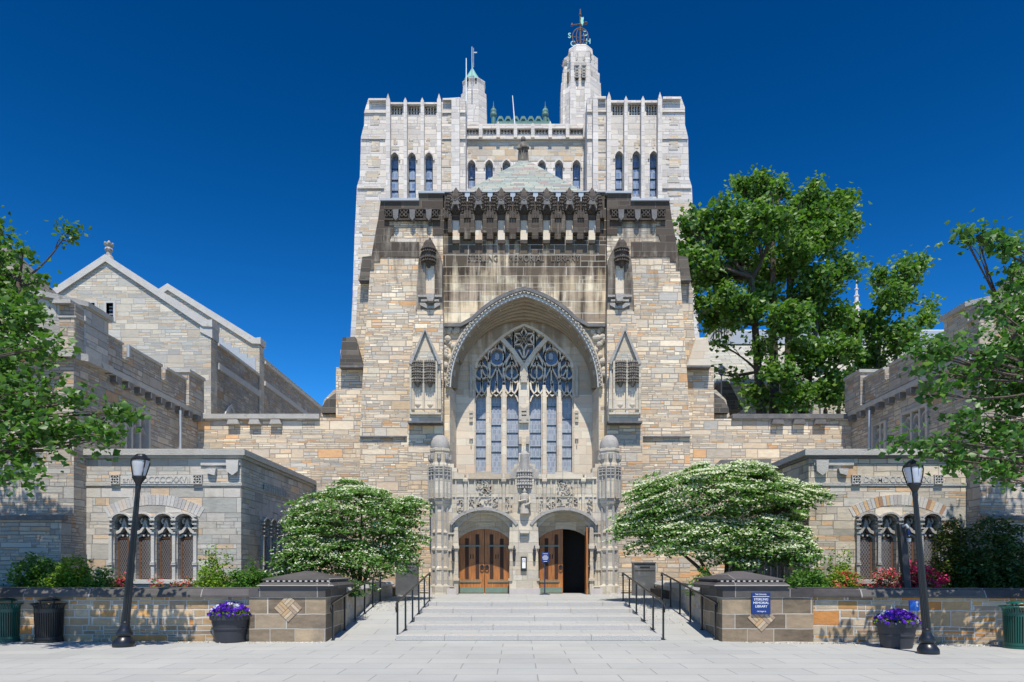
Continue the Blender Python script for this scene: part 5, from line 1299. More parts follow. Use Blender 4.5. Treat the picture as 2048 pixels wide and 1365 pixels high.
m.prism([(XR-.5,ez-.2),(XR-.5,ez+.1),(XR+.08,ez+.1),(XR+.08,ez-.5)], -.06, .72, fG)
m.ribbon([(2*ap2-X2,z2e),(ap2,z2a+.05),(X2-.3,z2e+.2),(X2+.1,z2e+.2)], .36, -.12, .75, front(YG2))
m.build('gable_coping', M['trim'], gh)
m = MB(); m.prism(P([(172,631),(172,603),(195,603),(195,631)], YG), -.03, .25, fG, [P([(177,628),(177,606.5),(190,606.5),(190,628)], YG)]); m.prism(P([(208,644),(208,603),(232,603),(232,644)], YG), -.03, .25, fG, [P([(213,640),(213,606.5),(227,606.5),(227,640)], YG)]); fr_ = m.build('window', M['trim'], gh)
m = MB()
for (a, b, v0, v1) in ((177,190,606.5,628),(213,227,606.5,640)):
    m.prism(P([(a,v1),(a,v0),(b,v0),(b,v1)], YG), .5, .55, fG)
m.build('pane', M['dark'], fr_)
m = MB()
for (a, b, v0, v1) in ((177,190,606.5,628),(213,227,606.5,640)):
    v = v0+3
    while v < v1: m.prism(P([(a,v+3),(a,v),(b,v),(b,v+3)], YG), .2, .4, fG); v += 7
m.build('louvre', M['lead'], fr_)
m = MB(); xk = apx
m.lathe(xk, YG+.2, [(.22,0),(.19,.12),(.12,.18),(.11,.38),(.19,.46),(.15,.54),(.11,.58),(.2,.66),(.21,.74),(.09,.79),(.05,.85),(.01,.9)], 8, z0=apz_+.1)
for q in range(6):
    a = q*math.pi/3; m.ball((xk+.17*math.cos(a), YG+.2+.17*math.sin(a), apz_+.82), .06, 5); m.ball((xk+.14*math.cos(a), YG+.2+.14*math.sin(a), apz_+.54), .05, 5)
m.build('finial', M['portal_grey'], gh)
m = MB()
m.quad_strip([[(lw_+.3,YG+.7,ez),(apx,YG+.7,apz_-.3),(XR-.6,YG+.7,ez)], [(lw_+.3,YG2,ez),(apx,YG2,apz_-.3),(XR-.6,YG2,ez)]], cap=False)
m.quad_strip([[(2*ap2-X2,YG2+.7,z2e),(ap2,YG2+.7,z2a-.3),(X2-.6,YG2+.7,z2e)], [(2*ap2-X2,56,z2e),(ap2,56,z2a-.3),(X2-.6,56,z2e)]], cap=False)
m.build('roof', M['slate'], gh)
m = MB()
r = random.Random(4)
for i in range(6):   # stepped lead flashing on the second gable
    x = ap2+(X2-ap2)*(.42+.09*i); z = z2a+(z2e-z2a)*(.42+.09*i); m.box(x, x+(X2-ap2)*.09, YG2-.04, YG2-.003, z-1.7-.3, z-1.15)
m.build('lead_flashing', M['lead'], gh)

# ================================================================== HALL BEHIND, right background
YH = 41.0; fH = front(YH)
rh = thing('slate_roofed_hall', 'distant slate roofed library hall seen between the maple trunks', 'hall', (px(1580, YH), YH, 0))
xl, xr = px(1395, YH), px(2000, YH)
m = MB(); m.prism([(xl,0),(xl,pz(769,YH)),(xr,pz(769,YH)),(xr,0)], 0, .5, fH, [P([(-a+c,835),(-a+c,822),(c,812),(c+a,822),(c+a,835)], YH) for c, a in ((1466,6),(1552,6),(1600,6),(1650,6),(1676,6))]); m.build('wall', M['gable'], rh)
m = MB(); m.prism([(xl,pz(770,YH)),(xl,pz(762,YH)),(xr,pz(762,YH)),(xr,pz(770,YH))], -.35, -.003, fH); m.build('gutter', M['lead'], rh)
zt = 1.5+(1140-690)*46.5/1450
m = MB(); m.quad_strip([[(xl,YH-.2,pz(763,YH)),(xr,YH-.2,pz(763,YH)),(xr,YH+.1,pz(763,YH)-.1),(xl,YH+.1,pz(763,YH)-.1)], [(xl,46.5,zt),(xr,46.5,zt),(xr,46.7,zt-.2),(xl,46.7,zt-.2)]]); m.build('slate_roof', M['slate_pale'], rh)
m = MB(); m.box(xl, xr, 46.3, 47, zt, zt+.3)
m.box(px(1455,48), px(1990,48), 47.5, 48, zt, zt+1.25); m.build('ridge', M['lead'], rh)
m = MB(); m.prism(P([(-6+c,836),(-6+c,822),(c,812),(c+6,822),(c+6,836)] if False else [(1440,836),(1440,810),(1690,810),(1690,836)], YH), .3, .4, fH); m.build('pane', M['glass_dark'], rh)
m = MB(); m.prism(P([(1424,835),(1424,781),(1436,781),(1462,828),(1464,835)], YH), -2.0, -.0, fH); m.build('buttress', M['cap_dark'], rh)
m = MB()
for c in (1466,1552,1600,1650,1676): m.ribbon(P([(c-7,835),(c-7,821),(c,811),(c+7,821),(c+7,835)], YH), .14, -.06, 0, fH)
m.build('window_surround', M['trim'], rh)
# roof lanterns
def roof_lantern(u, label):
    Y = 38; x = px(u, Y); zb = pz(753, Y)
    t = thing('hanging_lantern', label, 'lantern', (x, Y, zb), 'pale roofed lanterns before the slate roof')
    m = MB(); m.lathe(x, Y, [(.02,0),(.08,.05),(.20,.32)], 6, z0=zb); m.build('glass_body', M['glass_dark'], t)
    m = MB(); m.lathe(x, Y, [(.36,.32),(.30,.36),(.02,.62)], 6, z0=zb); m.build('lamp_roof', M['white'], t)
    m = MB(); m.tube([(x, Y, zb+.01), (x, Y, zb-3.5)], .035, 6)
    for q in range(6): a = q*math.pi/3; m.tube([(x+.08*math.cos(a), Y+.08*math.sin(a), zb+.05), (x+.21*math.cos(a), Y+.21*math.sin(a), zb+.33)], .015, 4)
    m.build('lamp_post', M['lead'], t)
roof_lantern(1443, 'pale roofed lantern beside the pale buttress ledge'); roof_lantern(1640, 'pale roofed lantern mostly hidden by maple leaves')
# glazed barrel skylight
YK = 47.0
sk = thing('arched_skylight', 'dark arched glazed end of a skylight behind the slate roof beside the tower', 'skylight', (px(1440,YK), YK, 0))
m = MB(); cx_ = 1458
ar = [(cx_-46*math.cos(t*math.pi/2/10), 690-42*math.sin(t*math.pi/2/10)) for t in range(11)]
m.ribbon(P(ar + [(cx_,690)], YK), .35, -.2, .4, front(YK)); 
for k in range(8): u = 1418+k*5.4; vtop = 690-42*math.sqrt(max(0,1-((cx_-u)/46)**2)); m.ribbon(P([(u,690),(u,vtop)], YK), .10, -.1, .1, front(YK))
m.build('arched_frame', M['trim_grey'], sk)
m = MB(); m.prism(P([(cx_-44,691)] + ar[1:] + [(cx_,691)], YK), .12, .2, front(YK)); m.build('pane', M['glass_dark'], sk)
m = MB(); x0_ = px(1462,YK); 
for k in range(40):
    u = 1465+k*12
    m.ribbon(P([(u,688),(u,664)], YK+1.5), .08, 0, .1, front(YK+1.5)); m.ribbon(P([(u,688),(u+12,676)], YK+1.5), .06, 0, .08, front(YK+1.5)); m.ribbon(P([(u+12,688),(u,676)], YK+1.5), .06, .02, .06, front(YK+1.5))
m.ribbon(P([(1463,664),(1950,664)], YK+1.5), .2, -.1, .1, front(YK+1.5)); m.ribbon(P([(1463,676),(1950,676)], YK+1.5), .1, -.1, .1, front(YK+1.5)); m.build('roof_railing', M['white'], sk)
YS_ = 85.0
sp = MB(); xs2 = px(1713, YS_); sp.lathe(xs2, YS_, [(.9,0),(.85,1.5),(.7,2.2),(.55,3),(.25,5.5),(.03,8.2)], 8, z0=pz(700, YS_)); 
for q in range(8):
    a = q*math.pi/4
    for k in range(6): rr = .55-.08*k; sp.ball((xs2+rr*math.cos(a), YS_+rr*math.sin(a), pz(700,YS_)+3.1+k*.8), .08, 4)
tag(sp.build('church_spire', M['tower_trim']), 'slender pale stone spire peeking out between the two maples', 'spire')

# ================================================================== RETAINING WALLS
def wall_dir(p0, p1):
    p0 = Vector((*p0, 0)); p1 = Vector((*p1, 0)); d = (p1-p0).normalized(); nrm = Vector((-d.y, d.x, 0))
    if nrm.y < 0: nrm = -nrm
    return lambda a, d_, z: tuple(p0 + d*a + nrm*d_ + Vector((0, 0, z)))
for s in (0, 1):
    if s == 0: p1, p0 = (px(520,15.2), 15.2), (-24.0, 15.2)
    else: p0, p1 = (px(1600,15.2), 15.2), (24.0, 12.2)
    L = (Vector(p1)-Vector(p0)).length; mp = wall_dir(p0, p1)
    rw = thing('retaining_wall', 'low warm stone planter wall with dark coping left of the steps' if s == 0 else 'low warm stone planter wall with dark coping right of the steps', 'wall', (*p0, 0))
    m = MB(); m.prism([(0,0),(0,.93),(L,.93),(L,0)], 0, .45, mp); m.build('wall', M['retain'], rw)
    m = MB(); prof = [(-.09,.93),(-.09,.965),(-.02,1.09),(.03,1.10),(.03,1.125),(.5,1.125),(.5,.93)]
    m.quad_strip([[mp(-.05 if s else 0, d, z) for d, z in prof], [mp(L, d, z) for d, z in prof]]); m.build('coping', M['coping'], rw)
    # end pier
    a, b = (499, 662) if s == 0 else (1444, 1626)
    xa_, xb_ = px(a, 15.1), px(b, 15.1)
    if s == 0: xb_ = -4.0
    pr = thing('wall_pier', 'brown stone pier with low pyramid cap at the left wall end, no sign on it' if s == 0 else 'brown stone pier with low pyramid cap carrying the navy library sign', 'pier', ((xa_+xb_)/2, 15.9, 0), 'capped piers beside the ramps')
    m = MB(); m.box(xa_, xb_, 15.08, 16.9, 0, .93); m.build('pier_block', M['pier'], pr)
    m = MB(); m.box(xa_-.0, xb_+.0, 15.05, 16.93, .931, 1.10); m.build('cap_course', M['coping'], pr)
    ca, cb = (px(517,15.05), px(668,15.05)) if s == 0 else (px(1428,15.05), px(1578,15.05))
    m = MB(); ym = 15.95; cm_ = (ca+cb)/2
    def rect(o, z): return [(ca+o, 15.0+o, z), (cb-o, 15.0+o, z), (cb-o, 16.95-o, z), (ca+o, 16.95-o, z)]
    m.quad_strip([rect(.03,1.10), rect(.03,1.15), rect(-.01,1.17), rect(.03,1.20), rect(.04,1.22), rect(.12,1.25), rect(.12,1.275), rect(.07,1.28), rect(.07,1.305), [(cm_-.08,ym-.08,1.47),(cm_+.08,ym-.08,1.47),(cm_+.08,ym+.08,1.47),(cm_-.08,ym+.08,1.47)]])
    m.build('pyramid_cap', M['coping'], pr)
    m = MB(); k = 0
    while ca+.15+k*.115 < cb-.15: x = ca+.15+k*.115; m.box(x, x+.05, 15.07, 15.13, 1.245, 1.28); k += 1
    m.build('dentil', M['trim_grey'], pr)
    # diamond
    uc, vc = (576.5, 1216.5) if s == 0 else (1523, 1236)
    cx_, cz_ = px(uc, 15.08), pz(vc, 15.08); h = .295
    m = MB(); fd = lambda a_, d_, z_: (cx_+(a_-z_)*.7071, 15.08+d_, cz_+(a_+z_)*.7071)
    q = .415/2
    for (a0, b0, hor) in [(-q,-q,1),(0,-q,0),(-q,0,0),(0,0,1)]:
        for k in range(3 if hor else 3):
            t0, t1 = k*q/3+.004, (k+1)*q/3-.004
            pts = [(a0+.004,b0+t0),(a0+q-.004,b0+t0),(a0+q-.004,b0+t1),(a0+.004,b0+t1)] if hor else [(a0+t0,b0+.004),(a0+t1,b0+.004),(a0+t1,b0+q-.004),(a0+t0,b0+q-.004)]
            m.prism(pts, -.014, .01, fd)
    m.build('diamond_brickwork', M['brickpat'], pr)
    # ramp side wall
    xw0, xw1 = (-4.005, -4.36) if s == 0 else (4.30, 4.80)
    ml = wall_dir((xw0, 16.9), (xw1, 25.2)); e = 1
    Lr = math.hypot(xw1-xw0, 8.3)
    rwall = thing('ramp_wall', 'low grey stone wall with pale coping beside the left ramp' if s == 0 else 'low grey stone wall with pale coping beside the right ramp', 'wall', (xw0, 16.9, 0), 'low walls along the ramps')
    def rm(a_, d_, z_): 
        t = a_/Lr; return (xw0+(xw1-xw0)*t + (-d_ if s == 0 else d_), 16.9+8.3*t, z_)
    m = MB(); m.prism([(0,0),(0,.98),(Lr,.98),(Lr,0)], 0, .35, rm); m.build('wall', M['ramp_wall'], rwall)
    m = MB(); prof = [(-.06,.98),(-.06,1.01),(.0,1.10),(.4,1.10),(.4,.98)]
    m.quad_strip([[rm(0, d, z) for d, z in prof], [rm(Lr, d, z) for d, z in prof]]); m.build('coping', M['trim'], rwall)

# ================================================================== HANDRAILS
def handrail(label, x0, x1, y0, y1, gz, n=6, h=.80):
    t_ = thing('handrail', label, 'handrail', (x0, y0, 0), 'dark handrails up the ramps and steps')
    tops = []
    for i in range(n):
        f = i/(n-1); x = x0+(x1-x0)*f; y = y0+(y1-y0)*f; g = gz(y)
        m = MB(); m.box(x-.019, x+.019, y-.019, y+.019, g-.02, g+h-.01); m.lathe(x, y, [(.05,0),(.05,.012),(.03,.02)], 10, z0=g); m.build('post', M['iron'], t_)
    f0 = .22/abs(y1-y0)
    line = [(x0, y0-.10, gz(y0)+h-.20), (x0, y0-.16, gz(y0)+h-.12), (x0, y0-.13, gz(y0)+h-.03), (x0, y0, gz(y0)+h)]
    for i in range(1, 13): f = i/12; y = y0+(y1-y0)*f; line.append((x0+(x1-x0)*f, y, gz0(y, y0, y1, gz)+h))
    line += [(x1, y1+.12, gz(y1)+h), (x1, y1+.14, gz(y1)+h-.08)]
    m = MB(); m.tube(line, .024, 8); m.build('rail', M['bronze'], t_, smooth=40)
def gz0(y, y0, y1, gz): return gz(y0) + (gz(y1)-gz(y0))*(y-y0)/(y1-y0)
rampz = lambda y: max(0.0, min(.6, .6*(y-15.3)/5.34))
handrail('dark handrail on the outer side of the left ramp', -3.92, -3.93, 15.35, 20.7, rampz)
handrail('dark handrail between the left ramp and the steps', px(795,15.4), -2.53, 15.4, 20.7, rampz)
handrail('dark handrail between the steps and the right ramp', px(1326.5,15.4), 3.03, 15.4, 20.9, rampz)
handrail('dark handrail on the outer side of the right ramp', 4.19, 4.12, 15.4, 20.7, rampz)

# ================================================================== STREET LAMPS
def street_lamp(u, vb, vt, lean_px, label):
    Y = EYE*F/(vb-V0); x = px(u, Y); s_ = Y/F; H = (vb-vt)*s_
    ln = lean_px*s_/H
    t = thing('street_lamp', label, 'street lamp', (x, Y, 0), 'black street lamps on the plaza')
    q = lambda pts: [(r*s_, z*s_*1.0) for r, z in pts]
    m = MB(); m.lathe(x, Y, q([(20,0),(20.5,3),(20,10),(17,15),(14.5,19),(12,21),(14.5,24),(15,28),(12,34),(9,41),(8.2,47),(9,49),(8,51)]), 24, lean=ln); m.build('base', M['iron'], t, smooth=40)
    m = MB(); rings = []
    for z, r in ((50,8.2),(310,4.7),(318,5.6),(324,5),(330,8),(337,12)):
        ring = []
        for k in range(32):
            a = 2*math.pi*k/32; rr = r*s_*(1 if k % 2 else (.86 if 50 <= z <= 310 else 1)); ring.append((x+rr*math.cos(a)+ln*z*s_, Y+rr*math.sin(a), z*s_))
        rings.append(ring)
    m.quad_strip(rings); m.build('fluted_post', M['iron'], t)
    zl = 337*s_; top = H
    m = MB(); k = (top-zl)/ (49*s_) * s_
    m.lathe(x, Y, [(10.5*s_,zl+3*s_),(12*s_,zl+10*s_),(15*s_,zl+24*s_),(16.5*s_,zl+34*s_),(16*s_,zl+37*s_)], 20, lean=ln); m.build('lamp_globe', M['frost'], t, smooth=60)
    m = MB()
    m.lathe(x, Y, [(10*s_,zl-2*s_),(13*s_,zl),(13*s_,zl+4*s_),(10*s_,zl+4*s_)], 20, lean=ln)
    m.lathe(x, Y, [(17.5*s_,zl+35*s_),(18*s_,zl+39*s_),(13*s_,zl+43*s_),(11*s_,zl+46*s_),(8*s_,zl+48*s_),(1*s_,top)], 20, lean=ln)
    for q_ in range(4):
        a = R(45+90*q_+8); ca, sa = math.cos(a), math.sin(a)
        m.tube([(x+ln*(zl+z*s_)+r*s_*ca, Y+r*s_*sa, zl+z*s_) for r, z in ((12,2),(14,10),(17,22),(18.5,31),(17.5,37))], .012, 5)
    m.build('lamp_cage', M['iron'], t)
    return t
street_lamp(246.5, 1294, 908, 36, 'tall black street lamp before the left planter wall, near the black bin')
street_lamp(1857, 1308, 918, -33, 'tall black street lamp before the right planter wall, beside a pansy pot')

# ================================================================== BINS
def bin_(u, vb, mat, label, group=None, lid=True):
    Y = EYE*F/(vb-V0)+.28; x = px(u, Y)
    t = thing('litter_bin', label, 'litter bin', (x, Y, 0), group)
    m = MB(); 
    for k in range(40):
        a = 2*math.pi*k/40; ca, sa = math.cos(a), math.sin(a); w = .012
        prof = [(.245,.05),(.265,.55),(.268,.70),(.285,.755),(.33,.80)]
        rings = []
        for r, z in prof:
            rings.append([(x+r*ca-sa*w, Y+r*sa+ca*w, z), (x+r*ca+sa*w, Y+r*sa-ca*w, z), (x+(r-.006)*ca+sa*w, Y+(r-.006)*sa-ca*w, z), (x+(r-.006)*ca-sa*w, Y+(r-.006)*sa+ca*w, z)])
        m.quad_strip(rings)
    for r, z, h in ((.262,.62,.07),(.25,.06,.05)): m.lathe(x, Y, [(r-.012,z),(r+.006,z),(r+.006,z+h),(r-.012,z+h)], 32)
    m.tube([(x+.33*math.cos(R(q*11.25)), Y+.33*math.sin(R(q*11.25)), .80) for q in range(33)], .012, 5)
    m.build('slatted_basket', mat, t)
    m = MB(); m.lathe(x, Y, [(.225,.05),(.24,.70),(.22,.70),(.2,.06)], 24); m.build('liner', M['dark'], t)
    m = MB(); m.lathe(x, Y, [(.16,0),(.27,0),(.27,.05),(.16,.05)], 24); m.build('foot_ring', mat, t)
    m = MB(); m.lathe(x, Y, [(.21,.86),(.20,.875),(.12,.905),(.02,.915)], 24); m.lathe(x, Y, [(.205,.855),(.205,.865)], 24)
    for k in range(3): a = R(120*k+100); m.box(x+.15*math.cos(a)-.012, x+.15*math.cos(a)+.012, Y+.15*math.sin(a)-.012, Y+.15*math.sin(a)+.012, .66, .87)
    m.build('lid', mat, t, smooth=50)
bin_(14, 1286, M['green_iron'], 'dark green slatted litter bin at the far left beside the black one', 'slatted litter bins by the walls')
bin_(98, 1287, M['iron'], 'black slatted litter bin between the green bin and the lamp', 'slatted litter bins by the walls')
bin_(2038, 1300, M['green_iron'], 'dark green slatted litter bin at the far right, shaded by the tree', 'slatted litter bins by the walls')

# ================================================================== SIGNS
# library sign on the right pier
Ysg = 15.06; fS = front(Ysg)
sg = thing('library_sign', 'navy blue sign reading STERLING MEMORIAL LIBRARY on the right pier', 'sign', (px(1522,Ysg), Ysg, .6))
m = MB(); m.prism(P([(1503,1229),(1502,1185.5),(1539.5,1185.5),(1540,1229)], Ysg), -.035, 0, fS); m.build('sign_board', M['blue'], sg)
def stext(s_, u, v, hpx, wpx, Y, d, mat, parent, name='lettering', bold=.0):
    t = text_obj(s_, 0, Y-d, 0, .1, .001, mat, name, None)
    xs = [q.co.x for q in t.data.vertices]; zs = [q.co.z for q in t.data.vertices]
    cx, cz = (max(xs)+min(xs))/2, (max(zs)+min(zs))/2; sx = wpx*Y/F/(max(xs)-min(xs)); sz = hpx*Y/F/(max(zs)-min(zs))
    for q in t.data.vertices: q.co.x = px(u,Y)+(q.co.x-cx)*sx; q.co.z = pz(v,Y)+(q.co.z-cz)*sz
    t.parent = parent; t.matrix_parent_inverse = parent_inv(parent); return t
stext('Yale University', 1520.5, 1189.3, 4, 23, Ysg, .037, M['text'], sg)
stext('STERLING', 1521, 1199, 4.6, 28, Ysg, .037, M['text'], sg); stext('MEMORIAL', 1521.3, 1206, 4.6, 31, Ysg, .037, M['text'], sg); stext('LIBRARY', 1521.5, 1213, 4.6, 24, Ysg, .037, M['text'], sg)
stext('120 High St', 1522, 1223.4, 3.4, 18, Ysg, .037, M['text'], sg)
m = MB(); m.ribbon(P([(1504.5,1193.5),(1537.5,1193.5)], Ysg), .008, -.037, -.035, fS); m.build('rule_line', M['text'], sg)
# small blue sign behind the planter
Yb2 = 14.42
bs = thing('small_blue_sign', 'small bright blue sign on the wall behind the right pansy pot', 'sign', (px(1827,Yb2), Yb2, .8))
m = MB(); m.prism(P([(1818,1222),(1817,1201),(1836,1201),(1837,1222)], Yb2), -.04, 0, front(Yb2)); m.build('sign_board', M['bluebright'], bs)
m = MB(); m.lathe(0, 0, [(.028,0),(.028,.004)], 12); 
vv = [(a, b, c) for a, b, c in m.v]; m.v = [(px(1831.5,Yb2)+a, Yb2-.041-c, pz(1205,Yb2)+b) for a, b, c in vv]
b_ = len(m.v); m.ribbon(P([(1831,1209),(1833,1214)], Yb2), .03, -.045, -.041, front(Yb2)); m.build('white_figure', M['text'], bs)
# stanchion sign at the door
Ys = 26.2; ss = thing('stanchion_sign', 'navy notice on a slim post standing before the open doorway', 'sign', (px(1089.5,Ys), Ys, .6))
x = px(1089.5, Ys)
m = MB(); m.lathe(x, Ys, [(.20,0),(.19,.02),(.03,.045),(.022,.06),(.022,pz(1124,Ys)-.6)], 16, z0=.6); m.build('post', plain('navy_painted_steel', (.02,.035,.07), .45, .1, 5), ss)
m = MB(); m.prism(P([(1083,1125),(1083,1105),(1098,1105),(1098,1125)], Ys), -.04, -.02, front(Ys)); m.build('sign_board', M['blue'], ss)
stext('TODAY', 1090.5, 1108, 2, 11, Ys, .043, M['text'], ss)
m = MB()
for k, w in enumerate((7, 11, 12, 11, 9)): m.ribbon(P([(1090.5-w/2,1112+k*1.9),(1090.5+w/2,1112+k*1.9)], Ys), .012, -.043, -.04, front(Ys))
m.ribbon(P([(1087,1123.3),(1094,1123.3)], Ys), .012, -.043, -.04, front(Ys)); m.build('notice_lines', M['text'], ss)

# ================================================================== BOOK RETURN BOXES
for u, lab, v in ((812, 'grey steel book return box left of the doors, in sunlight', 0), (1290, 'grey steel book return box right of the doors, under the flowering tree', 1)):
    Y = 25.2; x = px(u, Y); 
    t = thing('book_return', lab, 'book return', (x, Y, .6), 'book return boxes beside the portal')
    w = .37; d = .6; z0, z1 = .6, pz(1126, Y)
    m = MB(); m.prism([(Y,z0),(Y,z1-.16),(Y+.02,z1-.02),(Y+.04,z1),(Y+d,z1),(Y+d,z0)], -w, w, lambda a_, d_, z_: (x+d_, a_, z_)); m.build('cabinet', M['steel'], t, bevel=.012)
    m = MB(); m.box(x-w-.015, x+w+.015, Y-.03, Y+d+.01, z1-.02, z1+.02); m.build('hood', M['steel'], t)
    m = MB(); m.box(x-.17, x+.17, Y-.006, Y+.02, z1-.19, z1-.13); m.build('slot', M['dark'], t)
    m = MB(); m.box(x-w+.02, x+w-.02, Y-.012, Y-.002, z1-.28, z1-.265); m.build('door_seam', M['iron'], t)
    stext('BOOK RETURN', u, 1151, 2.4, 20, Y, .012, M['greyblue'], t)

# ================================================================== EMERGENCY CAMERA POST
Ye = 16.4; x = px(1815, Ye); ep = thing('call_post', 'dark square post with a small blue lamp standing among the magenta azaleas', 'post', (x, Ye, .86))
zt_ = pz(1049, Ye); ln = -.085
m = MB(); m.quad_strip([[(x-.075,Ye-.07,.8),(x+.075,Ye-.07,.8),(x+.075,Ye+.07,.8),(x-.075,Ye+.07,.8)], [(x-.075+ln*1.7,Ye-.07,zt_),(x+.075+ln*1.7,Ye-.07,zt_),(x+.075+ln*1.7,Ye+.07,zt_),(x-.075+ln*1.7,Ye+.07,zt_)]]); m.build('post', M['pot'], ep)
xt = x+ln*1.7
m = MB(); m.tube([(xt, Ye-.08, zt_-.05), (xt+.03, Ye-.16, zt_-.03), (xt+.07, Ye-.18, zt_-.10)], .032, 10); m.lathe(xt+.08, Ye-.18, [(.03,0),(.045,.02),(.05,.1)], 10, z0=zt_-.42); m.build('lamp_arm', M['lead'], ep)
m = MB(); m.lathe(xt+.075, Ye-.18, [(.03,0),(.035,.02),(.035,.13),(.025,.14)], 12, z0=zt_-.26); m.build('blue_lamp', M['blue'], ep)

# ================================================================== VEGETATION
def rand_unit(n):
    v = rng.normal(size=(n, 3)); return v/np.linalg.norm(v, axis=1, keepdims=True)
def leaf_object(name, pts, L, W, mat, parent, up=.6, droop=0.0, jit=.5):
    n = len(pts)
    d = rand_unit(n); d[:, 2] = d[:, 2]*.5 - droop; d /= np.linalg.norm(d, axis=1, keepdims=True)
    nr = rand_unit(n)*(1-up) + np.array([0, -.35, 1.0])*up; nr /= np.linalg.norm(nr, axis=1, keepdims=True)
    s = np.cross(nr, d); s /= (np.linalg.norm(s, axis=1, keepdims=True)+1e-9)
    nn = np.cross(d, s)
    k = (1 + jit*(rng.random((n, 1))*2-1)); l = L*k/2; w = W*k/2
    v = np.stack([pts - d*l, pts + s*w - nn*w*.35, pts + d*l, pts - s*w - nn*w*.35], axis=1).reshape(-1, 3)
    me = bpy.data.meshes.new(name)
    me.vertices.add(4*n); me.vertices.foreach_set('co', v.astype(np.float32).ravel())
    # two triangles folded on the midrib, sharing the rib
    idx = np.arange(n)[:, None]*4 + np.array([[0, 1, 2, 0, 2, 3]])
    me.loops.add(6*n); me.loops.foreach_set('vertex_index', idx.astype(np.int32).ravel())
    me.polygons.add(2*n); me.polygons.foreach_set('loop_start', (np.arange(2*n)*3).astype(np.int32)); me.polygons.foreach_set('loop_total', np.full(2*n, 3, dtype=np.int32))
    me.update(calc_edges=True); me.validate()
    me.materials.append(mat)
    o = bpy.data.objects.new(name, me); COL.objects.link(o)
    if parent is not None: o.parent = parent; o.matrix_parent_inverse = parent_inv(parent)
    return o
def bez(a, b, sag, n=7, wig=.0):
    a = Vector(a); b = Vector(b); out = []
    off = Vector((rng.normal()*wig, rng.normal()*wig, rng.normal()*wig*.5))
    for i in range(n+1):
        t = i/n; p = a.lerp(b, t); p.z += sag*4*t*(1-t); p += off*4*t*(1-t); out.append(p)
    return out
def tree(name, label, cat, base, forks, blobs, dens, cr, per, L, W, leafm, barkm, r0=.2, group=None, up=.5, twig_r=.008, wigg=.35):
    """forks: list of (point, radius) stem tips; blobs: (x, y, z, rx, ry, rz)"""
    t = thing(name, label, cat, base, group)
    tr = MB(); stems = []
    for (tip, r1) in forks:
        pts = bez(base, tip, 0, 7, .15); rr = [r0*(1-i/7)+r1*(i/7) for i in range(8)]
        tr.tube(pts, rr, 10); stems += pts[2:]
    P_ = []
    for (x, y, z, rx, ry, rz) in blobs:
        c = Vector((x, y, z))
        best = min(stems, key=lambda q: (q-c).length + max(0, q.z-c.z)*.8)
        lp = bez(best, c, -.12*(c-best).length*.3, 6, wigg*.4); rl = max(.02, .30*r0*min(1, rx/1.0+.3))
        tr.tube(lp, [rl*(1-i/6)+.012*(i/6) for i in range(7)], 6)
        nc = max(3, int(dens*rx*rz*4))
        for k in range(nc):
            u = rand_unit(1)[0]; q = rng.random()**.42
            cc = np.array([x+u[0]*rx*q, y+u[1]*ry*q, z+u[2]*rz*q])
            st = lp[int(rng.integers(2, 7))]
            if k % 2 == 0 or q > .85: tr.tube(bez(st, cc, .03, 3, .08), [twig_r*1.8, twig_r*1.4, twig_r, twig_r*.6], 4)
            m_ = int(per*(.6+.8*rng.random()))
            e = rng.normal(size=(m_, 3))*np.array([cr, cr, cr*.72])*(.6+.7*rng.random())
            P_.append(cc + e)
    tr.build('trunk', barkm, t, smooth=60)
    leaf_object('crown', np.concatenate(P_), L, W, leafm, t, up=up)
    return t
def B(u, v, r, Y, sz=1.0, dy=1.0):
    s_ = Y/F; return (px(u, Y), Y, pz(v, Y), r*s_, r*s_*dy, r*s_*sz)

# --- big maple behind the right link wall
YM = 35.0
bl = [(1400,450,40),(1378,505,30),(1420,560,46),(1400,525,42),(1372,445,16),(1460,430,44),(1520,385,38),(1523,352,20),(1475,375,20),(1540,440,55),(1600,440,50),(1625,395,34),(1683,398,30),(1690,450,30),(1650,480,45),(1480,520,55),(1560,540,55),(1640,560,50),(1695,540,30),(1430,640,36),(1490,620,46),(1580,640,52),(1655,640,48),(1620,715,52),(1560,740,34),(1655,780,46),(1505,790,24),(1590,800,40),(1690,700,36),(1440,690,14),(1420,740,9),(1400,600,24),(1520,700,26),(1470,750,14),(1700,400,14),(1450,480,40),(1500,450,40),(1560,380,24),(1640,440,36),(1600,500,44),(1520,600,40),(1610,600,44),(1540,800,24),(1450,590,30)]
blobs = [B(u, v, r*.88, YM + float(rng.normal()*1.1), .9, .9) for u, v, r in bl]
bx = px(1553, YM)
tree('maple_tree', 'tall broad green maple rising behind the right link wall beside the tower', 'tree', (bx, YM, 0),
     [((px(1500,YM), YM-.3, pz(560,YM)), .12), ((px(1548,YM), YM+.2, pz(430,YM)), .10), ((px(1585,YM), YM+.3, pz(520,YM)), .14), ((px(1640,YM), YM, pz(600,YM)), .08)],
     blobs, 10.5, .25, 34, .22, .17, M['leaf_bg'], M['bark'], r0=.38, group='maples behind the right link wall', up=.4, twig_r=.014)
bl = [(1820,552,36),(1765,560,24),(1790,600,40),(1845,640,26),(1740,650,40),(1800,680,44),(1740,725,46),(1822,740,36),(1705,765,36),(1765,790,36),(1862,612,16),(1800,525,12),(1835,520,12),(1700,650,30),(1865,690,14),(1720,800,30)]
blobs = [B(u, v, r*.86, YM+2 + float(rng.normal()*.8), .9, .9) for u, v, r in bl]
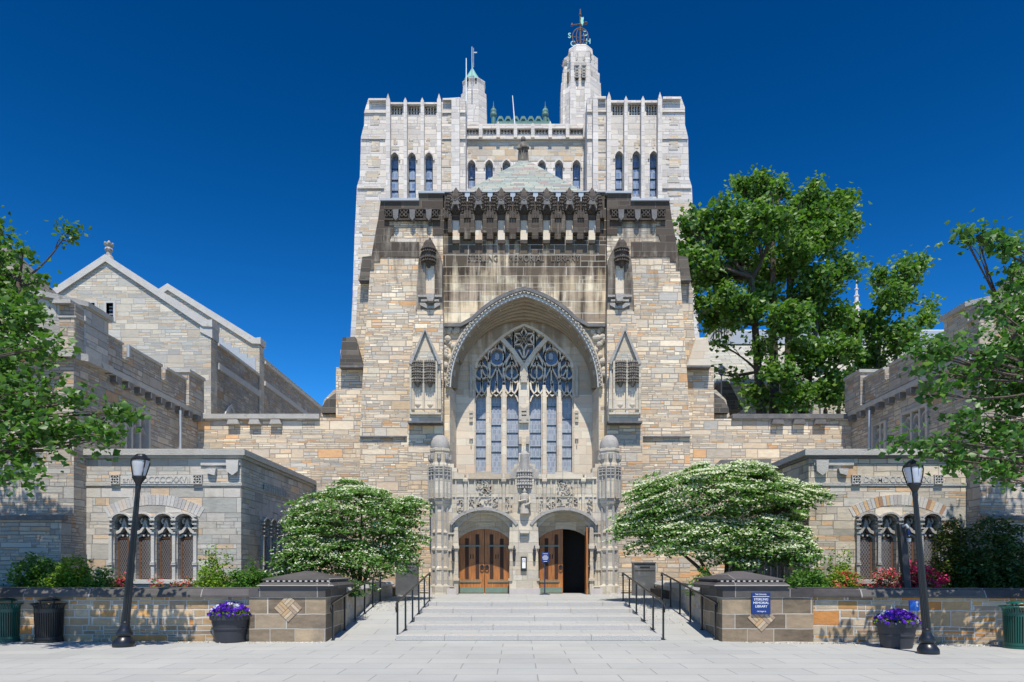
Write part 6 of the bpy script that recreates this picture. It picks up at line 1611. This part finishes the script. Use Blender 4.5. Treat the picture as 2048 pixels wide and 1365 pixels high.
tree('maple_tree', 'shorter maple to the right of the tall one, partly behind the right wing', 'tree', (px(1692,YM+2), YM+2, 0),
     [((px(1760,YM+2), YM+2, pz(640,YM+2)), .08), ((px(1700,YM+2), YM+2, pz(740,YM+2)), .08), ((px(1810,YM+2), YM+2, pz(600,YM+2)), .05)],
     blobs, 10.5, .25, 32, .22, .17, M['leaf_bg'], M['bark'], r0=.24, group='maples behind the right link wall', up=.4, twig_r=.014)

# --- near trees at either edge of the picture
def near_tree(label, bl, base, forks, leafm, ext):
    blobs = [B(u, v, r, Y, .75, 1.0) for u, v, r, Y in bl] + ext
    return tree('maple_tree', label, 'tree', base, forks, blobs, 13, .17, 26, .125, .10, leafm, M['bark2'], r0=.22, group='young maples at the plaza edges', up=.45, twig_r=.007, wigg=.2)
bl = [(5,470,30,15.5),(45,500,16,15),(70,560,16,15),(20,560,50,15.5),(40,640,52,14.5),(70,620,24,14),(10,720,60,14),(60,700,40,13.6),(100,690,18,13.4),(40,800,62,13.2),(110,790,40,13),(160,800,30,13),(90,860,52,12.8),(160,850,42,12.8),(215,835,28,13),(246,822,10,13),(225,870,18,12.8),(20,900,56,12.8),(60,950,36,12.6),(15,960,34,12.6),(95,900,34,12.8),(-30,620,70,14.5),(138,458,6,14.6),(190,880,26,12.8)]
ext = [(-12.3,14.6,8.0,1.6,1.5,1.2),(-13.0,15.6,9.0,1.5,1.5,1.1),(-13.0,16.4,8.6,1.2,1.2,.9),(-12.6,13.0,6.3,1.4,1.3,1.2),(-13.4,13.6,6.8,1.5,1.6,1.2),(-10.6,12.6,4.6,1.0,1.0,.7),(-14.2,16.5,9.6,1.4,1.4,1.0),(-9.6,14.0,4.9,.7,.8,.5),(-13.5,15,8,1.7,1.7,1.4)]
bl += [(30,690,50,14.4),(10,600,44,15),(50,850,50,13.2),(5,530,36,15.4),(20,780,50,13.8),(110,860,36,13)]
near_tree('near maple whose leafy branches hang over the left pavilion roof', bl, (-11.8, 13.6, 0), [((-11.4, 14.6, 8.2), .07), ((-10.4, 13.2, 5.2), .06), ((-12.8, 14.4, 7.8), .06), ((-10.6, 15.4, 7.6), .05)], M['leaf_fg'], ext)
bl = [(2040,485,32,14.2),(2005,500,20,14),(1990,478,12,13.8),(1955,474,9,13.8),(1930,472,6,13.8),(2030,540,18,14),(2040,600,40,14),(1995,650,34,13.6),(2030,690,50,13.8),(1955,690,38,13.4),(1900,690,26,13.2),(1870,700,18,13.2),(1920,750,46,13.4),(1985,770,60,13.6),(2040,800,55,13.8),(1880,790,26,13.2),(1945,840,50,13.2),(2010,870,56,13.4),(1890,880,26,13),(1910,920,32,13),(1845,895,16,13),(1800,882,10,13),(1970,930,34,13),(2030,940,36,13.2),(1860,740,14,13.2),(1990,960,18,13),(1840,700,9,13.2)]
ext = [(11.3,14.2,7.0,1.4,1.4,1.1),(12.0,15.2,8.2,1.5,1.4,1.1),(10.4,13.4,5.2,1.2,1.3,.9),(12.0,14.0,6.6,1.6,1.6,1.2),(12.6,16.2,8.6,1.2,1.1,.8),(9.9,13.2,3.9,.8,.9,.5),(13.4,16.8,9.2,1.3,1.2,.9),(11.2,15.6,6.4,.9,.9,.8),(12.8,15.6,8,1.6,1.6,1.3)]
bl += [(2000,720,44,13.8),(1950,880,40,13.6),(2040,860,44,14.2),(1980,610,18,13.8),(2040,940,40,13.8),(1930,920,30,13.4)]
near_tree('near maple whose leafy branches reach in over the right street lamp', bl, (11.6, 13.8, 0), [((11.2, 14.6, 7.6), .07), ((10.2, 13.4, 5.0), .06), ((12.6, 14.4, 7.4), .06), ((10.4, 15.4, 6.8), .05)], M['leaf_fg2'], ext)

# --- white flowering dogwoods
def dogwood(label, parts_, base, stems_, nclus, fl):
    t = thing('dogwood_tree', label, 'flowering tree', base, 'white flowering dogwoods beside the steps')
    tr = MB(); tips = []
    for tip in stems_:
        pts = bez(base, tip, 0, 6, .12); tr.tube(pts, [.075*(1-i/6)+.022*(i/6) for i in range(7)], 8); tips += pts[2:]
    LP = []; FP = []; IN_ = []
    for (cx, cy, cz, rx, ry, rz, wgt) in parts_:
        for k in range(int(nclus*wgt)):
            a = rng.random()*2*math.pi; q = math.sqrt(rng.random()); h = (1-q*q)**.5
            lay = rng.random()
            zz = cz + rz*h*(1 if lay < .55 else (1-2.0*rng.random())) 
            if lay >= .55: q = .75+.28*rng.random()
            wv = 1 + .10*math.sin(3*a+cx*3) + .07*math.sin(7*a+cz*5); zz += .10*rz*math.sin(5*a+2*cx)*q
            c = np.array([cx+rx*q*wv*math.cos(a), cy+ry*q*wv*math.sin(a), zz - .12*q])
            R_ = .17+.17*rng.random()
            n_ = int(26+16*rng.random()); th = rng.random(n_)*2*math.pi; rr = np.sqrt(rng.random(n_))*R_
            out = np.array([math.cos(a), math.sin(a)])
            ex = 1.25
            dx = rr*np.cos(th)*ex; dy = rr*np.sin(th)
            dz = -.35*(dx*out[0]+dy*out[1])*q + rng.normal(size=n_)*.022
            LP.append(c + np.stack([dx, dy, dz-.02], 1))
            if rng.random() < .93:
                m_ = max(1, int(fl*2.1*rng.random()**1.6)); th = rng.random(m_)*2*math.pi; rr = np.sqrt(rng.random(m_))*R_*1.02
                dx = rr*np.cos(th)*ex; dy = rr*np.sin(th); dz = -.35*(dx*out[0]+dy*out[1])*q + .03 + rng.random(m_)*.03
                FP.append(c + np.stack([dx, dy, dz], 1))
            if k % 3 == 0:
                st = min(tips, key=lambda p: (p-Vector(c)).length); tr.tube(bez(st, c, .05, 4, .06), [.016,.013,.010,.007,.004], 4)
        n_ = int(1500*wgt); u = rand_unit(n_); q = rng.random((n_, 1))**.5
        IN_.append(np.array([cx, cy, cz]) + u*q*np.array([rx*.8, ry*.8, rz*.75]))
    tr.build('trunk', M['bark2'], t, smooth=60)
    leaf_object('crown', np.concatenate(LP+IN_), .095, .055, M['leaf_dog'], t, up=.55, droop=.15)
    leaf_object('blossoms', np.concatenate(FP), .062, .050, M['blossom'], t, up=.75)
    return t
YW = 21.6; S1 = YW/F
x_ = px(712, YW)
dogwood('smaller dogwood covered in white flowers to the left of the doors', [
    (px(712,YW), YW, pz(1050,YW), 118*S1, 1.7, 76*S1, 1.0), (px(640,YW), YW-.3, pz(1085,YW), 58*S1, 1.1, 52*S1, .42), (px(790,YW), YW-.1, pz(1060,YW), 55*S1, 1.0, 62*S1, .35),
    (px(625,YW), YW+.3, pz(1030,YW), 48*S1, .9, 25*S1, .2), (px(690,YW), YW-.9, pz(1125,YW), 105*S1, .9, 42*S1, .65), (px(820,YW), YW, pz(1010,YW), 30*S1, .6, 16*S1, .1), (px(618,YW), YW-.4, pz(1120,YW), 34*S1, .7, 38*S1, .25), (px(800,YW), YW-.5, pz(1110,YW), 36*S1, .6, 34*S1, .2), (px(700,YW), YW, pz(975,YW), 30*S1, .6, 18*S1, .1)],
    (px(720,YW), YW, .8), [(px(660,YW), YW, 2.6), (px(720,YW), YW+.3, 3.4), (px(770,YW), YW-.2, 2.8), (px(700,YW), YW-.8, 2.4)], 280, 17)
YW = 20.2; S1 = YW/F
dogwood('wide dogwood covered in dense white flowers to the right of the doors', [
    (px(1440,YW), YW, pz(1020,YW), 160*S1, 1.9, 86*S1, 1.5), (px(1320,YW), YW, pz(1060,YW), 80*S1, 1.1, 50*S1, .5), (px(1545,YW), YW-.2, pz(1000,YW), 66*S1, 1.1, 40*S1, .5),
    (px(1500,YW), YW-.8, pz(1085,YW), 95*S1, 1.0, 42*S1, .7), (px(1390,YW), YW-.8, pz(1080,YW), 90*S1, 1.0, 40*S1, .6), (px(1600,YW), YW-.2, pz(985,YW), 42*S1, .6, 14*S1, .12), (px(1480,YW), YW-.4, pz(945,YW), 50*S1, .7, 16*S1, .15), (px(1520,YW), YW-1.0, pz(1110,YW), 70*S1, .8, 34*S1, .35), (px(1300,YW), YW+.5, pz(985,YW), 32*S1, .7, 26*S1, .12), (px(1268,YW), YW+.4, pz(1050,YW), 32*S1, .6, 20*S1, .1)],
    (px(1450,YW), YW+.2, .8), [(px(1370,YW), YW, 2.5), (px(1440,YW), YW+.3, 3.4), (px(1520,YW), YW-.2, 2.9), (px(1480,YW), YW-.8, 2.2), (px(1330,YW), YW+.2, 2.3)], 320, 38)

# --- shrubs in the planting beds
def shrub(name, label, cat, u, v, ru, rv, Y, leafm, n, L=.06, flower=None, nf=0, fs=.05, group=None, tips=0, depth=.8):
    s_ = Y/F; x, z = px(u, Y), pz(v, Y); z0 = .86; top = z + rv*s_
    t = thing(name, label, cat, (x, Y, z0), group)
    m = MB()
    for k in range(9):
        a = rng.random()*6.28; q = .25+.6*rng.random()
        m.tube(bez((x+.05*math.cos(a), Y+.05*math.sin(a), z0-.03), (x+ru*s_*q*math.cos(a), Y+depth*.5*q*math.sin(a), z0+(top-z0)*(.9-.35*q)), .0, 3, .04), [.014,.010,.007,.004], 4)
    m.build('stems', M['bark2'], t)
    rz = max(.12, (top-z0)); pts = []; n = int(n*2.0); L = L*1.25; nc = max(6, n//28); fl = []
    for k in range(nc):
        u_ = rand_unit(1)[0]; u_[2] = abs(u_[2]); q = rng.random()**.35
        c = np.array([x+u_[0]*ru*s_*q, Y+u_[1]*depth*q*.6, z0+u_[2]*rz*q*.95])
        if rng.random() < .45: c[2] = z0 + (c[2]-z0)*rng.random()
        pts.append(c + rng.normal(size=(28, 3))*np.array([.075,.075,.05]))
        if nf: fl.append(c + rng.normal(size=(max(1, nf//nc), 3))*np.array([.06,.06,.035]) + np.array([0,-.02,.04]))
    for k in range(tips):
        xx = x+(rng.random()*2-1)*ru*s_*.8; h = rz*(.3+.35*rng.random()); zb = z0+rz*.65
        m_ = 14; tt = rng.random(m_); pts.append(np.stack([xx+rng.normal(size=m_)*.02+tt*.05, np.full(m_, Y)+rng.normal(size=m_)*.03, zb+tt*h+.15], 1))
    p_ = np.concatenate(pts); p_[:, 2] = np.maximum(p_[:, 2], z0+.01)
    leaf_object('foliage', p_, L, L*.55, leafm, t, up=.45)
    if nf: leaf_object('flowers', np.concatenate(fl), fs, fs*.85, flower, t, up=.6)
    return t
G1 = 'shrubs in the left planter bed'; G2 = 'shrubs in the right planter bed'
YB1 = 16.6
shrub('shrub', 'dark green shrub at the left end behind the green litter bin', 'shrub', 75, 1140, 55, 38, 17.4, M['leaf_green'], 3000, .06, group=G1)
shrub('shrub', 'bright lime green shrub above the gap between black bin and lamp', 'shrub', 140, 1140, 42, 34, 16.8, M['leaf_lime'], 3600, .055, group=G1)
shrub('shrub', 'low deep green shrub just left of the lamp post', 'shrub', 208, 1158, 32, 24, 16.3, M['leaf_green'], 2000, .05, group=G1)
shrub('azalea', 'small pink azalea touching the left lamp post', 'azalea', 243, 1165, 22, 18, 16.1, M['leaf_olive'], 500, .045, M['pink'], 420, .05, 'azaleas in the left bed', depth=.4)
shrub('azalea', 'tiny pink azalea tuft alone on the left wall, right of the lamp', 'azalea', 310, 1168, 15, 13, 16.0, M['leaf_green'], 250, .045, M['pink'], 260, .05, 'azaleas in the left bed', depth=.3)
shrub('azalea', 'low pink azalea beside the tall yellow green shrub on the left', 'azalea', 370, 1170, 26, 12, 16.0, M['leaf_olive'], 450, .045, M['coral'], 300, .045, 'azaleas in the left bed', depth=.4)
shrub('shrub', 'yellow green shrub with upright shoots at the left pavilion corner', 'shrub', 425, 1148, 36, 28, 16.8, M['leaf_lime'], 2600, .05, group=G1, tips=22)
shrub('shrub', 'spreading mid green shrub beside the left capped pier', 'shrub', 500, 1155, 52, 24, 16.9, M['leaf_green'], 4200, .055, group=G1, tips=6)
shrub('shrub', 'mid green shrub just right of the pier with the library sign', 'shrub', 1615, 1155, 42, 24, 16.7, M['leaf_green'], 3400, .055, group=G2, tips=8)
shrub('shrub', 'yellow green shrub with upright shoots at the right pavilion corner', 'shrub', 1672, 1145, 34, 24, 17.6, M['leaf_lime'], 2400, .05, group=G2, tips=20)
shrub('azalea', 'coral azalea nearest the library sign pier', 'azalea', 1695, 1160, 34, 18, 16.4, M['leaf_lime'], 900, .045, M['coral'], 650, .05, 'azaleas in the right bed', depth=.5)
shrub('azalea', 'pink azalea between the coral azalea and the square post', 'azalea', 1770, 1158, 32, 22, 16.2, M['leaf_olive'], 700, .045, M['pink'], 900, .05, 'azaleas in the right bed', depth=.5)
shrub('azalea', 'large deep magenta azalea around the square post and lamp', 'azalea', 1838, 1150, 50, 38, 16.7, M['leaf_olive'], 1200, .045, M['magenta'], 2600, .055, 'azaleas in the right bed', depth=.6)
shrub('shrub', 'tall olive green shrub right of the magenta azalea', 'shrub', 1905, 1105, 46, 84, 17.6, M['leaf_olive'], 5200, .06, group=G2)
shrub('shrub', 'large dark evergreen shrub at the far right behind the green bin', 'shrub', 1990, 1105, 95, 78, 17.4, M['leaf_dark'], 11000, .065, group=G2, depth=1.6)
shrub('azalea', 'red azalea in the shade under the wide dogwood', 'azalea', 1405, 1150, 24, 16, 18.0, M['leaf_green'], 700, .045, M['coral'], 90, .06, 'azaleas in the right bed', depth=.5)
shrub('shrub', 'small dark green shrub under the smaller dogwood', 'shrub', 690, 1165, 40, 14, 17.6, M['leaf_dark'], 1600, .05, group=G1)

# --- planters with pansies
def planter(u, vb, vt, label):
    Y = EYE*F/(vb-V0)+.30; x = px(u, Y); k = 1.0
    t = thing('flower_pot', label, 'planter', (x, Y, 0), 'charcoal pots of purple pansies')
    zt = EYE-(vt-V0)*Y/F; s_ = Y/F
    rb, rt = 27*s_, 39*s_
    m = MB(); m.lathe(x, Y, [(rb,0),(rb+.02,.02),(rb+(rt-rb)*.42,zt*.45),(rb+(rt-rb)*.45+.012,zt*.46),(rb+(rt-rb)*.48+.012,zt*.52),(rb+(rt-rb)*.5,zt*.53),(rt-.035,zt*.80),(rt,zt*.81),(rt+.01,zt),(rt-.03,zt),(rt-.05,zt*.9),(.01,zt*.9)], 40)
    m.build('pot', M['pot'], t, smooth=35)
    n = 900; a = rng.random(n)*6.28; q = np.sqrt(rng.random(n)); 
    pt = np.stack([x+np.cos(a)*q*(rt+.01), Y+np.sin(a)*q*(rt+.01), zt-.03+(1-q**2)*.13+rng.random(n)*.05], 1); leaf_object('foliage', pt, .06, .035, M['leaf_lime'], t, up=.4)
    n = 620; a = rng.random(n)*6.28; q = np.sqrt(rng.random(n)); pt = np.stack([x+np.cos(a)*q*(rt+.03), Y+np.sin(a)*q*(rt+.03), zt+.01+(1-q**2)*.19+rng.random(n)*.04-.04*(q>.93)], 1)
    ph = np.sin(pt[:, 0]*16+1.3)+np.cos(pt[:, 1]*13)+rng.normal(size=n)*.5; wh = ph > 1.25
    leaf_object('purple_pansies', pt[~wh], .062, .058, M['purple'], t, up=.35); leaf_object('white_pansies', pt[wh], .062, .058, M['whitef'], t, up=.35)
planter(461, 1287, 1228, 'charcoal pot of purple and white pansies before the left pier')
planter(1793, 1299, 1243, 'charcoal pot of purple and white pansies before the right planter wall')
# scattered petals and leaf litter on the paving near the walls
n = 700; xs3 = rng.uniform(-9, -4, n); ys3 = 15.15 - np.abs(rng.normal(size=n))*.16
n2 = 500; xa3 = rng.uniform(4.6, 9.5, n2); ya3 = 15.1 - (xa3-4.6)*.16 - np.abs(rng.normal(size=n2))*.14
n3 = 900; xc3 = rng.uniform(-4.1, -2.7, n3); yc3 = rng.uniform(19, 25, n3); zc3 = np.where(yc3 > 20.64, .606, .6*(yc3-15.3)/5.34+.01)
n4 = 900; xd3 = rng.uniform(3.1, 4.3, n4); yd3 = rng.uniform(17, 25, n4); zd3 = np.where(yd3 > 20.64, .606, .6*(yd3-15.3)/5.34+.01)
pp_ = np.concatenate([np.stack([xs3, ys3, np.full(n, .006)], 1), np.stack([xa3, ya3, np.full(n2, .006)], 1), np.stack([xc3, yc3, zc3], 1), np.stack([xd3, yd3, zd3], 1)])
lit = leaf_object('fallen_petals', pp_, .03, .025, island('fallen_petal', [(.5,.48,.4),(.3,.25,.15),(.62,.6,.52),(.22,.17,.1)], .8), None, up=.98)
lit['kind'] = 'stuff'

# ================================================================== every separate piece of these kinds is a part of its own
SPLIT = {'niche_buttress','rubble_panel','sooty_facing','stepped_buttress','window_pier','gable_coping','splayed_jamb','pinnacle','shield','buttress_cap','lead_coping','string_course','buttress_ledge','flank_wall','niche_pier','niche_bracket','pale_niche_back','hood_mould','turret_buttress','belfry_opening','pier','antenna','crest_finial','glass_badge','corbel','quatrefoil_recess','blind_arch','slot','wing_wall','carved_panel','strap_hinge','arch_boss','dark_vestibule','gable_wall','side_wall','slit_opening','window_surround','small_canopy','frieze_shaft','door_jamb','side_shaft','plinth','band_recess','rain_pipe','pier_bracket','saddle_bar','quatrefoil','dentil','buttress','arch_rib','louvre','inscription_band'}
for o in scene.objects:
    if o.name.split('.')[0] in ('flowers','blossoms','purple_pansies','white_pansies','foliage'): o['kind'] = 'stuff'
for o in list(scene.objects):
    if o.type != 'MESH' or o.name.split('.')[0] not in SPLIT or o.parent is None: continue
    me = o.data; n = len(me.vertices); par = list(range(n))
    def find(a):
        while par[a] != a: par[a] = par[par[a]]; a = par[a]
        return a
    for e in me.edges:
        a, b = find(e.vertices[0]), find(e.vertices[1])
        if a != b: par[a] = b
    groups = {}
    for p in me.polygons: groups.setdefault(find(p.vertices[0]), []).append(p)
    if not 1 < len(groups) <= 100: continue
    base = o.name.split('.')[0]
    for gi, polys in enumerate(groups.values()):
        vs = sorted({v for p in polys for v in p.vertices}); ix = {v: i for i, v in enumerate(vs)}
        nm = bpy.data.meshes.new(base); nm.from_pydata([me.vertices[v].co[:] for v in vs], [], [[ix[v] for v in p.vertices] for p in polys])
        nm.materials.append(me.materials[0])
        if gi == 0: o.data = nm
        else:
            c = o.copy(); c.data = nm; COL.objects.link(c)
